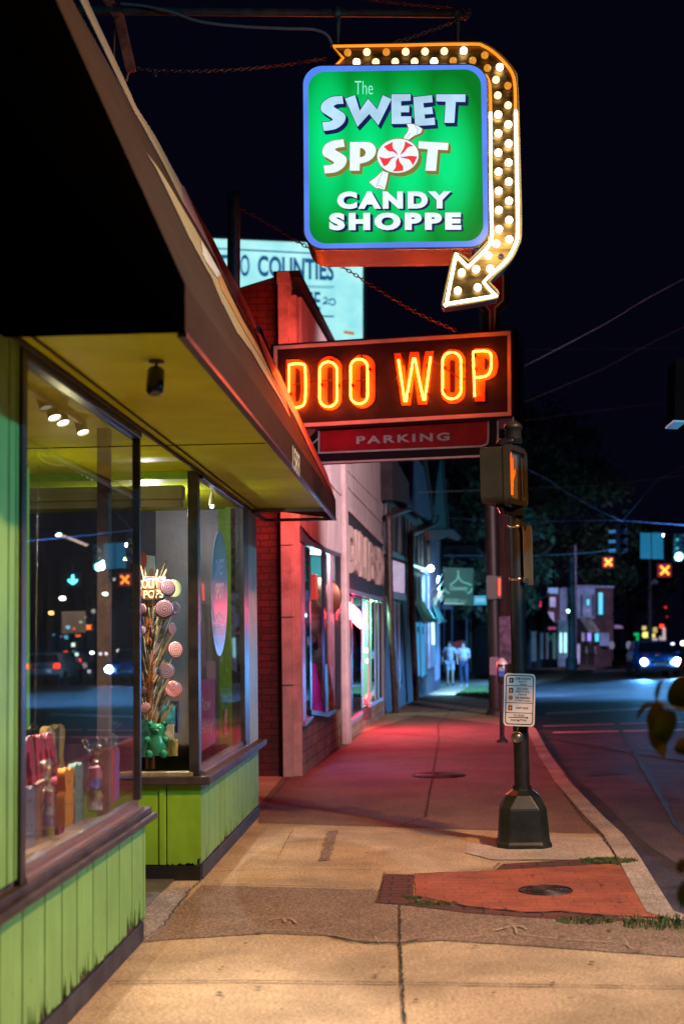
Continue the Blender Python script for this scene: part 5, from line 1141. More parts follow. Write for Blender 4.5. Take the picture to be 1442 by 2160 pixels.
# green awnings, lamp, flags
M_awn = pm('green_canvas', (.10, .36, .27), .7, .15, 5)
for lab, a, off in (('larger green canvas awning over the blue storefront', [(872, 1266), (893, 1268), (919, 1308), (893, 1312)], 1.1), ('smaller green canvas awning beside the flags', [(911, 1274), (921, 1277), (939, 1310), (925, 1312)], 1.1)):
    f0, f1 = FB.q(.12), FB.q(1.0); T = thing('awning', lab, 'awning', f0(*a[0]))
    p = [f0(*a[0]), f0(*a[1]), f1(*a[2]), f1(*a[3])]; MB().add([tuple(v) for v in p]+[tuple(np.array(v)-np.array([0, 0, .05])) for v in p], [(0, 1, 2, 3), (4, 5, 6, 7), (0, 1, 5, 4), (1, 2, 6, 5), (2, 3, 7, 6), (3, 0, 4, 7)]).build('canvas', M_awn, T)
    MB().tube([p[2], p[3]], .05, 6).build('front_rail', pm('dark_green_rail', (.02, .08, .06), .5, .1, 5), T)
YL = P(908, 1199, Y=41); L1 = thing('wall_lamp', 'brilliant white floodlight on the corner above the green awnings', 'lamp', YL)
MB().ball(YL, .085, 12, 8).build('bulb', em('flood_glow', (.75, .95, 1), 60), L1); MB().tube([YL, (YL[0]-.45, YL[1]+.1, YL[2]-.1)], .03, 6).build('arm', M_pipe, L1)
lamp('flood_lamp', tuple(np.array(YL)+np.array([.25, -.2, -.1])), 7000, (.22, .52, 1), 'SPOT', .12, (1.2, 46.5, -.4), 95, .5)
L2 = thing('tube_lamp', 'row of small bright tube lights under the timbered jetty', 'lamp', FB.q(.5)(885, 1195)); q = FB.q(.5)
MB().tube([q(868, 1191), q(898, 1202)], .03, 6).build('tube', em('tube_glow', (.4, .85, 1), 2.5), L2); MB().tube([q(866, 1187), q(899, 1198)], .04, 6).build('rail', M_pipe, L2)
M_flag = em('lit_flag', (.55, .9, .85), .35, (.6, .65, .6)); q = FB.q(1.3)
F1 = thing('flag_cluster', 'cluster of pale furled flags on slanting poles at the corner', 'flags', q(925, 1262))
for i, (a, b_, r, br_) in enumerate((((915, 1275), (950, 1222), .022, 1), ((912, 1262), (940, 1216), .012, 0), ((910, 1250), (932, 1211), .010, 0), ((925, 1215), (910, 1262), .01, 0))):
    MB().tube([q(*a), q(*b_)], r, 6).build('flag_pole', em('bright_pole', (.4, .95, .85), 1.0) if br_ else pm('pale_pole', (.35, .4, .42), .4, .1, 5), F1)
mb = MB(); 
mb.add([q(*p) for p in ((928, 1244), (935, 1258), (930, 1270), (924, 1263), (919, 1276), (913, 1262), (920, 1255))], [(0, 1, 2, 3, 4, 5, 6)]); sh = [q(*p) for p in ((912, 1262), (918, 1262), (922, 1280), (914, 1272))]; mb.add(sh, [(0, 1, 2, 3)]); mb.build('furled_flag', M_flag, F1)
# hanging green sign
YH = 39.5
HSg = thing('grocery_sign', 'teal hanging sign with a curved frame drawing hanging over the pavement', 'sign', P(966, 1195, Y=YH))
zh = lambda x, y: (860+x/6.353, 1160+y/6.353)
hq = lambda Y: (lambda x, y: P(*zh(x, y), Y=Y))
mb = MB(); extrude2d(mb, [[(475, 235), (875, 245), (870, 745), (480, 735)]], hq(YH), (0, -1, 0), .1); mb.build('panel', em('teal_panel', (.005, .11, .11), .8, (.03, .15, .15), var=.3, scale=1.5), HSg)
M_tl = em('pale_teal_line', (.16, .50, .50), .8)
mb = MB()
for l in ([(670, 275), (672, 345)], [(670, 345), (650, 400), (600, 445), (560, 470)], [(670, 345), (700, 400), (740, 435), (800, 450), (850, 475)], [(490, 520), (510, 555), (550, 580)], [(855, 510), (840, 555), (795, 585)]):
    mb.tube([hq(YH-.03)(a, b) for a, b in sm([(a, b, 1) for a, b in l], False, 3)], .022, 5)
text_quad(mb, 'Ooowoy', hq(YH-.03)(560, 560), hq(YH-.03)(800, 560), hq(YH-.03)(560, 480), .03); text_quad(mb, 'GROCERY', hq(YH-.03)(490, 700), hq(YH-.03)(690, 700), hq(YH-.03)(490, 655), .02); text_quad(mb, '& C.', hq(YH-.03)(710, 700), hq(YH-.03)(790, 700), hq(YH-.03)(710, 660), .01)
mb.build('lettering', M_tl, HSg)
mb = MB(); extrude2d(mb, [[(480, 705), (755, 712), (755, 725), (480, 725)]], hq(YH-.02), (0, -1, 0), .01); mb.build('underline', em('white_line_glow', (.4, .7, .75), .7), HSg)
SN = thing('street_name_sign', 'small bright cyan street name sign beside the teal hanging sign', 'sign', P(1013, 1266, Y=36))
mb = MB(); extrude2d(mb, [[(999, 1257), (1026, 1256), (1026, 1276), (998, 1276)]], on(36), (0, -1, 0), .04); mb.build('panel', em('cyan_panel', (.0, .35, .62), .9, (.05, .3, .4)), SN)
mb = MB(); text_px(mb, 'BONITA', 1003, 1262, 1022, 1270, Y=35.97, bold=.02); mb.build('lettering', em('white_line_glow2', (.5, .8, .9), .8), SN)
# ------------------------------------------------------------------ porch house beyond the walkers
YPo = 66
PO = thing('porch_building', 'dark building with pale porch columns behind the two walkers', 'building', P(965, 1420, Y=YPo))
def pq(name, pts, mat, Y=YPo, th=.3, par=PO): mb = MB(); extrude2d(mb, [pts], on(Y), (0, -1, 0), th); return mb.build(name, mat, par)
pq('wall', [(925, 1150), (1045, 1150), (1045, 1425), (925, 1425)], pm('night_wall', (.012, .010, .016), .9, .3, 1), YPo+1.5, .3)
for x, w_, c in ((936, 3, (.2, .2, .3)), (953, 3.5, (.22, .24, .38)), (984, 4.5, (.25, .3, .5)), (992, 3, (.18, .12, .12))): pq('column', [(x-w_/2, 1285), (x+w_/2, 1285), (x+w_/2, 1422), (x-w_/2, 1422)], pm('column_%d' % x, c, .7, .1, 1))
pq('entablature', [(930, 1275), (1000, 1278), (1000, 1287), (930, 1285)], pm('lilac_pier', (.28, .3, .45), .6, .2, 4))
pq('plinth', [(925, 1418), (1000, 1418), (1000, 1427), (925, 1427)], M_dark)
pq('lit_pane', [(955, 1355), (975, 1350), (975, 1365), (955, 1368)], em('dim_red_pane', (.08, .005, .01), 1), YPo+1.4, .05)
# ------------------------------------------------------------------ walkers
def skin(name, verts, edges, radii, mat, parent, sub=1):
    me = bpy.data.meshes.new(name); me.from_pydata(verts, edges, []); o = bpy.data.objects.new(name, me); COL.objects.link(o)
    mo = o.modifiers.new('s', 'SKIN'); 
    for v, r in zip(me.skin_vertices[0].data, radii): v.radius = (r, r) if not isinstance(r, tuple) else r
    me.skin_vertices[0].data[0].use_root = True
    o.modifiers.new('u', 'SUBSURF').levels = sub
    m2 = bpy.data.meshes.new_from_object(o.evaluated_get(bpy.context.evaluated_depsgraph_get())); bpy.data.objects.remove(o)
    return link_mesh(name, m2, mat, parent, True)
def person(x, y, H, label, top, bottom, shorts, arms, stride, hair, woman=False):
    g = np.array(G(x, y)); s = H/1.75; T = thing('person', label, 'person', tuple(g)); f = lambda a: tuple(g+np.array([a[0], a[1], a[2]])*s)
    L, R_ = stride
    hipw = .09; shw = .17 if woman else .2
    V = [(0, 0, .95), (0, 0, 1.12), (0, -.01, 1.32), (0, 0, 1.44), (0, 0, 1.52), (0, -.02, 1.62), (0, -.01, 1.70),
         (-hipw, 0, .90), (-hipw-.01, L-.02, .50), (-hipw-.01, L*1.1+.03, .10), (-hipw-.02, L*1.1-.10, .03),
         (hipw, 0, .90), (hipw+.01, R_-.02, .50), (hipw+.01, R_*1.1+.05, .10), (hipw+.02, R_*1.1-.10, .03),
         (-shw, 0, 1.42), (shw, 0, 1.42)]+arms
    E = [(0, 1), (1, 2), (2, 3), (3, 4), (4, 5), (5, 6), (0, 7), (7, 8), (8, 9), (9, 10), (0, 11), (11, 12), (12, 13), (13, 14), (3, 15), (3, 16), (15, 17), (17, 18), (18, 19), (16, 20), (20, 21), (21, 22)]
    rad = [.14, .13, .15, .10, .055, .085, .07, .09, .06, .04, .035, .09, .06, .04, .035, .06, .06, .042, .033, .035, .042, .033, .035]
    skin('body', [f(v) for v in V], E, [r*s for r in rad], pm('skin_tone', (.55, .36, .28), .6, .05, 4, bmp=0), T)
    ts = [(0, 0, .92), (0, 0, 1.12), (0, -.01, 1.32), (0, 0, 1.43), (-shw, 0, 1.42), (shw, 0, 1.42), tuple(np.array(V[15])*.35+np.array(V[17])*.65), tuple(np.array(V[16])*.35+np.array(V[20])*.65)]
    skin('shirt', [f(v) for v in ts], [(0, 1), (1, 2), (2, 3), (3, 4), (3, 5), (4, 6), (5, 7)], [r*s for r in (.165, .16, .175, .11, .085, .085, .07, .07)], top, T)
    zk = .56 if shorts else .12
    def leg(i, k): a, b = np.array(V[i]), np.array(V[i+1]); return tuple(a+(b-a)*min(1, k))
    if shorts:
        skin('shorts', [f(v) for v in [(0, 0, .95), (-hipw, 0, .88), leg(7, .85), (hipw, 0, .88), leg(11, .85)]], [(0, 1), (1, 2), (0, 3), (3, 4)], [r*s for r in (.16, .115, .10, .115, .10)], bottom, T)
    else:
        skin('trousers', [f(v) for v in [(0, 0, .96), V[7], V[8], V[9], V[11], V[12], V[13]]], [(0, 1), (1, 2), (2, 3), (0, 4), (4, 5), (5, 6)], [r*s for r in (.15, .11, .08, .06, .11, .08, .06)], bottom, T)
    hb = MB().ball(f((0, .015, 1.665)), .098*s, 12, 8, (1, 1, 1.05));
    if woman: hb.tube([f((0, .05, 1.66)), f((0, .08, 1.52)), f((0, .07, 1.42))], [.08*s, .085*s, .04*s], 8)
    hb.build('hair', hair, T)
    for sx, i in ((-1, 10), (1, 14)): MB().tube([f(np.array(V[i])+np.array([0, .14, .02])), f(np.array(V[i])+np.array([0, .05, .01])), f(np.array(V[i])+np.array([0, -.06, 0]))], [.04*s, .05*s, .035*s], 8).build('shoe', pm('pale_shoe' if woman else 'dark_shoe', (.5, .5, .5) if woman else (.05, .06, .08), .6, .1, 5), T)
    return T
M_hairD = pm('dark_hair', (.03, .02, .02), .7, .2, 9)
person(949, 1446, 1.60, 'man walking in pale T-shirt and light shorts on the far pavement', pm('pale_tee', (.50, .55, .60), .8, .15, 6), pm('light_shorts', (.50, .55, .60), .8, .1, 6), True,
       [(-.28, .02, 1.15), (-.30, -.06, .92), (-.30, -.09, .82), (.28, 0, 1.15), (.30, -.03, .92), (.30, -.05, .82)], (-.14, .06), M_hairD)
person(978, 1448, 1.58, 'woman walking with folded arms in pale top and dark jeans on the far pavement', pm('pale_top', (.48, .55, .66), .8, .15, 6), pm('blue_jeans', (.03, .06, .14), .8, .2, 6), False,
       [(-.25, -.02, 1.14), (-.04, -.20, 1.10), (.06, -.21, 1.12), (.25, -.02, 1.14), (.04, -.22, 1.06), (-.06, -.23, 1.04)], (.06, -.14), M_hairD, True)
# far lawn beside the pavement
mb = MB(); pts = [G(960, 1468), G(1030, 1475), G(1030, 1450), G(992, 1450)]; mb.add([(p[0], p[1], p[2]+.02) for p in pts], [(0, 1, 2, 3)]); base_l = mb.build('lawn', M_grass); stuff(base_l)
mb = MB(); 
for k in range(2600):
    u, v_ = random.random(), random.random(); a = np.array(pts[0])*(1-u)+np.array(pts[1])*u; c = np.array(pts[3])*(1-u)+np.array(pts[2])*u; p = a*(1-v_)+c*v_; h = random.uniform(.03, .12)
    mb.add([(p[0]-.012, p[1], p[2]+.01), (p[0]+.012, p[1], p[2]+.01), (p[0]+random.uniform(-.04, .04), p[1], p[2]+h)], [(0, 1, 2)])
o = mb.build('grass', pm('grass_blade', (.05, .11, .03), .8, .4, 5, bmp=0)); stuff(o)
struct(strip_mesh('far_walk', [(Y, [(-3.5, 0), (2.9, 0)]) for Y in (50, 60)], M_lightc, 0.0))
struct(strip_mesh('far_walk', [(Y, [(-30, 0), (kerb_x(50), 0)]) for Y in (60, 110)], M_olddim, 0.0))
# ================================================================== POLES AND METERS
def G2(x, y): return G(x, y)
c = G(1046, 1508); UP = thing('utility_pole', 'broad dark pole on a round flange behind the parking meter', 'pole', c)
r_ = 15/3000*c[1]
MB().tube([(c[0], c[1], c[2]), (c[0], c[1], c[2]+9)], [r_, r_*.9], 20).build('shaft', pm('dark_maroon_steel', (.016, .009, .010), .5, .3, 4), UP)
MB().lathe(c, [(r_*1.35, 0), (r_*1.35, .06), (r_*1.05, .12), (r_, .14)], 20).build('flange', pm('dark_maroon_steel', (.016, .009, .010), .5, .3, 4), UP)
for (x0, x1, y0, y1, mt, lab, cat) in ((1032, 1052, 1386, 1424, pm('pinkish_paper', (.26, .18, .24), .7, .25, 30), 'pinkish notice sheet strapped on the broad pole', 'notice'), (1052, 1078, 1300, 1400, pm('worn_flyers', (.12, .07, .12), .8, .5, 6), 'faded flyers pasted on the reddish pole', 'flyers')):
    mb = MB(); extrude2d(mb, [rrect(x0, y0, x1, y1, 3, 3)], on(c[1]-r_-.03), (0, -1, 0), .02); tag(mb.build('notice', mt), lab, cat)
c2 = G(1065, 1498); MB_ = MB()
RP_ = thing('timber_pole', 'reddish wooden utility pole just right of the broad dark pole', 'pole', c2)
MB().tube([(c2[0], c2[1], c2[2]), P(1060, 1080, Y=c2[1])], [.22, .14], 16).build('shaft', pm('reddish_wood', (.06, .018, .016), .9, .4, 5, stretch=(5, 5, .5)), RP_)
H2 = thing('pedestrian_signal', 'distant pedestrian signal edge-on with a slim red hand beside the broad pole', 'signal', P(1050, 1238, Y=c[1]-.3)); Yh = c[1]-.35
mb = MB(); extrude2d(mb, [rrect(1026, 1214, 1047, 1264, 4, 3)], on(Yh), (0, -1, 0), .3); mb.build('housing', M_housing, H2)
mb = MB(); extrude2d(mb, [rrect(1050, 1220, 1054.5, 1256, 1.5, 3)], on(Yh), (0, -1, 0), .05); mb.build('led_hand', em('red_led', (1, .05, .01), 2.2), H2); mb = MB(); extrude2d(mb, [rrect(1046.5, 1216, 1057, 1262, 2, 3)], on(Yh+.06), (0, -1, 0), .3); mb.build('visor', M_housing, H2)
c = G(1058, 1566); PM = thing('parking_meter', 'parking meter with a pale domed head and blue panel on a slim black post', 'parking meter', c); Ym = c[1]
q = lambda x, y: P(x, y, Y=Ym)
MB().tube([c, q(1058, 1440)], .034, 12).build('post', M_pole, PM); MB().lathe(c, [(.09, 0), (.085, .03), (.05, .06), (.036, .09)], 16).build('base_plate', M_pole, PM)
mb = MB().tube([q(1058, 1442), q(1058, 1436), q(1058, 1405), q(1058, 1400)], [.05, .075, .08, .06], 14); mb.build('head', pm('meter_black', (.02, .02, .025), .3, .2, 9), PM)
MB().lathe(q(1058, 1401), [(.085, 0), (.08, .02), (.03, .085), (.008, .09)], 16).build('dome', pm('meter_dome', (.5, .36, .34), .4, .1, 6, .3), PM)
mb = MB(); extrude2d(mb, [[(1051, 1408), (1064, 1408), (1064, 1416), (1051, 1416)]], on(Ym-.085), (0, -1, 0), .01); mb.build('display', em('lilac_display', (.35, .3, .5), .6), PM)
mb = MB(); extrude2d(mb, [[(1051, 1417.5), (1064, 1417.5), (1064, 1427), (1051, 1427)]], on(Ym-.085), (0, -1, 0), .01); mb.build('blue_panel', em('blue_panel', (.02, .08, .5), .5), PM)
# ================================================================== TREES
def tree(x, yb, Y, h, rad, seed, lab, mat, n=3800, sc=.16):
    rt = random.Random(seed); base = P(x, yb, Y=Y); base = (base[0], Y, gz(Y)-.1); T = thing('tree', lab, 'tree', base, 'dark trees behind the side street')
    t_ = MB(); tops = []
    t_.tube([base, (base[0]+.1, Y, base[2]+h*.25), (base[0]-.1, Y, base[2]+h*.5), (base[0], Y, base[2]+h*.8)], [.28, .22, .15, .05], 8)
    for k in range(9):
        a = rt.uniform(0, 6.28); z0 = base[2]+h*rt.uniform(.25, .6); e = (base[0]+rad*.8*math.cos(a), Y+rad*.8*math.sin(a), z0+h*rt.uniform(.12, .32)); t_.tube([(base[0], Y, z0), ((base[0]+e[0])/2, (Y+e[1])/2, (z0+e[2])/2+.2), e], [.1, .06, .02], 5); tops.append(e)
    t_.build('trunk', pm('bark', (.06, .045, .04), .9, .3, 6), T)
    cl = []
    for k in range(26):
        a = rt.uniform(0, 6.28); u = math.sqrt(rt.random()); zz_ = rt.uniform(.38, 1.0); rr_ = rad*u*(1.15-abs(zz_-.62)*1.5)
        cl.append((base[0]+rr_*math.cos(a), Y+rr_*math.sin(a), base[2]+h*zz_, rad*rt.uniform(.18, .34)))
    cr = MB()
    for k in range(n):
        c_ = cl[rt.randrange(len(cl))]; d = np.array([rt.gauss(0, 1), rt.gauss(0, 1), rt.gauss(0, .7)]); d = d/np.linalg.norm(d)*c_[3]*rt.random()**.4; p = np.array(c_[:3])+d
        u = np.array([rt.gauss(0, 1), rt.gauss(0, 1), rt.gauss(0, 1)]); u /= np.linalg.norm(u); v = np.cross(u, [rt.gauss(0, 1), rt.gauss(0, 1), rt.gauss(0, 1)]); v /= np.linalg.norm(v); s = sc*rt.uniform(.6, 1.5)
        cr.add([tuple(p-u*s), tuple(p+v*s*.45), tuple(p+u*s), tuple(p-v*s*.45)], [(0, 1, 2, 3)])
    cr.build('crown', mat, T)
M_lf = pm('night_leaves', (.055, .085, .045), .6, .5, 1.5, bmp=0)
tree(1000, 1400, 74, 13, 5.5, 1, 'dark tree above the hanging sign and porch', M_lf, 4200, .22); tree(1120, 1400, 97, 17.5, 6.5, 2, 'tallest dark tree right of the signal pole', M_lf, 4600, .22)
tree(1180, 1400, 99, 14, 5.5, 3, 'dark tree above the far lit storefronts', M_lf, 3500, .22); tree(1080, 1400, 60, 7, 2.6, 4, 'low dark street tree behind the parking meter', M_lf, 2500, .16)
tree(1330, 1400, 125, 11, 7, 5, 'faint dark tree behind the far brick building', M_lf, 2500, .3)
# ================================================================== FAR CORNER BUILDINGS
YF = 88
def fq(name, pts, mat, par, Y=YF, th=.3): mb = MB(); extrude2d(mb, [pts], on(Y), (0, -1, 0), th); return mb.build(name, mat, par)
FC = thing('corner_building', 'two storey corner building with lavender walls and lit cyan windows far across the side street', 'building', P(1225, 1405, Y=YF))
M_lav = pm('lavender_wall', (.34, .36, .50), .8, .3, 1); M_fbrick = pm('far_brick', (.13, .05, .055), .9, .3, 1.5)
fq('wall', [(1155, 1240), (1213, 1240), (1213, 1300), (1290, 1300), (1290, 1405), (1155, 1408)], M_fbrick, FC, YF, 3); fq('wall', [(1213, 1236), (1254, 1238), (1254, 1305), (1213, 1305)], M_lav, FC, YF-.1, 3); fq('wall', [(1254, 1238), (1292, 1240), (1292, 1395), (1254, 1305)], M_fbrick, FC, YF-.2, 3)
fq('wall', [(1180, 1240), (1201, 1240), (1201, 1312), (1180, 1312)], M_lav, FC, YF-.15, .3)
M_cw = em('cyan_window', (.10, .62, .9), 1.25); M_lw = em('lilac_window', (.42, .36, .72), .8, var=.5, scale=2)
for pts, mt in (([(1262, 1250), (1270, 1250), (1270, 1296), (1262, 1296)], M_cw), ([(1155, 1240), (1176, 1240), (1176, 1252), (1155, 1252)], em('blue_sign_glow', (.15, .35, .8), .8, var=.6, scale=6)), ([(1159, 1260), (1171, 1260), (1171, 1280), (1159, 1280)], M_lw), ([(1237, 1264), (1242, 1264), (1242, 1277), (1237, 1277)], M_cw), ([(1238, 1285), (1242, 1285), (1242, 1291), (1238, 1291)], M_lw), ([(1155, 1290), (1167, 1292), (1168, 1312), (1162, 1310)], M_lw)):
    fq('window', pts, mt, FC, YF-.5, .1)
for (a, b_) in ((1224, 1228), (1248, 1252), (1257, 1261), (1272, 1277)): fq('dark_shutter', [(a, 1255), (b_, 1255), (b_, 1300), (a, 1298)], pm('night_blue2', (.03, .04, .09), .6, .2, 2), FC, YF-.45, .1)
fq('fascia', [(1213, 1234), (1294, 1236), (1294, 1240), (1213, 1239)], M_lav, FC, YF-.5, .6)
# shopfronts below
fq('shopfront', [(1174, 1330), (1200, 1330), (1200, 1405), (1174, 1407)], M_lav, FC, YF-.6, .3)
for x0, x1, y0, y1 in ((1180, 1184, 1333, 1377), (1189, 1194, 1333, 1377)): fq('lit_shop_window', [(x0, y0), (x1, y0), (x1, y1), (x0, y1)], em('mint_white_window', (.45, .95, 1), 1.6), FC, YF-.95, .05)
for x0, x1, y0, y1, mt in ((1214, 1222, 1358, 1400, M_lw), (1226, 1232, 1335, 1352, M_lw), (1238, 1246, 1335, 1352, em('violet_window', (.35, .25, .95), 1.2)), (1254, 1262, 1336, 1353, M_cw), (1264, 1284, 1335, 1362, M_lav)): fq('lit_shop_window', [(x0, y0), (x1, y0), (x1, y1), (x0, y1)], mt, FC, YF-.65, .05)
f1, f2 = on(YF-.6), on(YF-2.2)
for lab, pts, mt in (('mint canvas awning over the lit far shopfront', ((1176, 1308), (1198, 1308), (1199, 1332), (1176, 1332)), pm('mint_canvas', (.2, .4, .42), .7, .3, 1)), ('striped tan canvas awning on the far corner building', ((1220, 1302), (1244, 1302), (1264, 1330), (1240, 1332)), pm('tan_canvas', (.3, .24, .22), .7, .4, 1, stretch=(4, 1, 1))), ('dark canvas awning left of the striped awning', ((1212, 1304), (1222, 1304), (1244, 1332), (1214, 1332)), M_dark)):
    p = [f1(*pts[0]), f1(*pts[1]), f2(*pts[2]), f2(*pts[3])]; o = MB().add(p+[(v[0], v[1], v[2]-.08) for v in p], [(0, 1, 2, 3), (4, 5, 6, 7), (0, 1, 5, 4), (1, 2, 6, 5), (2, 3, 7, 6), (3, 0, 4, 7)]).build('awning', mt); tag(o, lab, 'awning')
PB = thing('porch_shop', 'low dark shop with a sloping porch roof left of the far corner building', 'shop', P(1140, 1410, Y=76))
fq('wall', [(1105, 1320), (1176, 1320), (1176, 1408), (1105, 1412)], pm('dull_blue_wall', (.06, .08, .12), .8, .4, 1), PB, 79, .3); fq('roof', [(1100, 1290), (1150, 1290), (1176, 1322), (1100, 1325)], M_dark, PB, 76, 2.5)
for x, c in ((1117, (.16, .17, .2)), (1136, (.3, .22, .16)), (1148, (.14, .12, .2)), (1160, (.14, .12, .2))): fq('porch_post', [(x-1.6, 1322), (x+1.6, 1322), (x+1.6, 1410), (x-1.6, 1410)], pm('post_%d' % x, c, .7, .1, 1), PB, 76.2, .15)
for x0, x1, y0, y1, c in ((1120, 1130, 1332, 1395, (.04, .09, .16)), (1139, 1145, 1335, 1390, (.03, .07, .13)), (1151, 1156, 1335, 1390, (.06, .07, .14)), (1165, 1172, 1335, 1390, (.05, .12, .14))): fq('window', [(x0, y0), (x1, y0), (x1, y1), (x0, y1)], em('dim_window_%d' % x0, c, 1, var=.5, scale=1), PB, 78.9, .05)
fq('lit_pane', [(1157, 1340), (1163, 1340), (1163, 1352), (1157, 1352)], em('dim_green_pane', (.02, .25, .12), .8), PB, 78.8, .05); fq('lit_band', [(1155, 1322), (1172, 1322), (1172, 1328), (1155, 1328)], em('pink_band', (.5, .08, .2), .6), PB, 76.1, .05)
tag(fq('red_neon', [(1133, 1262), (1138, 1260), (1141, 1272), (1139, 1282), (1134, 1280), (1136, 1272)], em('pink_red_glow', (1, .04, .15), 1.3), None, 72), 'small pink red neon mark among the dark trees', 'neon light')
for x, y, lab in ((1229, 1366, 'left dark figure standing outside the far corner shop'), (1246, 1362, 'right dark figure standing outside the far corner shop')):
    g = G(x, 1405); 
    T = person(x, 1408, 1.75, lab, M_dark, M_dark, False, [(-.26, .02, 1.15), (-.28, -.04, .92), (-.28, -.07, .82), (.26, 0, 1.15), (.28, -.03, .92), (.28, -.05, .82)], (-.03, .03), M_hairD)
# light pole in front of the corner building
def pole(x, yb, yt, Y, r, lab, mt, cat='pole'):
    a = P(x, yb, Y=Y); b_ = P(x-.4, yt, Y=Y); T = thing('street_pole', lab, cat, a); MB().tube([a, b_], [r, r*.8], 12).build('shaft', mt, T); return T, a, b_
T, a, b_ = pole(1205, 1412, 1175, 70, .20, 'thick teal grey street pole in front of the far corner building', pm('teal_grey', (.05, .10, .13), .5, .2, 2)); MB().lathe(a, [(.3, 0), (.3, .5), (.2, .6)], 12).build('base', pm('teal_grey', (.05, .10, .13), .5, .2, 2), T)
MB().ball(P(1197, 1289, Y=69), .07, 8, 6).build('lamp_bulb', em('cyan_lamp', (.4, 1, .95), 10), T); MB().tube([P(1197, 1289, Y=69.1), P(1204, 1292, Y=69.6)], .03, 6).build('arm', M_pipe, T)
T, a, b_ = pole(1213, 1405, 1150, 84, .10, 'thin mauve street pole beside the thick teal pole', pm('mauve_steel', (.08, .06, .09), .5, .2, 2))
T, a, b_ = pole(1370, 1400, 1180, 100, .16, 'tall mauve pole carrying a camera under the flat cyan panel', pm('mauve_steel', (.08, .06, .09), .5, .2, 2)); MB().tube([P(1373, 1232, Y=99.5), P(1380, 1224, Y=99.5), P(1384, 1230, Y=99.5)], [.1, .14, .16], 8).build('camera', pm('lilac_casing', (.4, .4, .55), .5, .1, 2), T)
for x, lab in ((1289, 'nearer small parking meter on the far kerb'), (1325, 'small parking meter left of the blue car')):
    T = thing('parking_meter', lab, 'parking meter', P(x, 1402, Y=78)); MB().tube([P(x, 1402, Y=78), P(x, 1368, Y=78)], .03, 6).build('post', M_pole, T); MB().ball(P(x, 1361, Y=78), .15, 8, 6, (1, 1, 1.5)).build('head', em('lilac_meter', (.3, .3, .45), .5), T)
# ================================================================== OVERHEAD SIGNALS
M_sigbox = pm('signal_black', (.012, .012, .016), .4, .2, 4)
def lane_x(x, y, s, Y, lab, mirror=False, arrow=False):
    q = (lambda a, b: P(a, b, Y=Y)) if not mirror else (lambda a, b: (lambda p: (-2.9-p[0], p[1], p[2]))(P(a, b, Y=Y)))
    T = thing('lane_signal', lab, 'signal', q(x, y)); mb = MB(); extrude2d(mb, [[(x-s, y-s), (x+s, y-s), (x+s, y+s), (x-s, y+s)]], lambda a, b: tuple(np.array(q(a, b))+np.array([0, .05, 0])), (0, -1, 0), .25); mb.build('housing', em('red_glow_case', (.30, .02, .03) if not arrow else (.0, .04, .1), .5, (.1, .02, .03)) if not arrow else M_sigbox, T)  # case of the cross signal emits red though it is no lamp
    mb = MB(); k = s*.62
    if arrow:
        for (a, b) in (((x, y-k), (x, y+k*.8)), ((x-k, y+k*.1), (x, y+k)), ((x+k, y+k*.1), (x, y+k))): mb.tube([q(*a), q(*b)], .06, 6)
        mb.build('down_arrow', em('cyan_arrow', (.12, .8, 1), 7), T)
    else:
        for (a, b) in (((x-k, y-k), (x+k, y+k)), ((x-k, y+k), (x+k, y-k))): mb.tube([q(*a), q(*b)], .052, 6)
        mb.build('cross', em('orange_cross', (1, .22, .02), 5), T)
    mb = MB().tube([q(x, y-s), q(x, y-s*2.2)], .02, 5); mb.build('hanger', M_sigbox, T)
lane_x(1282, 1186, 11.5, 70, 'smaller hanging lane signal with an orange red cross left of the flat cyan panel'); lane_x(1401, 1203, 14, 72, 'larger hanging lane signal with an orange red cross under the cyan light')
lane_x(155, 1222, 15, 60, 'lane signal with a cyan down arrow over the road seen only in the shop window', True, True); lane_x(188, 1323, 7, 110, 'distant lane signal cross seen only in the shop window', True)
def T_head(x, y, Y, w, h, lab, lit=None, mirror=False):
    q = (lambda a, b: P(a, b, Y=Y)) if not mirror else (lambda a, b: (lambda p: (-2.9-p[0], p[1], p[2]))(P(a, b, Y=Y)))
    T = thing('traffic_light', lab, 'traffic light', q(x, y)); mb = MB(); extrude2d(mb, [rrect(x-w/2, y-h/2, x+w/2, y+h/2, w*.15, 3)], q, (0, -1, 0), .3); mb.build('housing', M_sigbox, T)
    for i in range(3):
        cy = y-h/3+i*h/3; c = q(x, cy); on_ = lit == i; rr_ = w*.40/3000*Y
        MB().lathe((c[0], c[1]-.02, c[2]), [(rr_, 0), (rr_*.8, .02), (0, .04)], 14, (0, -1, 0)).build('lens', em('cyan_green_light', (.25, .95, 1), 16) if on_ else M_sigbox, T)
        v = MB(); pts_ = [(c[0]+rr_*1.05*math.cos(a), c[2]+rr_*1.05*math.sin(a)) for a in [math.pi*(k/8) for k in range(9)]]
        v.add([(px_, Y-.02, pz_) for px_, pz_ in pts_]+[(px_, Y-.25, pz_) for px_, pz_ in pts_], [(k, k+1, 9+k+1, 9+k) for k in range(8)]); v.build('visor', pm('signal_visor', (.02, .05, .07), .4, .2, 4), T)
    return T
T_head(1430, 1155, 59, 20, 58, 'traffic light glowing cyan green at the right edge', 2)
lamp('signal_glow', P(1415, 1171, Y=57), 500, (.1, .7, 1), 'POINT', .15)
for (x, y, lab) in ((1312, 1135, 'dark traffic light hanging above the smaller lane cross'),):
    T_head(x, y, 46, 22, 62, lab)
SG = thing('traffic_light', 'side-on traffic light with blue lit visor edges beside the smaller lane cross', 'traffic light', P(1292, 1135, Y=45)); mb = MB(); extrude2d(mb, [rrect(1296, 1108, 1306, 1166, 2, 3)], on(45), (0, -1, 0), .3); mb.build('housing', M_sigbox, SG)
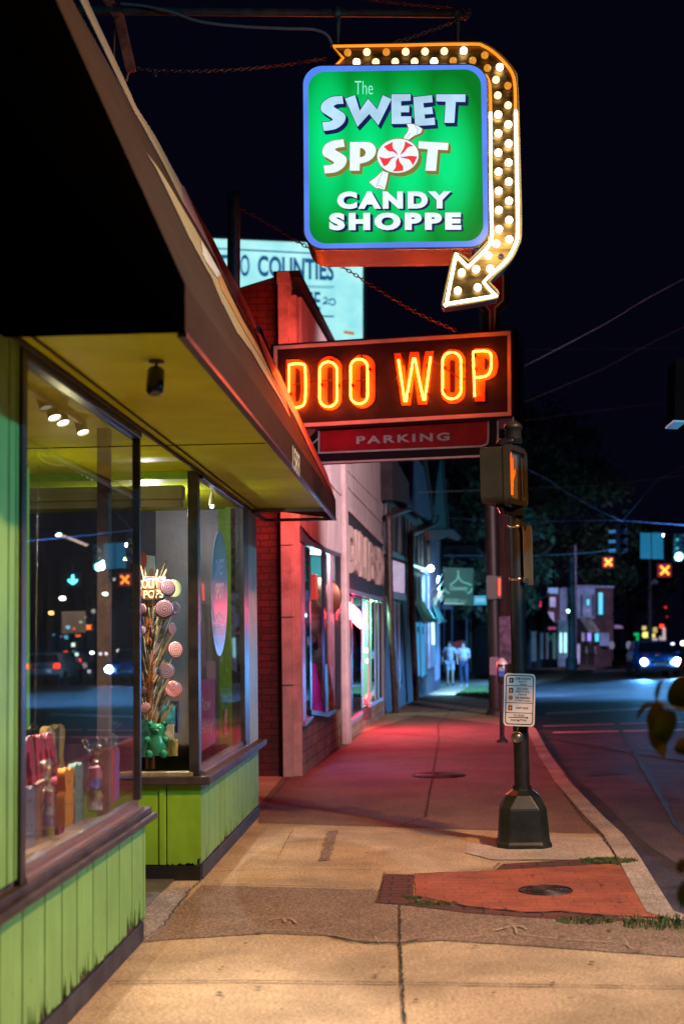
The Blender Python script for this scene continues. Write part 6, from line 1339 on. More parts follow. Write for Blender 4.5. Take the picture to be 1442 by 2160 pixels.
for y in (1121, 1142, 1161): MB().tube([P(1283, y+1, Y=44.9), P(1297, y, Y=44.9)], .05, 8).build('visor', em('blue_lit_edge', (.03, .14, .28), .9, (.05, .15, .25)), SG)  # blue light along the visors put in as emission
T = thing('panel_sign', 'flat cyan lit sign panel hanging left of the cyan traffic light', 'sign', P(1374, 1150, Y=52)); mb = MB(); extrude2d(mb, [[(1350, 1124), (1397, 1124), (1398, 1179), (1350, 1178)]], on(52), (0, -1, 0), .08); mb.build('panel', em('steel_blue_panel', (.01, .16, .30), .9, (.1, .25, .35), var=.15, scale=1), T); MB().tube([P(1372, 1124, Y=51.9), P(1373, 1179, Y=51.9)], .015, 5).build('seam', M_sigbox, T)
T = thing('traffic_light', 'corner of a dark traffic light cut by the right edge high up', 'traffic light', P(1436, 830, Y=9)); mb = MB(); extrude2d(mb, [[(1424, 757), (1470, 750), (1470, 893), (1421, 891)]], on(9), (0, -1, 0), .3); mb.build('housing', pm('signal_grey', (.002, .002, .003), .9, .2, 4, spec=0), T)
mb = MB(); extrude2d(mb, [[(1419, 886), (1445, 887), (1445, 891), (1419, 890)]], on(8.95), (0, -1, 0), .3); mb.build('visor', em('blue_lit_edge', (.03, .14, .28), .9, (.05, .15, .25)), T)  # blue light on this visor edge is emission, not a lamp
# wires
def wire(pts, Y, r, lab, Y2=None):
    (xa_, ya_), (xb_, yb_) = pts[-2], pts[-1]
    if xb_ >= 1442: pts = pts+[(xb_+500, yb_+(yb_-ya_)/(xb_-xa_)*420), (xb_+1100, yb_+(yb_-ya_)/(xb_-xa_)*800)]
    if 1090 < pts[0][0] < 1120: pts = [(700, pts[0][1]-(pts[1][1]-pts[0][1])/(pts[1][0]-pts[0][0])*330)]+pts if pts[0][1] > 900 else pts
    sp_ = sm([(a, b, 1) for a, b in pts], False, 5); n = len(sp_)
    tag(MB().tube([P(a, b, Y=Y+((Y2 or Y)-Y)*i/(n-1)) for i, (a, b) in enumerate(sp_)], r*.6, 5).build('overhead_wire', pm('wire_steel', (.2, .23, .36), .5, .1, 4)), lab, 'wire')
wire([(1100, 775), (1270, 686), (1442, 588)], 26, .008, 'uppermost overhead wire slanting up right of the signs', 18); wire([(1105, 848), (1270, 778), (1442, 690)], 30, .008, 'second overhead wire slanting up right of the neon sign', 22)
wire([(1105, 887), (1250, 868), (1442, 845)], 34, .012, 'overhead wire at the height of the parking board'); wire([(1105, 738), (1300, 736), (1442, 733)], 40, .010, 'faint level overhead wire near the neon sign top')
wire([(1110, 1030), (1280, 1022), (1442, 1003)], 36, .014, 'overhead wire crossing behind the pedestrian signal'); wire([(1112, 990), (1180, 1030), (1250, 1070), (1310, 1100)], 45, .03, 'thick cable slanting down to the dark traffic light', 46)
wire([(945, 1093), (1110, 1100), (1290, 1098), (1442, 1108)], 46, .02, 'span wire carrying the traffic lights'); wire([(935, 1172), (1110, 1172), (1230, 1167), (1296, 1158)], 60, .025, 'lower span wire left of the smaller lane cross')
wire([(1310, 1100), (1345, 1060), (1380, 1020), (1442, 985)], 46, .012, 'thin stay wire rising to the right edge'); wire([(940, 1095), (908, 1090), (850, 1092)], 44, .02, 'wire end fixed to the timbered building')
# ================================================================== CARS
M_tyre = pm('tyre_rubber', (.015, .015, .016), .8, .1, 6)
def car(c, face, lab, paint, H=1.65, Wd=1.85, Ln=4.6, head=None, tail=None, roof_in=.16):
    """c: ground point under the middle of the visible end; face -1 looks down the road to the camera (front), +1 shows the rear"""
    T = thing('car', lab, 'car', c); x, y, z = c; w_ = Wd/2
    # longitudinal profile (s along the car away from the camera, z, half width)
    if head: prof = [(0, .34, .90), (-.02, .55, .96), (.02, .78, .96), (.12, .92, .95), (1.05, 1.06, .96), (1.25, 1.10, .93), (1.95, H-.04, .76), (2.4, H, .76), (3.7, H-.04, .76), (4.35, 1.08, .9), (Ln, .95, .93), (Ln, .4, .9)]
    else: prof = [(0, .36, .92), (-.03, .60, .97), (.03, .98, .97), (.12, 1.05, .93), (.50, H-.05, .76), (.9, H, .76), (2.3, H-.04, .76), (3.1, 1.08, .93), (3.4, 1.02, .96), (4.4, .82, .95), (Ln, .66, .92), (Ln, .4, .9)]
    mb = MB(); vs = []; n = len(prof)
    for s_, h_, k in prof: vs += [(x-w_*k, y+s_, z+h_), (x+w_*k, y+s_, z+h_)]
    fs = [(2*i, 2*i+1, 2*i+3, 2*i+2) for i in range(n-1)]
    lo = [(x-w_*.97, y+prof[0][0], z+.3), (x-w_*.97, y+Ln, z+.3), (x+w_*.97, y+prof[0][0], z+.3), (x+w_*.97, y+Ln, z+.3)]
    # sides: fan to belt line
    belt = len(vs); 
    for sx in (-1, 1):
        idx = [2*i+(0 if sx < 0 else 1) for i in range(n)]; vs.append((x+sx*w_, y+Ln*.5, z+.75)); ci = len(vs)-1
        for a, b_ in zip(idx, idx[1:]+idx[:1]): fs.append((a, b_, ci))
    mb.add(vs, fs, True); mb.build('body', paint, T, .0)
    # glass
    g = MB(); i0 = 5 if head else 3; s0, h0, k0 = prof[i0]; s1, h1, k1 = prof[i0+1]
    g.quad((x-w_*k0*.92, y+s0+.02, z+h0+.03), (x+w_*k0*.92, y+s0+.02, z+h0+.03), (x+w_*k1*.9, y+s1-.05, z+h1-.05), (x-w_*k1*.9, y+s1-.05, z+h1-.05)); 
    for v_ in range(len(g.v)): g.v[v_] = (g.v[v_][0], g.v[v_][1]-.03, g.v[v_][2]+.01)
    g.build('windscreen' if head else 'rear_window', pm('car_glass', (.01, .012, .02), .06, .05, 3, bmp=0), T)
    bmp_ = MB().obox((x, y-.03, z+.42), (w_*.96, 0, 0), (0, .08, 0), (0, 0, .10)); bmp_.build('bumper', pm('bumper_dark', (.02, .025, .05), .4, .1, 4), T, .03)
    for sx in (-1, 1):
        for yy in (.85, Ln-.85):
            MB().lathe((x+sx*(w_-.19), y+yy, z+.33), [(.33, 0), (.33, .2), (.2, .21), (.0, .21)], 18, (sx, 0, 0)).build('wheel', M_tyre, T)
        MB().obox((x+sx*(w_+.1), y+(1.35 if head else 2.7), z+1.1), (.09, 0, 0), (0, .05, 0), (0, 0, .07)).build('mirror', paint, T, .02)
        if head: MB().lathe((x+sx*w_*.78, y-.02, z+.72), [(.0, .09), (.13, .08), (.16, .0)], 14, (0, -1, 0)).build('headlight', em('headlight_glow_%d' % (sx+1), (.62, .75, 1), head[0] if sx > 0 else head[1]), T)
        if tail: MB().obox((x+sx*w_*.80, y-.02, z+.92), (.14, 0, 0), (0, .04, 0), (0, 0, .11)).build('tail_light', em('tail_glow_%s' % tail[0 if sx < 0 else 1], (1, .04, .01), 5 if tail[0 if sx < 0 else 1] else .4), T, .02)
    pl_ = MB().obox((x, y-.12, z+.62), (.26, 0, 0), (0, .01, 0), (0, 0, .07)); pl_.build('number_plate', pm('plate_grey', (.3, .35, .45), .5, .1, 4), T)
    if head: MB().obox((x, y-.03, z+.70), (.42, 0, 0), (0, .02, 0), (0, 0, .06)).build('grille', pm('bumper_dark', (.02, .025, .05), .4, .1, 4), T, .01)
    else: MB().obox((x, y-.05, z+.86), (.5, 0, 0), (0, .02, 0), (0, 0, .02)).build('trim_strip', pm('chrome', (.6, .6, .65), .15, .05, 4, 1), T)
    return T
zr_ = lambda Y: gz(Y)-.13
cx = P(1392, 1400, Y=64)[0]
car((cx, 64, zr_(64)), -1, 'blue car facing the camera with glaring headlights at the right edge', pm('blue_car_paint', (.02, .12, .5), .25, .1, 2, .4), head=(95, 18))
h1 = (cx+.72, 63.6, zr_(64)+.72); h2 = (cx-.72, 63.6, zr_(64)+.72)
lamp('headlight_beam', h1, 1800, (.09, .38, 1), 'SPOT', .1, (cx-1.2, 57, zr_(57)-.35), 25, .5); lamp('headlight_beam', h2, 2200, (.09, .38, 1), 'SPOT', .1, (cx-2.5, 57, zr_(57)-.35), 25, .5)
def MX(x, y, Y): p = P(x, y, Y=Y); return (-2.9-p[0], p[1], p[2])
mp = MX(88, 1400, 64); car((mp[0], 64, zr_(64)), 1, 'silver hatchback seen from behind in the shop window reflection', pm('silver_paint', (.4, .45, .5), .3, .05, 2, .4), H=1.5, tail=(1, 1))
mp = MX(147, 1400, 104); car((mp[0], 104, zr_(104)), 1, 'white car ahead in the shop window reflection', pm('white_paint', (.6, .62, .66), .3, .05, 2), H=1.5, tail=(1, 0))
lamp('far_street_fill', (14, 44, 8), 38000, (.12, .42, 1), 'SPOT', .2, (10, 46, 0), 90, .6)  # unseen blue fill to brighten the far road
lamp('far_street_fill', (9, 76, 5), 2600, (.55, .6, 1), 'SPOT', .2, (11.5, 88, 2), 75, .5)  # unseen fill added to brighten the far corner building
lamp('facade_fill', (6.5, 13, 5.0), 8500, (1, .72, .80), 'SPOT', .2, (-1.1, 24, 4.0), 52, .6)  # unseen fill added to lift the dark stucco fronts
# lights of the street seen in the shop window
for (x, y, Y, r, mt, lab) in ((268, 1150, 70, .12, em('white_street_glow', (1, .98, .9), 30), 'bright white street lamp at the right in the reflection'), (125, 1128, 90, .12, em('green_white_glow', (.7, 1, .85), 22), 'greenish white street lamp high in the reflection'),
    (223, 1253, 110, .13, em('green_white_glow', (.7, 1, .85), 22), 'small greenish lamp below the round cyan light in the reflection'), (133, 1262, 110, .18, em('warm_green_glow', (.9, 1, .75), 16), 'white lamp under the cyan arrow in the reflection'), (109, 1293, 120, .17, em('orange_street_glow', (1, .42, .1), 12), 'orange street lamp in the reflection'),
    (195, 1377, 100, .09, em('white_street_glow', (1, .98, .9), 30), 'distant white headlamp in the reflection')):
    p = MX(x, y, Y); T = thing('street_lamp', lab, 'lamp', p); MB().ball(p, r, 10, 6, (1.5, 1, .8)).build('lamp_head', mt, T); MB().tube([(p[0], p[1]+.1, p[2]), (p[0]+1.5, p[1]+.2, p[2]+.1), (p[0]+1.6, p[1]+.2, zr_(p[1]))], .06, 6).build('post', M_sigbox, T)
for i, (x, y, w_, h_, c, s_, lab) in enumerate(((144, 1323, 8, 6, (.1, .55, .8), 2.5, 'upper cyan shop sign in the reflection'), (140, 1344, 7, 7, (.1, .5, .75), 2.2, 'lower cyan shop sign in the reflection'), (157, 1326, 3, 5, (1, .05, .03), 3, 'small red sign light in the reflection'), (165, 1341, 9, 4, (1, .12, .03), 3, 'long red sign in the reflection'),
    (155, 1360, 7, 8, (.75, 1, .85), 3, 'bright white shop sign in the reflection'), (156, 1375, 6, 4, (.4, 1, .9), 3, 'mint sign light in the reflection'), (139, 1375, 8, 4, (1, .1, .03), 2.5, 'low red sign light in the reflection'), (171, 1312, 5, 3, (.5, .9, .6), 2, 'small green lit sign in the reflection'), (181, 1302, 3, 3, (.6, .8, .7), 2, 'tiny pale lit sign in the reflection'), (114, 1339, 4, 3, (.05, .5, .7), 2, 'small cyan light left in the reflection'), (130, 1342, 3, 3, (.3, .25, .8), 2, 'small violet light in the reflection'), (170, 1394, 5, 4, (1, .1, .02), 4, 'red brake light in the reflection'))):
    Y = 130; T = thing('lit_sign', lab, 'sign', MX(x, y, Y)); mb = MB(); extrude2d(mb, [rrect(x-w_/2, y-h_/2, x+w_/2, y+h_/2, 1, 2)], lambda a, b: MX(a, b, Y), (0, -1, 0), .15); mb.build('face', em('reflect_sign_%d' % i, c, s_), T); p = MX(x, y, Y); MB().tube([(p[0], p[1]+.2, p[2]), (p[0], p[1]+.2, zr_(Y))], .08, 6).build('post', M_sigbox, T)
T = thing('light_string', 'string of small warm bulbs sloping down from the high lamp in the reflection', 'light string', MX(150, 1138, 88))
for k, (x, y) in enumerate(((136, 1131), (145, 1134), (152, 1137), (160, 1140), (167, 1143), (174, 1146), (182, 1149))): MB().ball(MX(x, y, 88), .09, 8, 6, (1.6, 1, .8)).build('bulb', em('string_glow', (.8, .6, .5), 2.2), T)
MB().tube([MX(120, 1126, 88.2), MX(155, 1136, 88.2), MX(190, 1150, 88.2), MX(240, 1150, 88.2)], .03, 5).build('cable', M_sigbox, T)
for i, (x, y, Y, r, c, s_, lab) in enumerate(((106, 1386, 95, .12, (1, .85, .8), 3, 'pale light over the silver hatchback in the reflection'), (128, 1389, 95, .12, (.9, .2, .25), 2.5, 'pink light right of the silver hatchback in the reflection'), (163, 1380, 90, .12, (.6, 1, .9), 3, 'mint light over the white car in the reflection'), (213, 1379, 90, .10, (.8, .85, 1), 3, 'left of two white dots over the glaring headlight in the reflection'), (225, 1379, 90, .10, (.9, .85, .9), 3, 'right of two white dots over the glaring headlight in the reflection'),
    (252, 1374, 85, .14, (1, .9, .8), 4, 'white light beside the timber post in the reflection'), (242, 1222, 100, .08, (.9, .9, .8), 2, 'faint white dot under the orange cross in the reflection'), (198, 1289, 100, .15, (.7, .65, .6), 1.2, 'dim beige light below the small greenish lamp in the reflection'), (179, 1404, 100, .2, (.6, .45, .5), 1, 'dim pinkish glow on the road edge in the reflection'), (189, 1416, 100, .12, (.7, .7, .9), 2, 'small white light low beside the white car in the reflection'), (120, 1415, 66, .10, (.9, .9, 1), 2.5, 'small white glint right of the hatchback wheel in the reflection'), (281, 1388, 80, .16, (1, .8, .3), 3, 'yellow lamp at the window edge in the reflection'))):
    p = MX(x, y, Y); T = thing('small_lamp', lab, 'lamp', p); MB().ball(p, r, 8, 6).build('lamp_head', em('mirror_lamp_%d' % i, c, s_), T); MB().tube([(p[0], p[1]+.2, p[2]), (p[0], p[1]+.2, zr_(Y))], .04, 5).build('post', M_sigbox, T)
# distant lights straight ahead on the right
for i, (x, y, w_, h_, c, s_, lab) in enumerate(((1363, 1339, 17, 12, (.8, .75, .2), 1.6, 'wide yellow lit sign above the blue car'), (1358, 1325, 8, 9, (.75, .6, .2), 1, 'small yellow light on top of the wide yellow sign'), (1376, 1341, 10, 9, (.8, .7, .15), 1.2, 'rounder yellow lit sign right of the wide one'), (1381, 1329, 8, 12, (.5, .42, .15), 1, 'dim yellow light above the rounder sign'), (1380, 1351, 13, 9, (.5, .4, .5), 1, 'pinkish lit wall under the yellow signs'),
    (1338, 1338, 18, 5, (.0, .6, .15), 1, 'horizontal green neon strip'), (1344, 1350, 4, 18, (.0, .5, .12), 1, 'vertical green neon strip below the horizontal one'), (1400, 1340, 5, 32, (.6, .45, .5), 1, 'tall pale lit post above the car roof'), (1393, 1349, 6, 14, (.4, .35, .45), 1, 'short pale lit post beside the tall one'), (1395, 1321, 8, 8, (1, .05, .02), 2.4, 'round red light above the tall pale post'), (1405, 1355, 6, 4, (1, .03, .1), 2, 'low red light above the car roof'),
    (1402, 1281, 6, 5, (.8, .02, .02), 1.2, 'upper faint red light in the dark'), (1406, 1301, 3, 3, (.5, .02, .03), 1, 'tiny red light in the dark'), (1304, 1322, 18, 7, (.25, .15, .35), .8, 'lilac lit signboard beside the far brick building'), (1438, 1132, 6, 9, (.3, .9, .6), 1.6, 'pale green light above the cyan traffic light'), (1376, 1364, 5, 7, (.4, .9, .8), 1.5, 'small mint light on the far side of the blue car'), (1418, 1358, 6, 4, (.8, .85, 1), 3, 'small white light over the blue car'))):
    Y = 150; T = thing('lit_sign', lab, 'sign', P(x, y, Y=Y)); mb = MB(); extrude2d(mb, [rrect(x-w_/2, y-h_/2, x+w_/2, y+h_/2, min(w_, h_)*.3, 3)], on(Y), (0, -1, 0), .3); mb.build('face', em('far_sign_%d' % i, c, s_), T); p = P(x, y, Y=Y); MB().tube([(p[0], p[1]+.4, p[2]), (p[0], p[1]+.4, zr_(Y))], .10, 6).build('post', M_sigbox, T)
# ================================================================== BILLBOARD
YB = 62
BB_ = thing('billboard', 'lit pale cyan billboard with dark blue lettering behind the brick parapet', 'billboard', P(610, 600, Y=YB))
fb = lambda Y: (lambda x, y: P(430+x/4.0056, 480+y/4.0056, Y=Y))
m, t, b = newmat('cyan_billboard'); n1 = noise(t, coords(t), .9, 4); lk(t, ramp(t, n1, [(.3, (.22, .62, .66)), (.7, (.42, .80, .78))]), b.inputs['Emission Color']); b.inputs['Emission Strength'].default_value = 1.25
mb = MB(); extrude2d(mb, [[(40, 92), (310, 104), (880, 128), (1340, 150), (1340, 1100), (40, 1100)]], fb(YB), (0, -1, 0), 0); mb.build('lit_sheet', m, BB_)
mb = MB(); extrude2d(mb, [[(30, 72), (310, 86), (900, 114), (1372, 138), (1372, 1110), (30, 1110)]], fb(YB+.05), (0, -1, 0), .5); mb.build('panel_frame', pm('billboard_frame', (.08, .09, .12), .6, .2, 1), BB_)
M_bt = em('blue_print', (.01, .11, .28), .9)
def bt(s, x0, x1, yt, yb, dy, bold=.02, sp=1.0):
    mb = MB(); f = fb(YB-.05); text_quad(mb, s, f(x0, yb), f(x1, yb+dy), f(x0, yt), bold, sp); mb.build('lettering', M_bt, BB_)
bt('TWO', 130, 387, 226, 412, 2); bt('COUNTIES', 455, 1098, 232, 412, 40, .035); bt('HOME', 650, 985, 535, 694, 6, .02)
mb = MB(); extrude2d(mb, [[(110, 170), (310, 180), (920, 212), (920, 224), (310, 194), (110, 182)]], fb(YB-.05), (0, -1, 0), 0); extrude2d(mb, [[(700, 735), (1100, 745), (1100, 758), (700, 750)]], fb(YB-.05), (0, -1, 0), 0); mb.build('rules', M_bt, BB_)
mb = MB()
for k in range(22): x = 640+k*21; extrude2d(mb, [[(x+8, 478+k*.7), (x+18, 478+k*.7), (x+8, 515), (x-2, 515)]], fb(YB-.05), (0, -1, 0), 0)
mb.build('dash_row', M_bt, BB_)
mb = MB().tube([fb(YB-.06)(a, b) for a, b in sm([(1010, 600, 1), (1030, 590, 1), (1040, 615, 1), (1005, 645, 1), (1050, 640, 1), (1085, 655, 1), (1108, 635, 1), (1095, 605, 1), (1060, 610, 1), (1065, 625, 1)], False, 5)], .035, 6); mb.build('flourish', M_bt, BB_)
mb = MB(); f = fb(YB-.05); text_quad(mb, 'G', f(968, 945), f(1018, 945), f(968, 885), .02); mb.build('lettering', em('grey_print', (.05, .15, .2), 1), BB_)
mb = MB(); extrude2d(mb, [[(1185, 870), (1275, 885), (1265, 908), (1178, 893)]], fb(YB-.05), (0, -1, 0), 0); extrude2d(mb, [[(965, 852), (1020, 852), (1020, 862), (965, 862)]], fb(YB-.05), (0, -1, 0), 0); mb.build('orange_marks', em('orange_print', (.6, .22, .02), .8), BB_)
for x in (150, 1200): MB().tube([fb(YB+.8)(x, 1050), (fb(YB+.8)(x, 1050)[0], YB+.8, -.6)], .3, 10).build('support', M_sigbox, BB_)
# ================================================================== NEAR LEAVES
M_leaf = pm('blurred_leaf', (.13, .16, .015), .5, .3, 9, bmp=0)
m, t, b = newmat('broad_leaf'); lk(t, ramp(t, noise(t, coords(t), 14, 3), [(.35, (.02, .03, .004)), (.7, (.07, .08, .008))]), b.inputs['Base Color']); b.inputs['Roughness'].default_value = .42; M_leaf = m
SB = thing('shrub', 'out of focus leafy twigs at the right edge in the foreground', 'shrub', (P(1470, 1700, Y=4.4)[0], 4.4, 0))
def leaf(pts, Y, tilt, cup):
    q = lambda a, b: P(a, b, Y=Y); ol = sm([(a, b, 1) if i not in (0, len(pts)//2) else (a, b) for i, (a, b) in enumerate(pts)], True, 4)
    vs, fs = fill([ol]); cxp = sum(v[0] for v in vs)/len(vs); cyp = sum(v[1] for v in vs)/len(vs)
    mb = MB(); mb.add([P(v[0], v[1], Y=Y+tilt*(v[0]-cxp)/60+cup*((v[0]-cxp)/40)**2+.3*tilt*(v[1]-cyp)/60) for v in vs], fs); return mb.build('leaf', M_leaf, SB)
LV = [([(1383, 1478), (1372, 1490), (1362, 1512), (1366, 1535), (1382, 1560), (1398, 1545), (1404, 1520), (1400, 1492)], 4.3, .03), ([(1422, 1500), (1400, 1498), (1382, 1520), (1375, 1545), (1390, 1562), (1405, 1570), (1420, 1545), (1427, 1520)], 4.2, -.04),
      ([(1365, 1535), (1368, 1560), (1378, 1580), (1398, 1600), (1404, 1580), (1407, 1560), (1398, 1540), (1380, 1530)], 4.45, .02), ([(1385, 1482), (1362, 1482), (1348, 1495), (1340, 1520), (1352, 1505), (1362, 1495), (1372, 1490)], 4.5, .05),
      ([(1398, 1430), (1388, 1440), (1380, 1460), (1382, 1482), (1388, 1470), (1392, 1450)], 4.35, .03), ([(1442, 1425), (1425, 1430), (1410, 1450), (1406, 1475), (1420, 1495), (1445, 1500), (1460, 1470), (1458, 1440)], 4.6, -.03),
      ([(1460, 1555), (1435, 1556), (1422, 1572), (1425, 1588), (1445, 1592), (1465, 1590), (1475, 1575), (1470, 1560)], 4.3, .02), ([(1442, 1810), (1430, 1815), (1424, 1830), (1430, 1842), (1440, 1838), (1450, 1825)], 4.0, .03),
      ([(1446, 1855), (1432, 1868), (1426, 1890), (1436, 1918), (1450, 1900), (1456, 1875)], 4.0, -.03), ([(1470, 1380), (1445, 1385), (1432, 1405), (1440, 1425), (1462, 1430), (1480, 1410)], 4.5, .03)]
for pts, Y, tl in LV: leaf(pts, Y, tl, .02)
for l, Y in (([(1480, 1500), (1440, 1498), (1410, 1490), (1385, 1480)], 4.4), ([(1410, 1490), (1395, 1530), (1380, 1545)], 4.4), ([(1480, 1560), (1450, 1570)], 4.3), ([(1480, 1850), (1452, 1840), (1440, 1830)], 4.0), ([(1470, 1850), (1446, 1866)], 4.0), ([(1480, 1500), (1470, 1700), (1480, 1850), (1500, 2100)], 4.2), ([(1384, 1482), (1381, 1462)], 4.35)):
    MB().tube([P(a, b, Y=Y) for a, b in l], .0035, 6).build('twig', pm('twig_brown', (.06, .06, .02), .7, .2, 9), SB)
# ================================================================== CONTENTS OF THE CANDY WINDOWS
def rs_pt(x, y, X): return P(x, y, X=X)
ZD = .63
def cut(name, pts, X, mat, label, cat, th=.02, group=None, par=None):
    """thin painted wooden cut-out standing parallel to the window"""
    mb = MB(); extrude2d(mb, [pts], lambda a, b: P(a, b, X=X), (1, 0, 0), th); o = mb.build(name, mat, par, .003)
    if label: tag(o, label, cat, group)
    return o
def bear(x, y, w_, h_, Y, mat, label, eyes=True):
    """gummy bear figure, w_ h_ px, standing on its foot at y"""
    k = Y/3000; c = P(x, y, Y=Y); T = thing('gummy_bear', label, 'gummy bear', c); W2, H2 = w_*k/2, h_*k
    f = lambda a, b, c_: (c[0]+a*W2, Y+c_*W2, c[2]+b*H2)
    mb = MB(); mb.tube([f(0, .06, 0), f(0, .25, 0), f(0, .45, 0), f(0, .58, 0), f(0, .66, 0), f(0, .80, 0), f(0, .90, 0), f(0, .94, 0)], [W2*.5, W2*.82, W2*.78, W2*.55, W2*.52, W2*.68, W2*.5, W2*.2], 18)
    for sx in (-1, 1): mb.ball(f(sx*.55, .92, 0), W2*.24, 10, 7)
    mb.build('body', mat, T)
    for sx in (-1, 1):
        MB().ball(f(sx*.72, .50, -.35), W2*.30, 10, 7, (1, 1, .9)).build('paw', mat, T); MB().ball(f(sx*.55, .12, -.5), W2*.34, 10, 7, (1, .8, 1)).build('foot', mat, T)
    MB().ball(f(0, .74, -.58), W2*.24, 10, 7, (1.1, .7, .8)).build('muzzle', mat, T); d = pm('bear_eye', (.01, .05, .04), .4, .1, 9)
    for sx in (-1, 1): MB().ball(f(sx*.22, .82, -.62), W2*.06, 8, 6).build('eye', d, T)
    MB().ball(f(0, .76, -.78), W2*.08, 8, 6, (1.3, .7, .8)).build('nose', d, T); return T
m, t, b = newmat('green_gel'); b.inputs['Base Color'].default_value = (.02, .30, .16, 1); b.inputs['Roughness'].default_value = .25; b.inputs['Subsurface Weight'].default_value = .3; b.inputs['Subsurface Radius'].default_value = (.02, .05, .03)
bear(333, 1598, 54, 76, 9.28, m, 'green gummy bear figure standing on the sill of the second bay')
# lollipop tree
YLp = 9.62; xcol = P(316, 1500, Y=YLp)[0]; zb = .66
LT_ = thing('lollipop_stand', 'tall orange brown perforated column bristling with lollipops in the second bay', 'stand', (xcol, YLp, zb))
ztop_ = P(316, 1262, Y=YLp)[2]
MB().tube([(xcol, YLp, zb), (xcol, YLp, ztop_)], .030, 14).build('column', pm('orange_brown_column', (.35, .09, .02), .5, .2, 8), LT_)
hb = MB()
for k in range(46):
    z = zb+.05+(ztop_-zb-.06)*k/46; a = -math.pi/2+.7*math.sin(k*1.3); hb.lathe((xcol+.0302*math.cos(a), YLp+.0302*math.sin(a), z), [(0, .001), (.005, .001), (.006, -.001)], 8, (math.cos(a), math.sin(a), 0))
hb.build('holes', M_crack, LT_)
def swirl(name, c1, c2, rot=0):
    m, t, b = newmat(name); tc = t.nodes.new('ShaderNodeTexCoord'); w_ = t.nodes.new('ShaderNodeTexWave'); w_.wave_type = 'RINGS'; w_.rings_direction = 'Z'
    gi = t.nodes.new('ShaderNodeTexGradient'); gi.gradient_type = 'RADIAL'; lk(t, tc.outputs['Object'], gi.inputs[0])
    ln = t.nodes.new('ShaderNodeVectorMath'); ln.operation = 'LENGTH'; lk(t, tc.outputs['Object'], ln.inputs[0])
    a = t.nodes.new('ShaderNodeMath'); a.operation = 'MULTIPLY_ADD'; a.inputs[1].default_value = 75; lk(t, ln.outputs['Value'], a.inputs[0]); lk(t, gi.outputs['Fac'], a.inputs[2])
    fr = t.nodes.new('ShaderNodeMath'); fr.operation = 'FRACT'; lk(t, a.outputs[0], fr.inputs[0])
    lk(t, ramp(t, fr.outputs[0], [(0, c1), (.45, c1), (.5, c2), (.95, c2)]), b.inputs['Base Color']); b.inputs['Roughness'].default_value = .15; b.inputs['Coat Weight'].default_value = .6; return m
SWM = [swirl('swirl_plum', (.10, .04, .06), (.32, .18, .20)), swirl('swirl_lime', (.45, .55, .18), (.60, .45, .30)), swirl('swirl_pink', (.60, .10, .16), (.65, .45, .42)), swirl('swirl_mauve', (.20, .12, .20), (.42, .30, .36)), swirl('swirl_red', (.45, .03, .05), (.6, .5, .48))]
M_stick = pm('white_stick', (.8, .7, .6), .6, .1, 9, bmp=0)
def lolly(x, y, r_px, Y, mi, tilt, label, frm=None):
    c = np.array(P(x, y, Y=Y)); r = r_px*Y/3000; tilt = tilt*1.7; T = thing('lollipop', label, 'lollipop', tuple(c), 'swirl lollipops on the stand')
    mb = MB(); mb.lathe((0, 0, 0), [(0, .009), (r*.7, .008), (r*.95, .005), (r, 0), (r*.95, -.005), (0, -.009)], 26, (0, 0, 1)); o = mb.build('candy_disc', SWM[mi]); o.parent = T
    o.rotation_euler = Vector((tilt, -1, .15)).to_track_quat('Z', 'Y').to_euler()
    p0 = np.array(frm if frm is not None else (xcol, YLp, max(zb+.1, c[2]-.28-abs(c[0]-xcol)*.8))); d = p0-c; s = c+d/np.linalg.norm(d)*r*.6; MB().tube([tuple(s), tuple(p0)], .003, 6).build('stick', M_stick, T)
for a in ((354, 1240, 19, 9.50, 0, .5, 'dark plum swirl lollipop over the lolli pop sign'), (367, 1243, 21, 9.62, 1, .6, 'yellow green swirl lollipop at the very top'), (347, 1286, 21, 9.42, 0, .1, 'large dark plum swirl lollipop near the top'), (369, 1283, 14, 9.66, 2, .7, 'pink swirl lollipop behind the large plum one'),
          (300, 1287, 14, 9.46, 0, -.5, 'dark swirl lollipop cut by the window corner'), (363, 1327, 14, 9.6, 3, 1.2, 'thin edge-on mauve lollipop'), (370, 1371, 18, 9.56, 4, .5, 'red and white swirl lollipop at mid height'), (351, 1415, 18, 9.5, 3, .25, 'mauve swirl lollipop left of the low pink one'), (366, 1454, 19, 9.6, 2, .3, 'salmon pink swirl lollipop low on the right'), (300, 1332, 12, 9.5, 3, -.4, 'small mauve lollipop by the column'),
          (307, 1495, 13, 9.45, 2, -.2, 'small salmon lollipop low beside the column'), (304, 1460, 12, 9.5, 0, -.7, 'small dark lollipop low by the window corner')): lolly(*a)
m, t, b = newmat('candy_stripe'); tc = t.nodes.new('ShaderNodeTexCoord'); wv = t.nodes.new('ShaderNodeTexWave'); wv.bands_direction = 'DIAGONAL'; wv.inputs['Scale'].default_value = 22; lk(t, tc.outputs['Object'], wv.inputs['Vector'])
lk(t, ramp(t, wv.outputs['Fac'], [(.0, (.5, .38, .08)), (.35, (.5, .10, .06)), (.6, (.06, .14, .12)), (.85, (.55, .5, .42))], 'CONSTANT'), b.inputs['Base Color']); b.inputs['Roughness'].default_value = .2; M_stripe = m
rt = random.Random(11)
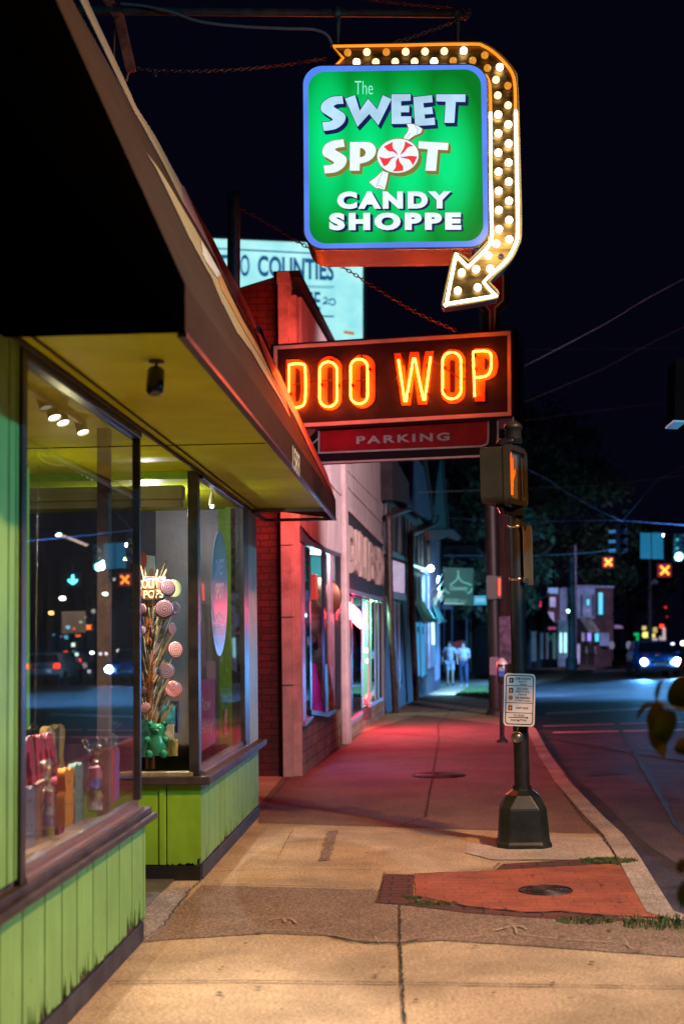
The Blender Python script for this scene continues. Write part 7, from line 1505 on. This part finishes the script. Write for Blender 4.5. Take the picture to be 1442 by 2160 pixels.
for k in range(95):
    lev = rt.random(); z0 = zb+.06+(ztop_-zb-.1)*lev; L_ = rt.uniform(.16, .30); a = rt.uniform(-.5, 3.4) if k % 5 else rt.uniform(3.0, 3.6); el_ = rt.uniform(.9, 1.25)
    dv = np.array([abs(math.cos(a))*math.cos(el_) if k % 4 else -.3*math.cos(el_), -abs(math.sin(a))*math.cos(el_)*.8, math.sin(el_)]); p0 = np.array([xcol, YLp, z0])+dv*.03; p1 = p0+dv*L_*.55; p2 = p0+dv*L_
    T = thing('twisted_stick_candy', 'twisted striped candy stick fanned out on the lollipop stand', 'candy stick', tuple(p0), 'twisted candy sticks on the stand')
    MB().tube([tuple(p0), tuple(p1)], .003, 5).build('stick', M_stick, T); MB().tube([tuple(p1), tuple(p1+(p2-p1)*.8), tuple(p2)], [.0085, .0075, .002], 7).build('candy', M_stripe if k % 3 else pm('candy_dark', (.10, .08, .05), .2, .6, 60, bmp=0), T)
LS = thing('lollipop_sign', 'oval blue and cream lollipop sign above the candy column', 'sign', P(325, 1240, Y=9.5))
mb = MB(); extrude2d(mb, [[(296, 1216), (350, 1216), (350, 1268), (296, 1268)]], on(9.56), (0, -1, 0), .003); mb.build('card', pm('clear_card', (.25, .2, .16), .2, .1, 5), LS)
for rx, ry, Y, mt in ((36, 26, 9.552, pm('sign_blue', (.03, .06, .30), .4, .1, 5)), (33, 23, 9.548, pm('sign_gold', (.5, .36, .1), .4, .1, 5)), (30, 20, 9.544, pm('sign_brown', (.22, .09, .05), .4, .1, 5))): mb = MB(); extrude2d(mb, [[(318+rx*math.cos(a), 1243+ry*math.sin(a)) for a in [i*math.pi/16 for i in range(32)]]], on(Y), (0, -1, 0), .002); mb.build('oval', mt, LS)
mb = MB(); text_px(mb, 'LOLLI', 292, 1222, 332, 1243, Y=9.538, bold=.03, dy=3); text_px(mb, 'POPS', 303, 1245, 345, 1263, Y=9.538, bold=.03, dy=2); mb.build('lettering', pm('sign_peach', (.75, .45, .25), .4, .1, 5), LS)
PC = thing('poster_card', 'white card with a red oval and orange shapes behind the lolli pop sign', 'card', P(310, 1200, Y=9.9)); mb = MB(); extrude2d(mb, [[(285, 1168), (327, 1173), (327, 1225), (285, 1225)]], on(9.9), (0, -1, 0), .004); mb.build('sheet', pm('card_white', (.6, .55, .5), .5, .05, 5, bmp=0), PC)
for cx_, cy_, rx, ry, mt in ((302, 1183, 8, 18, pm('oval_red', (.5, .02, .03), .4, .1, 5)), (320, 1208, 5, 9, pm('bean_orange', (.6, .2, .08), .4, .1, 5))): mb = MB(); extrude2d(mb, [[(cx_+rx*math.cos(a), cy_+ry*math.sin(a)) for a in [i*math.pi/14 for i in range(28)]]], on(9.893), (0, -1, 0), .002); mb.build('printed_shape', mt, PC)
lamp('display_lamp', (-1.75, 9.33, 2.3), 100, (1, .88, .76), 'SPOT', .012, (xcol, YLp+.05, 1.2), 60, .6)
# boxes at the foot of the stand
for lab, (x0, y0, x1, y1), Y, c in (('cream candy box behind the green bear', (340, 1530, 364, 1590), 9.45, (.5, .42, .3)), ('yellow and red candy box right of the green bear', (356, 1562, 372, 1594), 9.4, (.55, .4, .08)), ('teal candy tub at the foot of the stand', (338, 1490, 368, 1530), 9.6, (.05, .35, .4)), ('dark blue chocolate bar leaning behind the stand', (362, 1480, 374, 1545), 9.75, (.05, .06, .16)), ('teal crinkled bag left of the green bear', (296, 1520, 318, 1596), 9.42, (.08, .3, .28))):
    mb = MB(); extrude2d(mb, [[(x0, y0), (x1, y0), (x1, y1), (x0, y1)]], on(Y), (0, -1, 0), .05); tag(mb.build('candy_box', pm(lab.replace(' ', '_')[:20], c, .4, .35, 30), None, .004), lab, 'box')
# oval decal, burgundy notice, bags in the second window
XW = XF+.02-.012
def wellipse(x, y, rx, ry, X): return [(x+rx*math.cos(a), y+ry*math.sin(a)) for a in [i*math.pi/20 for i in range(40)]]
m, t, b = newmat('pearly_decal'); tc = t.nodes.new('ShaderNodeTexCoord'); spx = t.nodes.new('ShaderNodeSeparateXYZ'); lk(t, tc.outputs['Object'], spx.inputs[0]); mr = t.nodes.new('ShaderNodeMapRange'); mr.inputs[1].default_value = 1.1; mr.inputs[2].default_value = 2.3; lk(t, spx.outputs[2], mr.inputs[0])
lk(t, ramp(t, mr.outputs[0], [(0, (.14, .13, .30)), (.12, (.20, .18, .26)), (.45, (.22, .20, .26)), (.62, (.42, .14, .28)), (.75, (.06, .22, .34)), (.92, (.30, .30, .22))]), b.inputs['Base Color']); b.inputs['Roughness'].default_value = .3
DC = thing('window_decal', 'tall pearly oval decal on the glass of the second bay', 'decal', P(463, 1250, X=XW))
mb = MB(); extrude2d(mb, [wellipse(463, 1252, 17, 132, 0)], lambda a, b_: P(a, b_, X=XW+.003), (1, 0, 0), 0); mb.build('rim', pm('decal_rim', (.22, .24, .36), .3, .05, 5, bmp=0), DC); mb = MB(); extrude2d(mb, [wellipse(463, 1246, 13.5, 118, 0)], lambda a, b_: P(a, b_, X=XW+.005), (1, 0, 0), 0); mb.build('face', m, DC)
mb = MB(); 
for s, y0, y1 in (('SWEET', 1180, 1215), ('SPOT', 1230, 1265), ('CANDY', 1292, 1312), ('SHOPPE', 1318, 1338)): f = lambda a, b_: P(a, b_, X=XW+.007); text_quad(mb, s, f(455, y1), f(472, y1-3), f(455, y0), .03)
mb.build('lettering', pm('decal_white', (.7, .62, .75), .4, .05, 5, bmp=0), DC)
NB = thing('window_notice', 'burgundy hiring notice inside the second bay window', 'notice', P(435, 1510, X=-1.52)); mb = MB(); extrude2d(mb, [[(417, 1436), (454, 1430), (454, 1566), (417, 1592)]], lambda a, b_: P(a, b_, X=-1.50), (1, 0, 0), .004); mb.build('sheet', pm('burgundy_sheet', (.22, .02, .07), .5, .1, 4, bmp=0), NB)
mb = MB(); f = lambda a, b_: P(a, b_, X=-1.494); text_quad(mb, 'Now', f(425, 1502), f(443, 1496), f(425, 1472), -.01, shear=.15); text_quad(mb, 'Hiring', f(424, 1558), f(447, 1548), f(424, 1526), -.01, shear=.15); mb.build('script', pm('notice_white', (.6, .4, .45), .5, .05, 5, bmp=0), NB)
# cellophane bags
m = glass('cellophane', (.86, .84, .86), 2.2); t = m.node_tree; 
for nd in t.nodes:
    if nd.type == 'BSDF_GLOSSY': nd.inputs['Roughness'].default_value = .14; GL = nd
    if nd.type == 'MATH': nd.inputs[1].default_value = 2.0 if nd.operation == 'MULTIPLY' else nd.inputs[1].default_value
nb = t.nodes.new('ShaderNodeBump'); nb.inputs['Strength'].default_value = 1.0; nb.inputs['Distance'].default_value = .02; nn = t.nodes.new('ShaderNodeTexVoronoi'); nn.inputs['Scale'].default_value = 38; tc = t.nodes.new('ShaderNodeTexCoord'); lk(t, tc.outputs['Object'], nn.inputs['Vector']); lk(t, nn.outputs['Distance'], nb.inputs['Height']); lk(t, nb.outputs[0], GL.inputs['Normal']); M_cello = m
def bag(x, yb, yt, wpx, X, label, cols, neck=.72):
    a = np.array(P(x, yb, X=X)); tpt = np.array(P(x, yt, X=X)); a[2] = max(a[2], ZD+.005); h = tpt[2]-a[2]; r = wpx*a[1]/3000*.5*1.15
    T = thing('gift_bag', label, 'gift bag', tuple(a)); rb = random.Random(int(x))
    nring = 14; k = 16; vs = []; fs = []
    for i in range(nring+1):
        u = i/nring; rr_ = r*(.75+.35*math.sin(u/neck*math.pi*.9)) if u < neck*.92 else (r*.22 if u < neck*1.04 else r*(.22+1.25*(u-neck)/(1-neck)))
        for j in range(k):
            an = j*2*math.pi/k; q_ = rr_*(1+rb.uniform(-.16, .16)+(.35*math.sin(an*5) if u > neck else 0)); vs.append((a[0]+q_*math.cos(an)*.7, a[1]+q_*math.sin(an)*1.25, a[2]+h*u+(rb.uniform(-.015, .015) if u > neck else 0)))
    for i in range(nring):
        for j in range(k): fs.append((i*k+j, i*k+(j+1) % k, (i+1)*k+(j+1) % k, (i+1)*k+j))
    mb = MB(); mb.add(vs, fs); mb.build('cellophane', M_cello, T)
    for i, c_ in enumerate(cols):
        z0 = a[2]+.01+h*neck*.8*i/len(cols); oy = rb.uniform(-.3, .3)*r; MB().tube([(a[0], a[1]+oy, z0), (a[0]+rb.uniform(-.2, .2)*r, a[1]-oy*.5, z0+h*neck*.8/len(cols)*1.1)], [r*.62, r*.5], 8).build('sweet', pm('sweet_%s' % '_'.join(str(int(v*99)) for v in c_), c_, .3, .3, 25), T)
    MB().lathe((a[0], a[1], a[2]+h*neck*.98), [(r*.26, -.006), (r*.29, 0), (r*.26, .006)], 12).build('ribbon', pm('ribbon_silver', (.6, .5, .5), .2, .1, 9, .6), T)
# near window display
Xd = -1.62
M_pink = wood_paint('pink_painted_wood', (.55, .07, .13)); M_linew = pm('white_line', (.7, .6, .6), .5, .1, 5, bmp=0); M_shadowp = pm('dark_edge', (.04, .01, .03), .6, .1, 5)
zp = lambda x, y: (x/4.807, 1450+y/4.807)
PKS = ([(245, 610), (258, 540), (285, 500), (320, 525), (338, 590), (350, 760), (355, 880), (385, 955), (330, 975), (315, 830), (300, 820), (295, 700), (285, 655), (268, 700), (262, 830), (290, 1000), (255, 1010), (243, 830)],
       [(355, 510), (372, 495), (392, 520), (398, 490), (418, 482), (438, 510), (455, 620), (465, 780), (460, 860), (420, 880), (425, 740), (412, 640), (402, 700), (408, 900), (388, 960), (378, 840), (365, 700)],
       [(460, 520), (470, 470), (500, 455), (528, 480), (540, 560), (565, 650), (585, 760), (588, 880), (560, 905), (545, 760), (520, 640), (508, 600), (505, 760), (490, 760), (482, 640), (465, 600)])
for i, ol in enumerate(PKS):
    T = thing('pink_cutout', ('leftmost pink painted loop shaped cut-out in the near window', 'middle pink painted loop shaped cut-out in the near window', 'rightmost pink painted loop shaped cut-out in the near window')[i], 'cut-out', P(*zp(*ol[0]), X=Xd-.05*i), 'pink wooden cut-outs')
    pts = [zp(*p) for p in sm([(a, b_, 1) for a, b_ in ol], True, 3)]; X_ = Xd+.0-.04*i
    cut('panel', pts, X_, M_pink, None, None, .015, par=T)
    mb = MB().tube([P(*zp(a, b_), X=X_+.003) for a, b_ in sm([(p[0]*.9+.1*(ol[4][0]), p[1], 1) for p in ol[:7]], False, 3)], .0022, 5); mb.build('white_line', M_linew, T)
def stick_bear(x0, x1, y0, y1, X, c, label, heads=2):
    """tall wooden clothes-peg like bear pair"""
    a = P((x0+x1)/2, y1, X=X); T = thing('bear_cutout', label, 'cut-out', a, 'painted bear cut-outs standing in the near window'); mt = wood_paint('peg_%d_%d' % (x0, y0), c, rough=.5)
    w_ = x1-x0; h_ = y1-y0
    ol = [(x0+w_*.08, y0+h_*.02, 1), (x0+w_*.28, y0-h_*.01, 1), (x0+w_*.42, y0+h_*.03, 1), (x0+w_*.6, y0+h_*.015, 1), (x0+w_*.72, y0-h_*.03, 1), (x0+w_*.95, y0-h_*.01, 1), (x0+w_*1.0, y0+h_*.1, 1), (x0+w_*.9, y0+h_*.36, 1), (x0+w_*1.0, y0+h_*.5, 1), (x0+w_*.97, y0+h_*.8, 1), (x0+w_*.9, y0+h_*.96), (x0+w_*.1, y0+h_*1.02), (x0+w_*.02, y0+h_*.8, 1), (x0, y0+h_*.5, 1), (x0+w_*.1, y0+h_*.38, 1), (x0, y0+h_*.14, 1)]
    cut('panel', sm(ol, True, 3), X, mt, None, None, .03, par=T)
    dk = wood_paint('pegd_%d_%d' % (x0, y0), sc3(c, .55), rough=.5)
    for fx, fy, r in ((.55, .22, .13), (.3, .62, .1), (.72, .62, .1)): mb = MB(); extrude2d(mb, [[(x0+w_*(fx+r*math.cos(a_)), y0+h_*fy+w_*r*1.3*math.sin(a_)) for a_ in [i*math.pi/8 for i in range(16)]]], lambda p, q_: P(p, q_, X=X+.002), (1, 0, 0), .001); mb.build('painted_mark', dk, T)
stick_bear(51, 75, 1662, 1790, -1.56, (.16, .19, .30), 'slate blue bear cut-out at the left end of the near window'); stick_bear(136, 155, 1622, 1742, -1.57, (.75, .30, .04), 'orange yellow bear cut-out in the middle of the near window')
stick_bear(157, 177, 1612, 1735, -1.60, (.16, .34, .32), 'grey teal bear cut-out beside the orange one'); stick_bear(227, 241, 1582, 1698, -1.58, (.60, .09, .07), 'red bear cut-out near the right end of the window'); stick_bear(239, 252, 1582, 1688, -1.62, (.30, .16, .50), 'purple bear cut-out next to the red one'); stick_bear(122, 136, 1640, 1760, -1.66, (.40, .07, .12), 'dark rose bear cut-out left of the orange one')
stick_bear(97, 137, 1533, 1700, -1.85, (.42, .30, .10), 'large tan bear cut-out standing behind the pink shapes')
bag(98+4, 1772, 1606, 34, -1.53, 'shorter cellophane gift bag left of the orange bear cut-out', [(.5, .45, .1), (.15, .08, .45), (.5, .5, .6), (.6, .3, .35)]); bag(202, 1712, 1560, 44, -1.55, 'taller cellophane gift bag right of the teal bear cut-out', [(.55, .5, .5), (.45, .5, .15), (.08, .1, .4), (.55, .2, .3)])
bag(236, 1615, 1520, 30, -1.9, 'small cellophane bag standing far back by the timber post', [(.15, .3, .3)]); bag(60, 1640, 1528, 26, -1.8, 'crinkled cellophane bag behind the leftmost pink shape', [(.3, .25, .2)])
bag(476, 1550, 1470, 16, -1.6, 'nearer cellophane bag in the second bay window', [(.5, .12, .1), (.5, .3, .2)], .75); bag(494, 1540, 1462, 14, -1.6, 'farther cellophane bag in the second bay window', [(.1, .12, .35), (.5, .2, .15)], .75)
bx = thing('wooden_tray', 'brown wooden tray standing behind the cellophane bags', 'tray', P(90, 1790, X=-1.6)); cut('side', [zp(355, 990), zp(465, 935), zp(465, 1480), zp(360, 1600)], -1.62, pm('tray_brown', (.22, .10, .08), .5, .2, 6), None, None, .02, par=bx); mb = MB().tube([P(*zp(352, 990), X=-1.61), P(*zp(470, 930), X=-1.61)], .006, 6); mb.build('rim', pm('tray_rim', (.5, .32, .24), .5, .1, 6), bx)
CB = thing('chalkboard', 'small dark chalkboard with a chalk word behind the bags', 'board', P(150, 1700, X=-2.0)); cut('board', [zp(650, 580), zp(905, 575), zp(905, 1050), zp(650, 1100)], -2.0, pm('chalkboard_plum', (.05, .025, .05), .5, .2, 5), None, None, .02, par=CB)
mb = MB(); f = lambda a, b_: P(*zp(a, b_), X=-1.992); text_quad(mb, 'dy', f(845, 572), f(900, 560), f(845, 520), -.01); mb.build('chalk_word', pm('chalk_white', (.6, .6, .6), .6, .1, 5, bmp=0), CB)
tag(MB().tube([P(59, 985, X=-1.56), P(60, 1538, X=-1.56)], .0055, 6).build('light_strip', em('lime_strip', (.30, .75, .12), .55)), 'thin lime green vertical strip at the left of the near window', 'strip')
bc = MB(); p0, p1 = np.array(P(81, 985, X=-1.6)), np.array(P(74, 1545, X=-1.6)); nb_ = int(np.linalg.norm(p1-p0)/.011)
for k in range(nb_): bc.ball(tuple(p0+(p1-p0)*k/nb_), .003, 6, 4)
tag(bc.build('bead_chain', pm('bead_metal', (.6, .6, .62), .2, .05, 5, .9)), 'beaded blind chain hanging inside the near window', 'chain')
tag(cut('paper_note', [(131, 1292), (181, 1290), (181, 1333), (131, 1336)], -1.47, pm('tan_paper', (.16, .13, .10), .7, .1, 5, bmp=0), None, None, .001), 'square paper note taped inside the near window', 'note')
